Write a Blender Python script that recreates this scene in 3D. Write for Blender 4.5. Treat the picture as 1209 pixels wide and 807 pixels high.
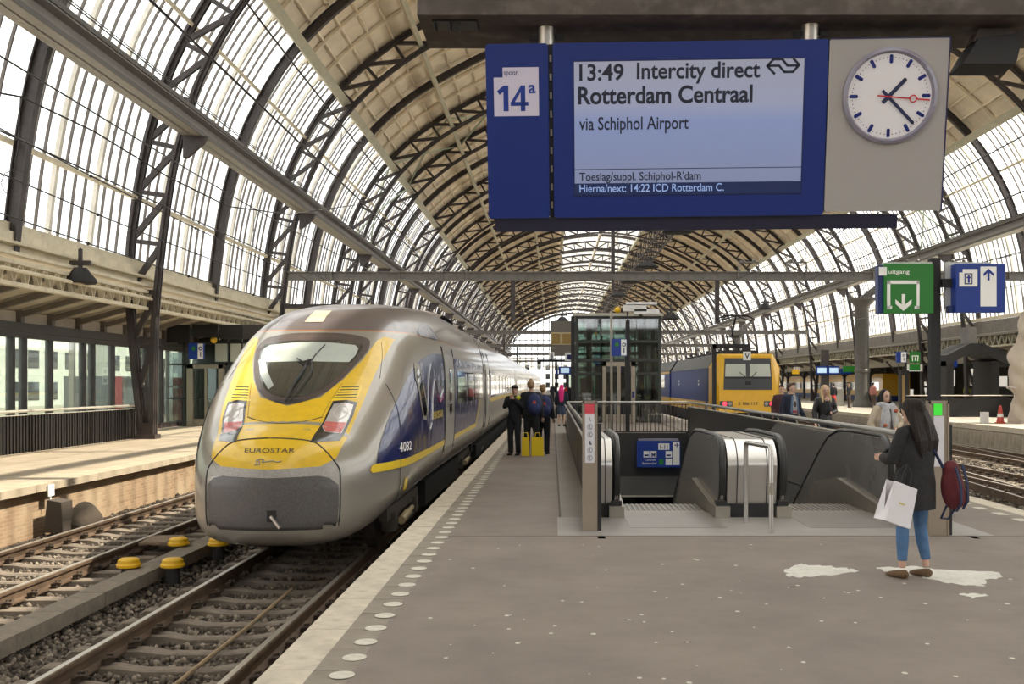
import bpy, bmesh, math, random
import numpy as np
from mathutils import Vector, Matrix, geometry
from math import sin, cos, pi, radians as R

for o in list(bpy.data.objects):
    bpy.data.objects.remove(o)
S = bpy.context.scene
COL = S.collection
random.seed(4)
RNG = np.random.default_rng(7)

# ---------------------------------------------------------------- camera
F = 1250.0            # focal length in pixels of a 1209 px wide frame
EYE = 1.62            # eye height above the platform (platform top is z = 0)
cd = bpy.data.cameras.new('camera')
cam = bpy.data.objects.new('camera', cd)
COL.objects.link(cam)
cam.location = (0, 0, EYE)
cam.rotation_euler = (R(90), 0, 0)
cd.sensor_width = 36
cd.lens = F / 1209 * 36
cd.shift_x = (604.5 - 652) / 1209
cd.shift_y = (453 - 403.5) / 1209
cd.clip_end = 2000
S.camera = cam

# ---------------------------------------------------------------- sky
w = bpy.data.worlds.new('world')
S.world = w
w.use_nodes = True
nt = w.node_tree
nt.nodes.clear()
wo = nt.nodes.new('ShaderNodeOutputWorld')
bg = nt.nodes.new('ShaderNodeBackground')
tc = nt.nodes.new('ShaderNodeTexCoord')
sx = nt.nodes.new('ShaderNodeSeparateXYZ')
cr = nt.nodes.new('ShaderNodeValToRGB')
cr.color_ramp.elements[0].position = 0.0
cr.color_ramp.elements[0].color = (0.90, 0.92, 0.95, 1)
cr.color_ramp.elements[1].position = 0.7
cr.color_ramp.elements[1].color = (1.0, 0.985, 0.96, 1)
nt.links.new(tc.outputs['Generated'], sx.inputs[0])
nt.links.new(sx.outputs['Z'], cr.inputs[0])
nt.links.new(cr.outputs[0], bg.inputs[0])
bg.inputs[1].default_value = 2.6
nt.links.new(bg.outputs[0], wo.inputs[0])

# ---------------------------------------------------------------- sun
sd = bpy.data.lights.new('sun', 'SUN')
sd.energy = 9.5
sd.angle = R(0.6)
sd.color = (1.0, 0.90, 0.74)
sun = bpy.data.objects.new('sun', sd)
COL.objects.link(sun)
SUNDIR = Vector((-15.9, 1.2, -20.5)).normalized()
sun.rotation_euler = SUNDIR.to_track_quat('-Z', 'Y').to_euler()
sun.location = (30, -10, 50)

# ---------------------------------------------------------------- exposure
S.view_settings.view_transform = 'Standard'
S.view_settings.look = 'None'
S.view_settings.exposure = 0.32
S.view_settings.gamma = 1.0
S.view_settings.use_curve_mapping = False

# ================================================================ helpers
def Yg(py, z=0.0):            # distance of a ground point seen at image row py
    return F * (EYE - z) / (py - 453)
def Xp(px, Y):
    return (px - 652) * Y / F
def Zp(py, Y):
    return EYE - (py - 453) * Y / F

class MB:
    def __init__(s):
        s.v = []; s.f = []
    def add(s, vs, fs):
        n = len(s.v)
        s.v += [tuple(v) for v in vs]
        s.f += [tuple(i + n for i in f) for f in fs]
        return s
    def box(s, c, d, rz=0.0, M=None):
        x, y, z = d[0] / 2, d[1] / 2, d[2] / 2
        vs = [Vector(p) for p in ((-x,-y,-z),(x,-y,-z),(x,y,-z),(-x,y,-z),(-x,-y,z),(x,-y,z),(x,y,z),(-x,y,z))]
        if rz: vs = [Matrix.Rotation(rz, 3, 'Z') @ v for v in vs]
        if M is not None: vs = [M @ v for v in vs]
        c = Vector(c)
        return s.add([v + c for v in vs], [(0,3,2,1),(4,5,6,7),(0,1,5,4),(1,2,6,5),(2,3,7,6),(3,0,4,7)])
    def b2(s, a, b):
        c = [(a[i] + b[i]) / 2 for i in range(3)]
        return s.box(c, [abs(b[i] - a[i]) for i in range(3)])
    def bar(s, p, q, w_, h, up=(0, 0, 1)):       # rectangular bar, h measured along up
        p = Vector(p); q = Vector(q); d = q - p
        if d.length < 1e-6: return s
        t = d.normalized(); u = Vector(up)
        a = t.cross(u)
        if a.length < 1e-4: a = t.cross(Vector((1, 0, 0)))
        a.normalize(); b = a.cross(t)
        vs = []
        for e in (p, q):
            for i, j in ((-1,-1),(1,-1),(1,1),(-1,1)):
                vs.append(e + a * (i * w_ / 2) + b * (j * h / 2))
        return s.add(vs, [(0,3,2,1),(4,5,6,7),(0,1,5,4),(1,2,6,5),(2,3,7,6),(3,0,4,7)])
    def tube(s, pts, r, n=8, cap=True, rad=None, sq=None):
        pts = [Vector(p) for p in pts]
        rr = rad if rad else [r] * len(pts)
        a = None; rings = []
        n0 = len(s.v)
        for i, p in enumerate(pts):
            t = (pts[min(i + 1, len(pts) - 1)] - pts[max(i - 1, 0)]).normalized()
            if a is None:
                a = t.cross(Vector((0, 0, 1)))
                if a.length < 0.1: a = t.cross(Vector((0, 1, 0)))
            a = (a - t * a.dot(t)).normalized(); b = t.cross(a)
            q = rr[i]; qx, qy = (q if isinstance(q, tuple) else (q, q))
            for k in range(n):
                an = 2 * pi * k / n + (pi / n if n == 4 else 0)
                s.v.append(tuple(p + a * (cos(an) * qx) + b * (sin(an) * qy)))
        for i in range(len(pts) - 1):
            for k in range(n):
                k2 = (k + 1) % n
                s.f.append((n0 + i*n + k, n0 + i*n + k2, n0 + (i+1)*n + k2, n0 + (i+1)*n + k))
        if cap:
            s.f.append(tuple(n0 + k for k in range(n))[::-1])
            m = n0 + (len(pts) - 1) * n
            s.f.append(tuple(m + k for k in range(n)))
        return s
    def loop(s, pts, r, n=8):                       # closed tube
        pts = [Vector(p) for p in pts]; m = len(pts); n0 = len(s.v); a = None
        for i, p in enumerate(pts):
            t = (pts[(i + 1) % m] - pts[i - 1]).normalized()
            if a is None:
                a = t.cross(Vector((0, 0, 1)))
                if a.length < 0.1: a = t.cross(Vector((0, 1, 0)))
            a = (a - t * a.dot(t)).normalized(); b = t.cross(a)
            for k in range(n):
                an = 2 * pi * k / n
                s.v.append(tuple(p + a * cos(an) * r + b * sin(an) * r))
        for i in range(m):
            j = (i + 1) % m
            for k in range(n):
                k2 = (k + 1) % n
                s.f.append((n0+i*n+k, n0+i*n+k2, n0+j*n+k2, n0+j*n+k))
        return s
    def cyl(s, c, r, h, n=16, r2=None):             # vertical, base centre c
        c = Vector(c)
        return s.tube([c, c + Vector((0, 0, h))], r, n, rad=[r, r if r2 is None else r2])
    def lathe(s, c, prof, n=20):                    # prof: (r, z)
        n0 = len(s.v); c = Vector(c)
        for r, z in prof:
            for k in range(n):
                an = 2 * pi * k / n
                s.v.append((c.x + r * cos(an), c.y + r * sin(an), c.z + z))
        for i in range(len(prof) - 1):
            for k in range(n):
                k2 = (k + 1) % n
                s.f.append((n0 + i*n + k, n0 + i*n + k2, n0 + (i+1)*n + k2, n0 + (i+1)*n + k))
        s.f.append(tuple(n0 + k for k in range(n))[::-1])
        m = n0 + (len(prof) - 1) * n
        s.f.append(tuple(m + k for k in range(n)))
        return s
    def prism(s, poly, o, ux, uy, d):               # polygon in plane (o, ux, uy) extruded by vector d
        o = Vector(o); ux = Vector(ux); uy = Vector(uy); d = Vector(d); n = len(poly)
        a = [o + ux * p[0] + uy * p[1] for p in poly]
        vs = a + [p + d for p in a]
        fs = [tuple(range(n))[::-1], tuple(range(n, 2 * n))]
        for i in range(n):
            j = (i + 1) % n
            fs.append((i, j, n + j, n + i))
        return s.add(vs, fs)
    def sph(s, c, r, n=12, m=8):
        rx, ry, rz = r if isinstance(r, tuple) else (r, r, r)
        c = Vector(c); n0 = len(s.v)
        s.v.append(tuple(c + Vector((0, 0, -rz))))
        for i in range(1, m):
            ph = -pi / 2 + pi * i / m
            for k in range(n):
                an = 2 * pi * k / n
                s.v.append((c.x + rx * cos(ph) * cos(an), c.y + ry * cos(ph) * sin(an), c.z + rz * sin(ph)))
        s.v.append(tuple(c + Vector((0, 0, rz))))
        for k in range(n):
            k2 = (k + 1) % n
            s.f.append((n0, n0 + 1 + k2, n0 + 1 + k))
            for i in range(m - 2):
                a = n0 + 1 + i * n
                s.f.append((a + k, a + k2, a + n + k2, a + n + k))
            s.f.append((n0 + 1 + (m - 2) * n + k, n0 + 1 + (m - 2) * n + k2, len(s.v) - 1))
        return s
    def mesh(s, name, mat_, smooth=False):
        me = bpy.data.meshes.new(name)
        me.from_pydata(s.v, [], s.f)
        if smooth:
            me.polygons.foreach_set('use_smooth', [True] * len(me.polygons))
            if smooth == 'auto':
                try: me.set_sharp_from_angle(angle=R(35))
                except Exception: pass
        if mat_: me.materials.append(mat_)
        me.update()
        return me
    def build(s, name, mat_, parent=None, smooth=False, **kw):
        return link(name, s.mesh(name, mat_, smooth), parent, **kw)

def link(name, me, parent=None, loc=None, rot=None, label=None, cat=None, group=None, kind=None):
    o = bpy.data.objects.new(name, me)
    COL.objects.link(o)
    if parent is not None: o.parent = parent
    if loc is not None: o.location = loc
    if rot is not None: o.rotation_euler = rot
    return tag(o, label, cat, group, kind)
def tag(o, label=None, cat=None, group=None, kind=None):
    if label: o['label'] = label
    if cat: o['category'] = cat
    if group: o['group'] = group
    if kind: o['kind'] = kind
    return o
def thing(name, label, cat, loc=(0, 0, 0), rz=0.0, group=None, kind=None, rot=None):
    return link(name, None, None, loc, rot if rot else (0, 0, rz), label, cat, group, kind)
def kids(o):
    return [c for c in bpy.data.objects if c.parent == o]
def copy_tree(o, parent=None, label=None, loc=None, rz=None, group=None):
    c = o.copy(); COL.objects.link(c); c.parent = parent
    if label: c['label'] = label
    if group: c['group'] = group
    if loc is not None: c.location = loc
    if rz is not None: c.rotation_euler.z = rz
    for ch in kids(o): copy_tree(ch, c)
    return c

# ---------------------------------------------------------------- materials
MATS = {}
def mat(name, col=(0.5,0.5,0.5), rough=0.6, metal=0.0, var=0.0, scale=4.0, bump=0.0, bscale=30.0,
        emit=None, es=1.0, coat=0.0, dirt=0.0, dcol=(0.05,0.045,0.04), spec=0.5, stretch=None, vcol=None):
    if name in MATS: return MATS[name]
    m = bpy.data.materials.new(name); m.use_nodes = True
    t = m.node_tree; N = t.nodes; L = t.links
    b = N['Principled BSDF']
    b.inputs['Base Color'].default_value = (*col, 1)
    b.inputs['Roughness'].default_value = rough
    b.inputs['Metallic'].default_value = metal
    b.inputs['Specular IOR Level'].default_value = spec
    if coat:
        b.inputs['Coat Weight'].default_value = coat; b.inputs['Coat Roughness'].default_value = 0.05
    c = N.new('ShaderNodeTexCoord'); src = c.outputs['Object']
    if stretch:
        mp = N.new('ShaderNodeMapping'); mp.inputs['Scale'].default_value = stretch
        L.new(src, mp.inputs[0]); src = mp.outputs[0]
    out = None
    if var or dirt:
        n1 = N.new('ShaderNodeTexNoise'); n1.inputs['Scale'].default_value = scale; n1.inputs['Detail'].default_value = 6
        n1.inputs['Roughness'].default_value = 0.65
        L.new(src, n1.inputs['Vector'])
        r = N.new('ShaderNodeValToRGB')
        r.color_ramp.elements[0].position = 0.32; r.color_ramp.elements[1].position = 0.68
        lo = vcol if vcol else tuple(x * (1 - var) for x in col); hi = tuple(min(1, x * (1 + var * 0.7)) for x in col)
        r.color_ramp.elements[0].color = (*lo, 1); r.color_ramp.elements[1].color = (*hi, 1)
        L.new(n1.outputs['Fac'], r.inputs[0]); out = r.outputs[0]
        if dirt:
            n2 = N.new('ShaderNodeTexNoise'); n2.inputs['Scale'].default_value = scale * 3.1; n2.inputs['Detail'].default_value = 8
            L.new(src, n2.inputs['Vector'])
            r2 = N.new('ShaderNodeValToRGB'); r2.color_ramp.elements[0].position = 0.5; r2.color_ramp.elements[1].position = 0.72
            r2.color_ramp.elements[1].color = (dirt, dirt, dirt, 1)
            L.new(n2.outputs['Fac'], r2.inputs[0])
            mx = N.new('ShaderNodeMixRGB'); mx.inputs[2].default_value = (*dcol, 1)
            L.new(r2.outputs[0], mx.inputs[0]); L.new(out, mx.inputs[1]); out = mx.outputs[0]
        L.new(out, b.inputs['Base Color'])
    if bump:
        n3 = N.new('ShaderNodeTexNoise'); n3.inputs['Scale'].default_value = bscale; n3.inputs['Detail'].default_value = 5
        L.new(src, n3.inputs['Vector'])
        bp = N.new('ShaderNodeBump'); bp.inputs['Strength'].default_value = bump; bp.inputs['Distance'].default_value = 0.02
        L.new(n3.outputs['Fac'], bp.inputs['Height']); L.new(bp.outputs[0], b.inputs['Normal'])
    if emit:
        b.inputs['Emission Color'].default_value = (*emit, 1); b.inputs['Emission Strength'].default_value = es
    MATS[name] = m
    return m
def glassy(name, tint=(0.9,0.95,0.93), frost=0.2, gloss=0.08, frostcol=(0.9,0.92,0.9)):
    if name in MATS: return MATS[name]
    m = bpy.data.materials.new(name); m.use_nodes = True
    t = m.node_tree; N = t.nodes; L = t.links; N.clear()
    o = N.new('ShaderNodeOutputMaterial')
    tr = N.new('ShaderNodeBsdfTransparent'); tr.inputs[0].default_value = (*tint, 1)
    tl = N.new('ShaderNodeBsdfTranslucent'); tl.inputs[0].default_value = (*frostcol, 1)
    gl = N.new('ShaderNodeBsdfGlossy'); gl.inputs['Roughness'].default_value = 0.03
    a = N.new('ShaderNodeMixShader'); b = N.new('ShaderNodeMixShader')
    a.inputs[0].default_value = frost
    fr = N.new('ShaderNodeFresnel'); fr.inputs[0].default_value = 1.5
    ad = N.new('ShaderNodeMath'); ad.operation = 'MULTIPLY_ADD'; ad.inputs[1].default_value = 1.2; ad.inputs[2].default_value = gloss
    ad.use_clamp = True
    ge = N.new('ShaderNodeNewGeometry'); iv = N.new('ShaderNodeMath'); iv.operation = 'SUBTRACT'; iv.inputs[0].default_value = 1
    mu = N.new('ShaderNodeMath'); mu.operation = 'MULTIPLY'
    L.new(fr.outputs[0], ad.inputs[0]); L.new(ge.outputs['Backfacing'], iv.inputs[1]); L.new(ad.outputs[0], mu.inputs[0]); L.new(iv.outputs[0], mu.inputs[1]); L.new(mu.outputs[0], b.inputs[0])
    L.new(tr.outputs[0], a.inputs[1]); L.new(tl.outputs[0], a.inputs[2])
    L.new(a.outputs[0], b.inputs[1]); L.new(gl.outputs[0], b.inputs[2]); L.new(b.outputs[0], o.inputs[0])
    MATS[name] = m
    return m

steel   = mat('dark steel paint', (0.060,0.050,0.050), 0.45, 0.2, var=0.3, scale=3, bump=0.15, bscale=40)
steelr  = mat('taupe steel paint', (0.19,0.165,0.14), 0.5, 0.1, var=0.25, scale=2)
cream   = mat('cream paint', (0.72,0.65,0.49), 0.6, var=0.12, scale=1.5, dirt=0.25, dcol=(0.3,0.27,0.2))
creamp  = mat('cream board', (0.80,0.70,0.55), 0.8, var=0.10, scale=1.2, bump=0.1, bscale=60)
greyp   = mat('pale grey green paint', (0.48,0.46,0.35), 0.6, var=0.12, scale=2)
whitem  = mat('white painted mullion', (0.78,0.75,0.67), 0.6, var=0.15, scale=2)
beamg   = mat('grey girder paint', (0.30,0.285,0.26), 0.5, var=0.15, scale=2)
black   = mat('black paint', (0.012,0.012,0.013), 0.4)
blackm  = mat('matte black', (0.018,0.017,0.018), 0.7)
inox    = mat('brushed stainless', (0.55,0.53,0.50), 0.28, 0.95, bump=0.03, bscale=8, stretch=(1,1,60))
inoxd   = mat('stainless panel', (0.30,0.285,0.27), 0.27, 0.55, var=0.15, scale=2)
inoxp   = mat('warm grey aluminium', (0.36,0.33,0.28), 0.45, 0.7, var=0.1)
rubber  = mat('black rubber', (0.02,0.02,0.02), 0.35)
blue    = mat('sign blue', (0.003,0.022,0.14), 0.35)
bluel   = mat('lit sign blue', (0.003,0.024,0.17), 0.35, emit=(0.0,0.035,0.3), es=0.12)
green   = mat('lit sign green', (0.008,0.12,0.012), 0.4, emit=(0.02,0.25,0.02), es=0.12)
white   = mat('white print', (0.78,0.78,0.76), 0.5)
whitel  = mat('lit white print', (0.8,0.8,0.76), 0.5, emit=(1,0.97,0.9), es=0.05)
navy    = mat('navy print', (0.012,0.02,0.14), 0.45)
glass   = glassy('roof glass', (0.93,0.94,0.93), 0.10, 0.0)
glassc  = glassy('clear glass', (0.66,0.74,0.70), 0.04, 0.10)
glassd  = glassy('dark lift glass', (0.50,0.58,0.54), 0.03, 0.16)

# text helper: 2-D outline triangles of a string, fitted to a width and placed on a plane or a surface
def text2d(sx_, bold=0.0, cap=None):
    cu = bpy.data.curves.new('lettering', 'FONT'); cu.body = sx_; cu.size = 1; cu.offset = bold
    cu.resolution_u = 4
    ob = bpy.data.objects.new('lettering', cu); COL.objects.link(ob)
    dg = bpy.context.evaluated_depsgraph_get(); dg.update()
    me = bpy.data.meshes.new_from_object(ob.evaluated_get(dg))
    vs = [(v.co.x, v.co.y) for v in me.vertices]; fs = [tuple(p.vertices) for p in me.polygons]
    bpy.data.objects.remove(ob); bpy.data.curves.remove(cu); bpy.data.meshes.remove(me)
    return vs, fs
def text(name, s_, x, z, wid, cap, mat_, parent, fn, bold=0.012):
    """left x, baseline z, total width and capital height in the plane's metres; fn(x, z) -> 3-D point"""
    vs, fs = text2d(s_, bold)
    x0 = min(v[0] for v in vs); x1 = max(v[0] for v in vs)
    kx = wid / (x1 - x0); kz = cap / 0.72
    b = MB(); b.add([fn(x + (v[0] - x0) * kx, z + v[1] * kz) for v in vs], fs)
    return b.build(name, mat_, parent)
def flat(name, poly, mat_, parent, fn):
    b = MB(); b.add([fn(*p) for p in poly], [tuple(range(len(poly)))])
    return b.build(name, mat_, parent)
def rect(x0, z0, x1, z1): return [(x0,z0),(x1,z0),(x1,z1),(x0,z1)]
def circ(cx, cz, r, n=32): return [(cx + r*cos(2*pi*k/n), cz + r*sin(2*pi*k/n)) for k in range(n)]
# ================================================================ ground, platforms, track beds
XL, XR = -1.62, 6.06          # edges of the near platform
FX = -8.8                     # edge of the far left platform
RX = 17.0                     # edge of the right-hand platform
RAIL = -0.76                  # top of rail
YE = 300.0                    # far end

asphalt = mat('platform asphalt', (0.225,0.187,0.160), 0.75, var=0.16, scale=0.9, dirt=0.35, dcol=(0.155,0.128,0.110), bump=0.25, bscale=90)
edgec   = mat('pale edge concrete', (0.56,0.50,0.40), 0.8, var=0.22, scale=3, dirt=0.5, dcol=(0.36,0.31,0.24), bump=0.2, bscale=60)
edge2   = mat('grey brown edge tile', (0.27,0.235,0.19), 0.8, var=0.2, scale=3, bump=0.2, bscale=60)
tilec   = mat('smooth grey paving', (0.30,0.28,0.26), 0.5, var=0.15, scale=1.5, dirt=0.3, dcol=(0.2,0.18,0.16))
dotm    = mat('worn white paint', (0.62,0.58,0.50), 0.7, var=0.2, scale=14)
farpl   = mat('sandy platform concrete', (0.36,0.30,0.225), 0.85, var=0.15, scale=0.8, bump=0.15)
ballm   = mat('ballast bed', (0.085,0.07,0.055), 0.95, var=0.5, scale=22, bump=1.0, bscale=35)
stonem  = mat('ballast stone', (0.20,0.17,0.135), 0.9, var=0.5, scale=6)
rubble  = mat('ground outside', (0.68,0.66,0.62), 0.9, var=0.1, scale=0.2)
concw   = mat('platform side concrete', (0.38,0.33,0.26), 0.85, var=0.25, scale=1.2, dirt=0.5, dcol=(0.15,0.125,0.1))

b = MB(); b.b2((-150, -70, -1.6), (.48, 700, -1.25)); b.b2((4.50, -70, -1.6), (150, 700, -1.25)); b.b2((.48, -70, -1.6), (4.50, 11.0, -1.25)); b.b2((.48, 35.1, -1.6), (4.50, 700, -1.25)); b.build('ground', rubble, kind='structure')
# ballast beds (structure) as gently uneven sheets
def bed(name, x0, x1, y0, y1, z, nx, ny):
    b = MB(); vs = []; fs = []
    for j in range(ny + 1):
        for i in range(nx + 1):
            vs.append((x0 + (x1-x0)*i/nx, y0 + (y1-y0)*(j/ny)**1.6, z + random.uniform(-.02, .02)))
    for j in range(ny):
        for i in range(nx):
            a = j*(nx+1)+i; fs.append((a, a+1, a+nx+2, a+nx+1))
    b.add(vs, fs); return b.build(name, ballm, smooth=True, kind='structure')
bed('track_bed', FX - 0.2, XL + 0.15, -55, YE, RAIL - 0.27, 40, 160)
bed('track_bed', XR - 0.15, RX + 0.2, -55, YE, RAIL - 0.27, 40, 120)

# near platform with the escalator pit cut out
PX0, PX1, PY0, PY1 = 0.56, 4.42, 13.1, 34.9
plat = link('floor', None, kind='structure')
b = MB()
b.b2((XL+.5, -55, -.25), (PX0-.06, YE, 0)); b.b2((PX1+.06, -55, -.25), (XR-.5, YE, 0))
b.b2((PX0-.06, -55, -.25), (PX1+.06, 11.3, 0)); b.b2((PX0-.06, PY1+.06, -.25), (PX1+.06, YE, 0))
b.build('asphalt', asphalt, plat)
b = MB(); b.b2((XL+.1, -55, -1.2), (XL+.35, YE, -.1)); b.b2((XR-.35, -55, -1.2), (XR-.1, YE, -.1)); b.build('side_wall', concw, plat)
# smooth paving in front of the escalators
b = MB(); b.b2((PX0-.5, 11.3, -.1), (PX1+.3, PY0-.25, .003)); b.build('smooth_paving', tilec, plat)
me1 = None
def slabs(name, x0, x1, y0, y1, L, z, mat_, parent, lim=300, th=.2):
    n = int((y1 - y0) / L); k = min(n, lim)
    m = MB(); m.b2((x0, 0.004, -th), (x1, L-.004, 0)); m = m.mesh(name, mat_)
    for i in range(k):
        link(name, m, parent, (0, y0 + i*L, z + random.uniform(-.002, .002)))
    if n > k:
        c = MB(); c.b2((x0, y0+k*L, z-th), (x1, y1, z)); c.build(name, mat_, parent, kind='stuff')
slabs('edge_slab', XL, XL+.27, -2, YE, 1.0, 0, edgec, plat, 60)
slabs('edge_tile', XL+.27, XL+.5, -2, YE, .5, -.002, edge2, plat, 110)
slabs('edge_slab', XR-.27, XR, -2, YE, 1.0, 0, edgec, plat, 50)
slabs('edge_tile', XR-.5, XR-.27, -2, YE, .5, -.002, edge2, plat, 80)
# white dots
b = MB(); b.add([(0.071*cos(2*pi*k/20), 0.071*sin(2*pi*k/20)*1.15, 0) for k in range(20)], [tuple(range(20))]); dm = b.mesh('edge_dot', dotm)
y = 4.0
for i in range(130):
    link('edge_dot', dm, plat, (-1.17, y + .378*i, .0035))
b = MB()
for i in range(400):
    yy = y + .378*(130+i); b.add([(-1.24,yy-.07,.004),(-1.10,yy-.07,.004),(-1.10,yy+.07,.004),(-1.24,yy+.07,.004)], [(0,1,2,3)])
b.build('edge_dot', dotm, plat, kind='stuff')
b = MB(); b.add([(-.07,-.13,0),(.07,-.13,0),(.07,.13,0),(-.07,.13,0)], [(0,1,2,3)]); dm2 = b.mesh('edge_dash', dotm)
for i in range(70):
    link('edge_dash', dm2, plat, (5.58, 6 + .6*i, .0035))
# fine seams in the asphalt
seam = mat('seam', (0.10,0.088,0.075), 0.9)
b = MB(); b.b2((.085, 11.3, 0), (.105, 60, .0012)); b.b2((-1.1, 26, 0), (0.1, 26.02, .0012)); b.b2((-1.1, 11.28, 0), (5.5, 11.3, .0012)); 
b.build('seam', seam, plat)
lane = mat('pale worn lane', (0.27,0.245,0.215), 0.7, var=0.12, scale=2)
b = MB(); b.b2((.11, 11.32, -.02), (PX0-.1, 60, .0022)); b.build('pale_lane', lane, plat)

# worn white paint patches (irregular)
def blob(name, pts, label):
    poly = []
    n = len(pts)
    for i in range(n):
        a = Vector(pts[i]); c = Vector(pts[(i+1) % n])
        for t in range(6):
            p = a.lerp(c, t/6); j = 1.6 if t else 0
            px, py = p.x + random.uniform(-j, j)*2.2, p.y + random.uniform(-j, j)*.7
            Y = Yg(py); poly.append((Xp(px, Y), Y))
    b = MB(); b.prism(poly, (0,0,.001), (1,0,0), (0,1,0), (0,0,.002)); return b.build(name, paintm, label=label, cat='floor marking')
paintm = mat('worn off-white floor paint', (0.66,0.64,0.58), 0.75, var=0.12, scale=6, dirt=0.35, dcol=(0.3,0.27,0.24))
blob('paint_patch', [(926,672),(946,665),(970,668),(1000,670),(1014,674),(990,678),(955,681),(932,681)], 'worn white paint patch on the platform in front of the middle escalator drum')
blob('paint_patch', [(1034,670),(1075,668),(1110,672),(1180,676),(1184,681),(1162,684),(1160,692),(1140,691),(1110,686),(1080,679),(1050,675)], 'large worn white paint patch under the feet of the woman with the white bag')
blob('paint_patch', [(1133,702),(1150,700),(1168,703),(1150,706)], 'small white paint fragment on the asphalt nearest the bottom right corner')
gum = [(905,713),(1010,735),(755,800),(1180,720),(1040,705),(820,660),(700,655),(875,700)] + [(random.uniform(480,1200), random.uniform(640,806)) for _ in range(70)]
for (px, py) in gum:
    Y = Yg(py); r = random.uniform(.004,.013)
    b = MB(); b.add([(Xp(px,Y)+r*cos(k)*1.6, Y+r*sin(k)*2, .002) for k in range(6)], [tuple(range(6))]); b.build('chewing_gum_spot', dotm, plat)

# left platform
lp = link('platform_left', None, kind='structure'); ZL = -.1
b = MB(); b.b2((-40, -55, -.35), (FX-.45, YE, ZL)); b.build('paving', farpl, lp)
slabs('edge_slab', FX-.45, FX+.04, 0, YE, 1.2, ZL, mat('sandy edge slab', (0.40,0.335,0.25), .85, var=.15, scale=2, bump=.2), lp, 90, th=.13)
# brick side wall of the left platform
brick = bpy.data.materials.new('old brick wall'); brick.use_nodes = True
t = brick.node_tree; N = t.nodes; L = t.links
bs = N['Principled BSDF']; bs.inputs['Roughness'].default_value = .9
tcb = N.new('ShaderNodeTexCoord'); sp = N.new('ShaderNodeSeparateXYZ'); cm = N.new('ShaderNodeCombineXYZ')
L.new(tcb.outputs['Object'], sp.inputs[0]); L.new(sp.outputs['Y'], cm.inputs['X']); L.new(sp.outputs['Z'], cm.inputs['Y'])
bt = N.new('ShaderNodeTexBrick'); bt.inputs['Scale'].default_value = 1; bt.inputs['Brick Width'].default_value = .22; bt.inputs['Row Height'].default_value = .065
bt.inputs['Mortar Size'].default_value = .006
bt.inputs['Color1'].default_value = (.34,.22,.13,1); bt.inputs['Color2'].default_value = (.25,.155,.09,1); bt.inputs['Mortar'].default_value = (.34,.28,.2,1)
L.new(cm.outputs[0], bt.inputs['Vector'])
nz = N.new('ShaderNodeTexNoise'); nz.inputs['Scale'].default_value = 1.3; nz.inputs['Detail'].default_value = 7; L.new(tcb.outputs['Object'], nz.inputs[0])
rp = N.new('ShaderNodeValToRGB'); rp.color_ramp.elements[0].position = .4; rp.color_ramp.elements[1].position = .62; rp.color_ramp.elements[1].color = (.7,.7,.7,1)
L.new(nz.outputs[0], rp.inputs[0]); mxx = N.new('ShaderNodeMixRGB'); mxx.inputs[2].default_value = (.42,.33,.22,1)
L.new(rp.outputs[0], mxx.inputs[0]); L.new(bt.outputs['Color'], mxx.inputs[1]); L.new(mxx.outputs[0], bs.inputs['Base Color'])
bpn = N.new('ShaderNodeBump'); bpn.inputs['Strength'].default_value = .5; bpn.inputs['Distance'].default_value = .01; bpn.invert = True
L.new(bt.outputs['Fac'], bpn.inputs['Height']); L.new(bpn.outputs[0], bs.inputs['Normal'])
b = MB(); b.b2((FX-.5, -55, -1.2), (FX-.1, YE, ZL-.14)); b.build('brick_wall', brick, lp)

# right platform
rp_ = link('platform_right', None, kind='structure')
b = MB(); b.b2((RX+.5, -55, -.3), (60, YE, 0)); b.build('paving', mat('pale right paving', (.42,.38,.32), .8, var=.12, scale=.7), rp_)
b = MB(); b.b2((RX+.1, -10, -1.2), (RX+.5, YE, -.2)); b.build('side_wall', concw, rp_)
slabs('edge_slab', RX, RX+.5, 20, YE, 1.5, 0, edgec, rp_, 90)
bpst = MB(); bpst.b2((RX+.02, 0, -1.0), (RX+.12, 1.18, -.22)); pm = bpst.mesh('wall_panel', concw)
for i in range(60): link('wall_panel', pm, rp_, (0, 24 + 1.2*i, 0))

# ---------------------------------------------------------------- tracks
railm = mat('rusty rail', (0.13,0.085,0.055), 0.7, 0.2, var=0.3, scale=4)
railt = mat('polished rail head', (0.60,0.55,0.48), 0.3, 0.7)
slpm  = mat('concrete sleeper', (0.19,0.155,0.12), 0.9, var=0.25, scale=5, dirt=.4, dcol=(.12,.1,.08))
clipm = mat('rusty clip', (0.07,0.05,0.035), 0.7, 0.3)
def rail_mb(x, y0, y1):
    prof = [(-.075,-.172),(.075,-.172),(.075,-.155),(.012,-.135),(.012,-.05),(.036,-.04),(.036,-.006),(.028,0),(-.028,0),(-.036,-.006),(-.036,-.04),(-.012,-.05),(-.012,-.135),(-.075,-.155)]
    b = MB(); b.prism([(p[0]+x, p[1]+RAIL) for p in prof], (0,y0,0), (1,0,0), (0,0,1), (0,y1-y0,0)); return b
sb = MB()
secs = [(-1.27,-.22,.09),(-1.2,-.17,.10),(-.55,-.17,.10),(-.3,-.205,.085),(.3,-.205,.085),(.55,-.17,.10),(1.2,-.17,.10),(1.27,-.22,.09)]
vs = []; fs = []
for x, zt, hw in secs:
    zt -= .015
    vs += [(x,-hw,-.4),(x,-hw,zt),(x,-hw+.03,zt+.015),(x,hw-.03,zt+.015),(x,hw,zt),(x,hw,-.4)]
for i in range(len(secs)-1):
    for k in range(6):
        k2 = (k+1)%6; fs.append((i*6+k, i*6+k2, i*6+6+k2, i*6+6+k))
fs += [tuple(range(6))[::-1], tuple(range(42,48))]
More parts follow.
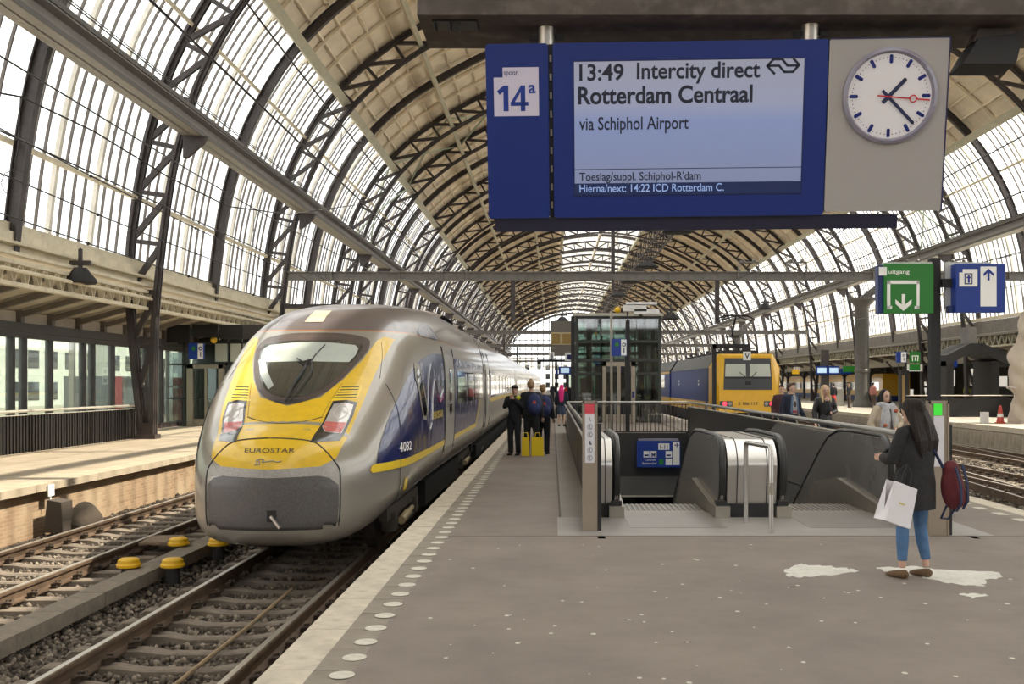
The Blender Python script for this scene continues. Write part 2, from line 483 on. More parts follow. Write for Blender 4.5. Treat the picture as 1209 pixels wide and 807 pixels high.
sb.add(vs, fs); slm = sb.mesh('sleeper', slpm)
cb = MB()
cb.box((.11,0,-.13),(.07,.13,.045)); cb.tube([(.09,-.07,-.11),(.15,-.07,-.09),(.17,0,-.11),(.15,.07,-.09),(.09,.07,-.11)], .013, 6)
cb.cyl((.12,0,-.12),.02,.05,6)
clm = cb.mesh('rail_clip', clipm)
def track(xc, y0, y1, label, n=120, clips=34, pitch=.6):
    t_ = thing('railway_track', label, 'track', (xc, 0, 0))
    for s_ in (-1, 1):
        ro = rail_mb(s_*.7525, y0, y1).build('rail', railm, t_)
        h = MB(); h.b2((s_*.7525-.027, y0, RAIL), (s_*.7525+.027, y1, RAIL+.006)); h.build('rail_head', railt, ro)
    for i in range(n):
        y_ = y0 + pitch*i
        so = link('sleeper', slm, t_, (0, y_, RAIL+.01))
        if i < clips:
            for s_ in (-1, 1):
                for r_ in (0, pi): link('rail_clip', clm, so, (s_*.7525, 0, 0), (0,0,r_))
    return t_
track(-3.385, 5.4, YE, 'railway track running beneath the grey and yellow train', 100)
track(-7.05, 6.0, YE, 'railway track beside the brick-sided left platform', 110, 50)
track(7.9, 6.0, YE, 'railway track right behind the platform edge where the yellow locomotive stands', 110, 10)
track(11.45, 12.0, YE, 'middle railway track between the platforms on the right', 110, 50)
track(15.25, 12.0, YE, 'railway track along the right-hand platform wall', 110, 40)
# crossover rails on the right
xr = thing('crossover_rails', 'pair of diverging switch rails between the right-hand tracks', 'track')
for (xa, ya, xb, yb) in ((9.1,12,10.75,34),(9.6,12,12.3,40),(12.4,12,14.6,34),(13.3,14,16.0,44)):
    b = MB(); d = Vector((xb-xa, yb-ya, 0)); b.bar((xa,ya,RAIL-.08),(xb,yb,RAIL-.08),.06,.17); o = b.build('rail', railm, xr)
    b = MB(); b.bar((xa,ya,RAIL+.006),(xb,yb,RAIL+.006),.05,.006); b.build('rail_head', railt, o)
b = MB()
for yy, xx in ((22,12.6),(24.5,12.9),(18.5,12.4)): b.box((xx,yy,RAIL+.0),(.7,.35,.28))
b.build('switch_motor', mat('pale machine box',(.4,.36,.3),.7), xr)

# low concrete cable duct between the two left tracks
duct = thing('cable_duct', 'low concrete cable duct running between the two left tracks', 'cable duct')
ductm = mat('duct concrete', (.21,.175,.135), .9, var=.25, scale=3, dirt=.4)
b = MB(); b.b2((-.16,0.006,-.16),(.16,1.0-.006,0)); dmm = b.mesh('duct_segment', ductm)
for i in range(60): link('duct_segment', dmm, duct, (-5.22+random.uniform(-.005,.005), 5+i*1.0, RAIL+.02+random.uniform(-.004,.004)))
# yellow signal caps
yel = mat('yellow plastic cap', (.72,.42,.01), .5, var=.1)
for i, (px, py, lb) in enumerate(((204,663,'yellow capped track beacon beside the cable duct, nearest to the camera'),(152,663,'yellow capped track beacon nearest the left edge of the picture'),
                     (211,638,'yellow capped track beacon by the far rail, farther back on the left'),(258,638,'yellow capped track beacon close to the nose of the train'))):
    Y = Yg(py, RAIL+.10); t_ = thing('track_beacon', lb, 'track beacon', (Xp(px,Y), Y, RAIL-.05), group='yellow track beacons')
    b = MB(); b.lathe((0,0,.09), [(.0,0),(.15,0),(.155,.03),(.135,.05),(.13,.09),(.1,.11),(0,.115)], 20); b.build('cap', yel, t_, smooth='auto')
    b = MB(); b.cyl((0,0,-.12),.09,.25,12); b.build('base', blackm, t_)
    b = MB(); b.tube([(.08,0,.02),(.2,.03,-.02),(.25,.1,-.11)],.012,6); b.build('cable', rubber, t_)
Y = Yg(637, RAIL-.0)
t_ = thing('wooden_board', 'brown wooden board with four holes laid against the far rail', 'board', (-5.95, Y, RAIL-.05), .12)
b = MB(); b.box((0,0,.05),(.5,.8,.035)); b.build('plank', mat('brown board',(.2,.14,.085),.8,var=.3,scale=4), t_)
b = MB()
for sx_ in (-.15,.15):
    for sy_ in (-.28,.28): b.cyl((sx_,sy_,.066),.03,.006,10)
b.build('hole', black, t_)
# rope / thin cable lying along the near track
b = MB(); b.tube([(-3.2,5,RAIL-.1),(-3.12,7.5,RAIL-.13),(-3.14,9.2,RAIL-.12),(-3.16,11,RAIL-.14),(-3.2,13,RAIL-.14)],.02,6)
tag(b.build('signal_cable', mat('sandy cable',(.26,.19,.11),.8)), 'thin sandy cable lying between the rails in front of the train', 'cable')

# ballast stones
ico = bmesh.new(); bmesh.ops.create_icosphere(ico, subdivisions=1, radius=1.0)
IV = np.array([v.co[:] for v in ico.verts]); IF = np.array([[v.index for v in f.verts] for f in ico.faces]); ico.free()
def stones(name, n, fx, fy, z, size, label):
    rs = RNG
    X = fx(n); Y = fy(n)
    sc = size * (0.6 + .8*rs.random((n,1,1))) * (0.6+.7*rs.random((n,1,3)))
    V = IV[None] * (0.75+.5*rs.random((n,len(IV),1))) * sc
    an = rs.random(n)*6.28; ca, sa = np.cos(an), np.sin(an)
    x = V[:,:,0]*ca[:,None]-V[:,:,1]*sa[:,None]; y_ = V[:,:,0]*sa[:,None]+V[:,:,1]*ca[:,None]
    V[:,:,0] = x + X[:,None]; V[:,:,1] = y_ + Y[:,None]; V[:,:,2] += (z + rs.random(n)*.035)[:,None]
    Fc = (IF[None] + (np.arange(n)*len(IV))[:,None,None]).reshape(-1,3)
    me = bpy.data.meshes.new(name); V = V.reshape(-1,3)
    me.vertices.add(len(V)); me.vertices.foreach_set('co', V.ravel())
    me.loops.add(len(Fc)*3); me.loops.foreach_set('vertex_index', Fc.ravel())
    me.polygons.add(len(Fc)); me.polygons.foreach_set('loop_start', np.arange(len(Fc))*3)
    me.update(calc_edges=True)
    at_ = me.attributes.new('tone','FLOAT','POINT'); at_.data.foreach_set('value', np.repeat(rs.random(n), len(IV)))
    me.materials.append(stonet)
    o = link(name, me, label=label, cat='ballast', kind='stuff'); return o
stonet = bpy.data.materials.new('ballast stones toned'); stonet.use_nodes = True
t = stonet.node_tree; bs = t.nodes['Principled BSDF']; bs.inputs['Roughness'].default_value = .92
av = t.nodes.new('ShaderNodeAttribute'); av.attribute_name = 'tone'
rr = t.nodes.new('ShaderNodeValToRGB'); rr.color_ramp.elements[0].color = (.055,.043,.033,1); rr.color_ramp.elements[1].color = (.30,.25,.195,1)
e = rr.color_ramp.elements.new(.6); e.color = (.13,.105,.082,1)
t.links.new(av.outputs['Fac'], rr.inputs[0]); t.links.new(rr.outputs[0], bs.inputs['Base Color'])
zb = RAIL-.262
def ysp(a, b_, p=1.8):
    return lambda n: a + (b_-a)*RNG.random(n)**p
stones('ballast', 36000, lambda n: FX+.02+(XL-.05-FX)*RNG.random(n), ysp(6.2,22,1.5), zb, .028, 'grey brown ballast stones filling the two left track beds')
stones('ballast', 12000, lambda n: FX+.02+(XL-.05-FX)*RNG.random(n), ysp(21,60,1.3), zb, .045, 'distant ballast stones of the left tracks beyond the train nose')
stones('ballast', 14000, lambda n: XR+.1+(RX-XR-.1)*RNG.random(n), ysp(14,50,1.4), zb+.02, .05, 'ballast stones between the tracks on the right')
# ================================================================ the great arched roof
RC = 6.2
prof = [(18.75,-.1),(18.72,2.2),(18.6,4.6),(18.15,8.1),(17.45,10.7),(16.6,12.5),(15.4,14.25),(13.5,16.0),(11.3,17.4),(8.3,18.85),(4.6,20.0),(0,20.5)]
pts = [Vector((RC-r, z)) for r, z in prof] + [Vector((RC+r, z)) for r, z in prof[-2::-1]]
def crom(P, n=12):
    out = []
    for i in range(len(P)-1):
        p0 = P[max(i-1,0)]; p1 = P[i]; p2 = P[i+1]; p3 = P[min(i+2,len(P)-1)]
        for k in range(n):
            t_ = k/n
            out.append(.5*((2*p1)+(p2-p0)*t_+(2*p0-5*p1+4*p2-p3)*t_*t_+(3*p1-p0-3*p2+p3)*t_**3))
    out.append(P[-1]); return out
ARC = crom(pts)
cum = [0.0]
for i in range(1, len(ARC)): cum.append(cum[-1] + (ARC[i]-ARC[i-1]).length)
AL = cum[-1]
def arc(s, off=0.0):
    """s = 0..1 along the inner chord from the left foot; off = outward offset; returns (x, z)"""
    d = min(max(s, 0), 1) * AL
    i = min(max(int(np.searchsorted(cum, d)), 1), len(ARC)-1)
    f = (d - cum[i-1]) / (cum[i]-cum[i-1]); p = ARC[i-1].lerp(ARC[i], f)
    a = ARC[max(i-3,0)]; c = ARC[min(i+2,len(ARC)-1)]; tg = (c-a).normalized(); nn = Vector((-tg.y, tg.x))
    q = p + nn*off
    return q.x, q.y
def s_of_x(x):
    lo, hi = 0.0, .5
    for _ in range(40):
        m = (lo+hi)/2
        if arc(m)[0] < x: lo = m
        else: hi = m
    return lo
def s_of_z(z):
    lo, hi = 0.0, .5
    for _ in range(40):
        m = (lo+hi)/2
        if arc(m)[1] < z: lo = m
        else: hi = m
    return lo
SK = 1.2                         # skin offset from the inner chord
s_sill, s_tr1, s_gird, s_tr2 = s_of_z(5.35), s_of_z(7.3), s_of_z(9.7), s_of_z(12.4)
s_p1, s_p2, s_p3, s_sky = s_of_x(-9.2), s_of_x(-5.9), s_of_x(-1.8), s_of_x(1.4)
BAY = 7.62; Y0 = 48.5
roof = link('ceiling', None, kind='structure')
kinds = {}
for i in range(-13, 33):
    if i <= 2: k = 'L' if i % 2 == 0 else 'S'
    else: k = 'L' if i % 2 == 1 else 'S'
    kinds[i] = k
def gap(z): return .3 + .68*min(1, max(0, (z)/5.5))
# lattice truss mesh
b = MB(); n = 84
I_, O_ = [], []
for k in range(n+1):
    s = k/n; xi, zi = arc(s); g = gap(zi); xo, zo = arc(s, g); I_.append((xi,zi)); O_.append((xo,zo))
for k in range(n):
    for C_, ww, hh in ((I_, .34, .20), (O_, .40, .26)):
        p, q = C_[k], C_[k+1]; m_ = Vector((q[0]-p[0],0,q[1]-p[1])).normalized(); nn = Vector((-m_.z,0,m_.x))
        b.bar((p[0],0,p[1]), (q[0],0,q[1]), ww, .035, nn)
        b.bar((p[0],-.07,p[1]), (q[0],-.07,q[1]), .05, hh, nn); b.bar((p[0],.07,p[1]), (q[0],.07,q[1]), .05, hh, nn)
for k in range(0, n, 2):
    b.bar((I_[k][0],0,I_[k][1]), (O_[k][0],0,O_[k][1]), .14, .14, (0,1,0))
    k1, k2_ = (k, k+2) if k < n/2 else (k+2, k)
    b.bar((O_[k1][0],0,O_[k1][1]), (I_[k2_][0],0,I_[k2_][1]), .17, .14, (0,1,0))
# solid feet
for k in range(0, 5):
    for C_ in (I_, O_):
        for q in (k, n-1-k):
            b.bar((C_[q][0],0,C_[q][1]), (C_[q+1][0],0,C_[q+1][1]), .36, .16, (1,0,0))
for q in (0, n):
    b.box(((I_[q][0]+O_[q][0])/2,0,I_[q][1]+.07),(.62,.5,.14)); b.box(((I_[q][0]+O_[q][0])/2,0,I_[q][1]+.32),(.42,.42,.36))
trm = b.mesh('arch_truss', steel)
# single rib mesh (I section) from above the canopy
b = MB(); n = 72; sa = s_of_z(4.7)
prev = None
for k in range(n+1):
    s = sa + (1-2*sa)*k/n; p = arc(s, .75)
    if prev:
        m_ = Vector((p[0]-prev[0],0,p[1]-prev[1])).normalized(); nn = Vector((-m_.z,0,m_.x))
        P_ = Vector((prev[0],0,prev[1])); Q_ = Vector((p[0],0,p[1]))
        b.bar(P_, Q_, .035, .34, nn); b.bar(P_-nn*.16, Q_-nn*.16, .24, .035, nn); b.bar(P_+nn*.16, Q_+nn*.16, .22, .035, nn)
    prev = p
rbm = b.mesh('arch_rib', steel)
for i, k in kinds.items():
    link('arch_truss' if k == 'L' else 'arch_rib', trm if k == 'L' else rbm, roof, (0, Y0+BAY*i, 0))
YA, YB = Y0+BAY*-13, Y0+BAY*32
# wind bracing in the double bay 2-3
b = MB()
for (sa_, sb_) in ((s_p1,s_p2),(s_p2,s_p3),(1-s_p2,1-s_p1),(1-s_p3,1-s_p2),(s_gird,s_p1),(1-s_p1,1-s_gird)):
    for fl in (0,1):
        n = 8; P = []
        for k in range(n+1):
            s = sa_+(sb_-sa_)*k/n; x, z = arc(s,.75); tt = k/n if fl else 1-k/n; P.append((x, Y0+BAY*(2+tt), z))
        for k in range(n): b.bar(P[k],P[k+1],.09,.09)
b.build('wind_brace', mat('pale green paint',(.36,.42,.33),.6), roof)
# purlins
def purlin(s, off, w_, h_, m_, name='purlin', y0=YA, y1=YB):
    b = MB(); x, z = arc(s, off); x2, z2 = arc(s+.002, off); tg = Vector((x2-x,0,z2-z)).normalized(); nn = Vector((-tg.z,0,tg.x))
    b.bar((x,y0,z),(x,y1,z), w_, h_, nn); return b.build(name, m_, roof)
for s in (s_p1, 1-s_p1):
    purlin(s, .35, .38, .16, greyp); purlin(s, .7, .10, .7, greyp, 'purlin_web')
for s in (s_p2, s_p3, 1-s_p2, 1-s_p3): purlin(s, .4, .20, .5, greyp)
for s in (s_sky, 1-s_sky): purlin(s, .55, .26, .6, greyp)
purlin(.5, .5, .3, .5, whitem)
for s in (s_tr2, 1-s_tr2): purlin(s, .95, .12, .10, cream, 'transom')
for s in (s_tr1, 1-s_tr1): purlin(s, .98, .12, .14, cream, 'transom')
for s in (s_sill, 1-s_sill): purlin(s, .95, .2, .3, cream, 'sill')
for s in ((s_sky+.5)/2, (1.5-s_sky)/2): purlin(s, 1.05, .1, .12, whitem, 'transom')
# longitudinal service girders below the glazing mid height
for sd_ in (0, 1):
    s = s_gird; x, z = arc(s); x += .28; X_ = (lambda q: q) if sd_ == 0 else (lambda q: 2*RC-q)
    b = MB()
    def bb(x0,z0,x1,z1): b.b2((X_(x0),YA,z0),(X_(x1),YB,z1))
    bb(x-.30,z-.30,x+.30,z-.265); bb(x-.02,z-.30,x+.02,z+.28); bb(x-.30,z+.25,x+.30,z+.285)
    b.build('service_girder', beamg, roof)
    b = MB()
    bb(x+.2,z+.29,x+.34,z+.42); bb(x-.34,z+.29,x-.2,z+.42); bb(x+.30,z-.30,x+.34,z-.18)
    b.build('girder_flange', mat('dark girder trim',(.10,.095,.09),.5), roof)
    b = MB(); b.tube([(X_(x+.27),YA,z+.62),(X_(x+.27),YB,z+.62)],.02,6); b.tube([(X_(x+.2),YA,z+.75),(X_(x+.2),YB,z+.75)],.015,6)
    b.build('girder_cable', black, roof)
    gb = MB(); gb.prism([(0,-.32),(.75,-.32),(.62,-.55),(.1,-1.0),(0,-1.0)], (0,-.1,0), (1,0,0), (0,0,1), (0,.2,0))
    gb = gb.mesh('girder_bracket', steel)
    for i, k in kinds.items():
        if k == 'L':
            o = link('girder_bracket', gb, roof, (X_(x-.28), Y0+BAY*i, z)); 
            if sd_: o.scale.x = -1

# glazing bars and mullions: one mesh for the left wall, mirrored by scale for the right
def mirr(o): o.scale.x = -1; o.location.x = 2*RC
def sweep_bar(sa_, sb_, off, w_, h_, n, name, m_):
    b = MB(); prev = None
    for k in range(n+1):
        x, z = arc(sa_+(sb_-sa_)*k/n, off)
        if prev:
            m2 = Vector((x-prev[0],0,z-prev[1])).normalized(); nn = Vector((-m2.z,0,m2.x))
            b.bar((prev[0],0,prev[1]),(x,0,z), w_, h_, nn)
        prev = (x,z)
    return b.mesh(name, m_)
barm = mat('glazing bar paint', (.16,.14,.125), .6, var=.2)
gbar = sweep_bar(s_sill, s_p1, SK-.03, .055, .075, 14, 'glazing_bar', barm)
mull = sweep_bar(s_sill-.006, s_p1, SK-.07, .17, .12, 14, 'mullion', whitem)
skyb = sweep_bar(s_sky, 1-s_sky, SK-.02, .055, .06, 14, 'skylight_bar', whitem)
raft = sweep_bar(s_p1-.003, s_sky, SK-.13, .15, .14, 16, 'rafter', creamp)
near_left = range(-4, 0); near_right = (1, 2)
MBL = MB(); MBS = MB(); MBR = MB()
for i in range(-13, 32):
    y0 = Y0+BAY*i
    for q in (1, 2):
        for sd_ in (0,1):
            o = link('mullion', mull, roof, (0, y0+BAY*q/3, 0))
            if sd_: mirr(o)
            o = link('rafter', raft, roof, (0, y0+BAY*q/3, 0))
            if sd_: mirr(o)
    for q in range(12):
        if q % 4 == 0: continue
        yy = y0+BAY*q/12
        for sd_ in (0,1):
            if (sd_ == 0 and i in near_left) or (sd_ == 1 and i in near_right):
                o = link('glazing_bar', gbar, roof, (0, yy, 0))
                if sd_: mirr(o)
            else:
                vs = [(v.co.x if sd_==0 else 2*RC-v.co.x, yy, v.co.z) for v in gbar.vertices]
                MBL.add([(vs[j][0], yy+gbar.vertices[j].co.y, vs[j][2]) for j in range(len(vs))], [tuple(p.vertices) for p in gbar.polygons])
    for q in range(1,12):
        link('skylight_bar', skyb, roof, (0, y0+BAY*q/12, 0)) if q % 4 == 0 else MBS.add([(v.co.x, v.co.y+y0+BAY*q/12, v.co.z) for v in skyb.vertices], [tuple(p.vertices) for p in skyb.polygons])
MBL.build('glazing_bar', barm, roof, kind='stuff'); MBS.build('skylight_bar', whitem, roof, kind='stuff')
# glass panes
def ribbon(sa_, sb_, wy, name, m_, off=SK, th=.02, n=3):
    b = MB(); vs = []; fs = []
    for k in range(n+1):
        s = sa_+(sb_-sa_)*k/n
        for o_ in (off, off+th):
            x, z = arc(s, o_)
            vs += [(x,-wy/2,z),(x,wy/2,z)]
    for k in range(n):
        a = k*4; c = a+4
        fs += [(a,a+1,c+1,c),(a+2,c+2,c+3,a+3),(a,c,c+2,a+2),(a+1,a+3,c+3,c+1)]
    fs += [(0,2,3,1),(n*4,n*4+1,n*4+3,n*4+2)]
    b.add(vs, fs); return b
rows = [(s_sill,s_tr1),(s_tr1,s_gird),(s_gird,s_tr2),(s_tr2,s_p1)]
gm = [ribbon(a,c,BAY/12-.02,'glass_pane',glass).mesh('glass_pane', glass) for a,c in rows]
stuffp = MB()
def sheet(mb, sa_, sb_, y0, y1, off=SK, n=4, mir=False):
    vs = []; fs = []
    for k in range(n+1):
        x, z = arc(sa_+(sb_-sa_)*k/n, off)
        if mir: x = 2*RC-x
        vs += [(x,y0,z),(x,y1,z)]
    for k in range(n): fs.append((2*k,2*k+1,2*k+3,2*k+2))
    mb.add(vs, fs)
for i in range(-13, 32):
    y0 = Y0+BAY*i
    for sd_ in (0,1):
        near = (sd_ == 0 and i in near_left) or (sd_ == 1 and i in near_right)
        for q in range(12):
            for r_ in range(4):
                if near:
                    o = link('glass_pane', gm[r_], roof, (0, y0+BAY*(q+.5)/12, 0))
                    if sd_: mirr(o)
                else:
                    sheet(stuffp, rows[r_][0], rows[r_][1], y0+BAY*q/12+.01, y0+BAY*(q+1)/12-.01, mir=sd_)
    for q in range(12):
        sheet(stuffp, s_sky, .4999, y0+BAY*q/12+.01, y0+BAY*(q+1)/12-.01)
        sheet(stuffp, .5001, 1-s_sky, y0+BAY*q/12+.01, y0+BAY*(q+1)/12-.01)
stuffp.build('glass_pane', glass, roof, kind='stuff')
# coffered roof boards between purlin 1 and the skylight
def divs(a, c, n): return [(a+(c-a)*k/n, a+(c-a)*(k+1)/n) for k in range(n)]
prow = divs(s_p1,s_p2,5)+divs(s_p2,s_p3,4)+divs(s_p3,s_sky,3)
pmesh = [ribbon(a+.0006,c-.0006,BAY/3-.05,'roof_panel',creamp,off=SK-.02,th=.04,n=2).mesh('roof_panel', creamp) for a,c in prow]
bat = []
for a,c in prow:
    b = MB(); x,z = arc(a, SK-.08); b.bar((x,-BAY/6+.07,z),(x,BAY/6-.07,z),.09,.11,(0,0,1)); bat.append(b.mesh('batten', creamp))
psp = MB(); pst = MB()
for i in range(-13, 32):
    y0 = Y0+BAY*i
    for sd_ in (0,1):
        near = (sd_ == 0 and i in (-2,-1,0,1)) or (sd_ == 1 and i in (-3,-2,-1,0))
        for q in range(3):
            yc = y0+BAY*(q+.5)/3
            for r_ in range(12):
                if near:
                    o = link('roof_panel', pmesh[r_], roof, (0,yc,0)); o2 = link('batten', bat[r_], roof, (0,yc,0))
                    if sd_: mirr(o); mirr(o2)
                else:
                    for me_, acc in ((pmesh[r_], psp),(bat[r_], pst)):
                        acc.add([((2*RC-v.co.x) if sd_ else v.co.x, v.co.y+yc, v.co.z) for v in me_.vertices], [tuple(p.vertices) for p in me_.polygons])
psp.build('roof_panel', creamp, roof, kind='stuff'); pst.build('batten', creamp, roof, kind='stuff')
# opaque weather skin above the boards
b = MB()
for sd_ in (0,1): sheet(b, s_p1, s_sky, YA, YB, SK+.06, 12, sd_)
b.build('roof_skin', creamp, roof)

# end wall of the hall
we = link('wall_end', None, kind='structure')
b = MB(); P = [arc(k/60, 1.1) for k in range(61)]
yw = YB+.3
poly = [(x,z) for x,z in P if z > 6.2]
b.add([(x,yw,z) for x,z in poly], [tuple(range(len(poly)))]); b.build('glass_sheet', glass, we)
b = MB()
def zt(x):
    for k in range(60):
        if P[k][0] <= x <= P[k+1][0]: return P[k][1] + (P[k+1][1]-P[k][1])*(x-P[k][0])/max(1e-6,P[k+1][0]-P[k][0])
    return 6.3
for k in range(24):
    x = P[0][0]+1.5+k*1.62; b.b2((x-.12,yw-.12,6.2),(x+.12,yw,max(zt(x),6.3)))
for z in (6.3,8.7,11.2,13.7,16.2,18.7):
    xs = [x for x,zz in P if zz > z]; b.b2((min(xs),yw-.12,z-.12),(max(xs),yw,z+.12))
b.build('glazing_frame', beamg, we)

# ---------------------------------------------------------------- lower side walls
# left: fascia, castellated girder, canopy underside, glass screen
wl = link('wall_left', None, kind='structure')
LX = -12.75
b = MB(); b.b2((-13.6,YA,4.72),(-13.0,YB,5.3)); b.b2((-13.3,YA,4.95),(-12.75,YB,5.02)); b.b2((-13.3,YA,4.66),(-12.62,YB,4.74)); b.build('fascia', cream, wl)
b = MB()
for z in (4.50, 3.98): b.b2((LX-.1,YA,z-.05),(LX+.1,YB,z+.05))
b.build('canopy_girder', cream, wl)
wb = MB(); wb.bar((0,-.28,4.02),(0,-.08,4.46),.04,.10,(1,0,0)); wb.bar((0,.08,4.46),(0,.28,4.02),.04,.10,(1,0,0)); wb.bar((0,-.1,4.44),(0,.1,4.44),.05,.06); wbm = wb.mesh('girder_web', cream)
for i in range(130): link('girder_web', wbm, wl, (LX, 16+.62*i, 0))
b = MB(); b.tube([(LX+.2,YA,4.28),(LX+.2,120,4.28)],.05,8); b.build('pipe', mat('cream pipe',(.72,.66,.50),.4), wl)
b = MB(); b.add([(LX-.1,YA,4.45),(LX-.1,YB,4.45),(-15.6,YB,3.72),(-15.6,YA,3.72)],[(0,1,2,3)]); b.b2((-15.65,YA,3.35),(-15.5,YB,3.72)); b.build('canopy_board', mat('warm canopy board',(.60,.53,.42),.8,var=.1,scale=1.5), wl)
cbm = MB(); cbm.bar((LX-.1,0,4.33),(-15.5,0,3.6),.16,.16,(0,0,1)); cbm.b2((-15.55,-.1,3.3),(-15.35,.1,3.75)); cbm = cbm.mesh('canopy_beam', steelr)
for i in range(70): link('canopy_beam', cbm, wl, (0, 17.4+1.9*i, 0))
b = MB(); b.b2((-15.6,YA,3.12),(-15.2,YB,3.38)); b.b2((-15.45,YA,2.95),(-15.25,YB,3.1)); b.build('header_beam', mat('dark header',(.06,.055,.05),.5), wl)
b = MB(); b.b2((-15.5,YA,-.1),(-15.2,YB,.1)); b.build('plinth', steel, wl)
b = MB(); b.b2((-15.42,0,.1),(-15.39,2.2,2.95)); gp = b.mesh('screen_pane', glassc)
pb = MB(); pb.b2((-15.5,-.07,-.1),(-15.3,.07,3.0)); pbm = pb.mesh('screen_post', steel)
pc = MB(); pc.b2((-15.42,-.13,-.1),(-15.34,.13,3.0)); pcm = pc.mesh('screen_panel', inoxp)
for i in range(40):
    y_ = 14+2.3*i; link('screen_pane', gp, wl, (0, y_+.05, 0)); link('screen_post', pbm, wl, (0, y_, 0))
    if i % 2 == 1: link('screen_post', pbm, wl, (0, y_+.7, 0))
# ribbed black parapet on the left platform
fe = thing('ribbed_parapet', 'long black ribbed parapet with pale handrail on the left platform', 'parapet', (-13.25,0,ZL))
y1 = Yg(512, ZL)-2.6; y1 = 34.0
b = MB(); b.b2((-.05,12,0),(.0,y1,.93)); b.build('panel', blackm, fe)
rb = MB(); rb.b2((0,-.04,0),(.035,.04,.93)); rbm2 = rb.mesh('rib', mat('black rib',(.012,.011,.011),.45))
for i in range(136): link('rib', rbm2, fe, (0, 12.1+.16*i, 0))
b = MB(); b.tube([(.02,12,1.04),(.02,y1,1.04)],.035,8); b.b2((-.05,12,.93),(.05,y1,.95)); b.build('handrail', mat('pale handrail',(.6,.57,.5),.35,.5), fe)
b = MB()
for i in range(12): b.b2((0,12.5+1.9*i,.93),(.03,12.53+1.9*i,1.03))
b.build('handrail_bracket', blackm, fe)
# right side: mirrored fascia and canopy girder
wr = link('wall_right', None, kind='structure')
rx = lambda q: 2*RC-q
b = MB(); b.b2((rx(-13.6),YA,4.5),(rx(-13.0),YB,5.3)); b.b2((rx(-13.3),YA,4.36),(rx(-12.4),YB,4.46)); b.build('fascia', steelr, wr)
b = MB(); b.b2((rx(LX)-.12,YA,4.40),(rx(LX)+.12,YB,4.52)); b.b2((rx(LX)-.1,YA,3.72),(rx(LX)+.1,YB,3.82)); b.build('canopy_girder', mat('olive girder',(.42,.38,.28),.6), wr)
wb = MB()
wb.bar((0,-.38,3.78),(0,0,4.44),.06,.08,(1,0,0)); wb.bar((0,0,4.44),(0,.38,3.78),.06,.08,(1,0,0)); wbm = wb.mesh('girder_web', greyp)
for i in range(150): link('girder_web', wbm, wr, (rx(LX), 40+.8*i, 0))
b = MB(); b.add([(rx(LX)+.1,YA,4.4),(rx(LX)+.1,YB,4.4),(40,YB,3.7),(40,YA,3.7)],[(0,3,2,1)]); b.build('canopy_board', mat('warm canopy board'), wr)
b = MB(); b.b2((27.5,YA,3.0),(27.9,YB,3.75)); b.build('lower_fascia', mat('olive girder'), wr)
b = MB()
for i in range(60): b.bar((rx(LX),40+4*i,4.2),(27.5,40+4*i,3.5),.12,.3,(0,0,1))
b.build('canopy_beam', steelr, wr)

# added unseen wall behind the camera, keeps bright sky out of reflections
wb_ = link('wall_back_added', None, kind='structure')
b = MB(); b.b2((-30,YA-.6,-1),(50,YA-.3,9.0)); b.build('added_block', mat('brown grey backing',(.17,.145,.12),.8,var=.3), wb_)
b = MB(); b.add([(x,YA-.3,z) for x,z in poly], [tuple(range(len(poly)))]); b.build('glass_sheet', glass, wb_)
b = MB()
for k in range(24):
    x = P[0][0]+1.5+k*1.62; b.b2((x-.05,YA-.3,8.9),(x+.05,YA-.18,max(zt(x),9.0)))
b.build('glazing_frame', beamg, wb_)
# ================================================================ portals, wires, lamps
def portal(Yp, label, x0=-12.1, x1=24.5, z=6.38, drops=()):
    t_ = thing('overhead_portal', label, 'gantry', (0, Yp, 0), group=None)
    b = MB()
    b.b2((x0,-.16,z+.33),(x1,.16,z+.37)); b.b2((x0,-.16,z-.02),(x1,.16,z+.02)); b.b2((x0,-.04,z),(x1,.04,z+.35)); b.build('crossbeam', mat('gantry steel',(.17,.16,.145),.5,.1,var=.2), t_)
    b = MB()
    x = x0+2
    while x < x1:
        b.b2((x-.03,-.15,z),(x+.03,.15,z+.35)); x += 3.1
    b.build('stiffener', mat('gantry steel'), t_)
    for (dx, dl) in drops:
        b = MB(); b.b2((dx-.1,-.08,z-dl),(dx+.1,.08,z)); b.tube([(dx,0,z-dl+.15),(dx+.9,0,z-dl+.35),(dx+1.6,0,z-dl+.1)],.03,6); b.tube([(dx,0,z-dl+.5),(dx+1.6,0,z-dl+.3)],.02,6)
        b.tube([(dx+.25,0,z-dl+.28),(dx+.5,0,z-dl+.4)],.06,8)
        b.build('drop_post', steel, t_)
    for dx in (9.0, 11.2, 16.5, 18.6):
        b = MB(); b.tube([(dx-.45,0,z+.37),(dx-.45,0,z+.8),(dx+.45,0,z+.8),(dx+.45,0,z+.37)],.05,6)
        b.sph((dx-.25,0,z+.88),.09,8,5); b.sph((dx+.25,0,z+.88),.09,8,5); b.build('insulator_frame', mat('gantry steel'), t_)
    return t_
portal(48.5, 'nearest grey overhead gantry spanning the hall in front of the lift tower', drops=((-1.8,1.9),(7.55,2.0)))
portal(101.0, 'second overhead gantry, seen just behind the glass lift tower', drops=((-4.6,2.3),(9.5,2.3)))
portal(139.0, 'third overhead gantry, small behind the lift tower', z=6.5, drops=((-4.6,2.3),))
portal(180.0, 'fourth overhead gantry, far back in the hall', z=6.5)
portal(235.0, 'farthest overhead gantry near the glazed end wall', z=6.5)
b = MB(); b.b2((-.09,0,6.7),(.09,.18,9.2)); b.b2((-.05,0,5.9),(.05,.1,6.4)); tag(b.build('hanging_post', steel), 'dark vertical post rising above the nearest gantry behind the display', 'post').location = (Xp(723.5,48.5),48.3,0)
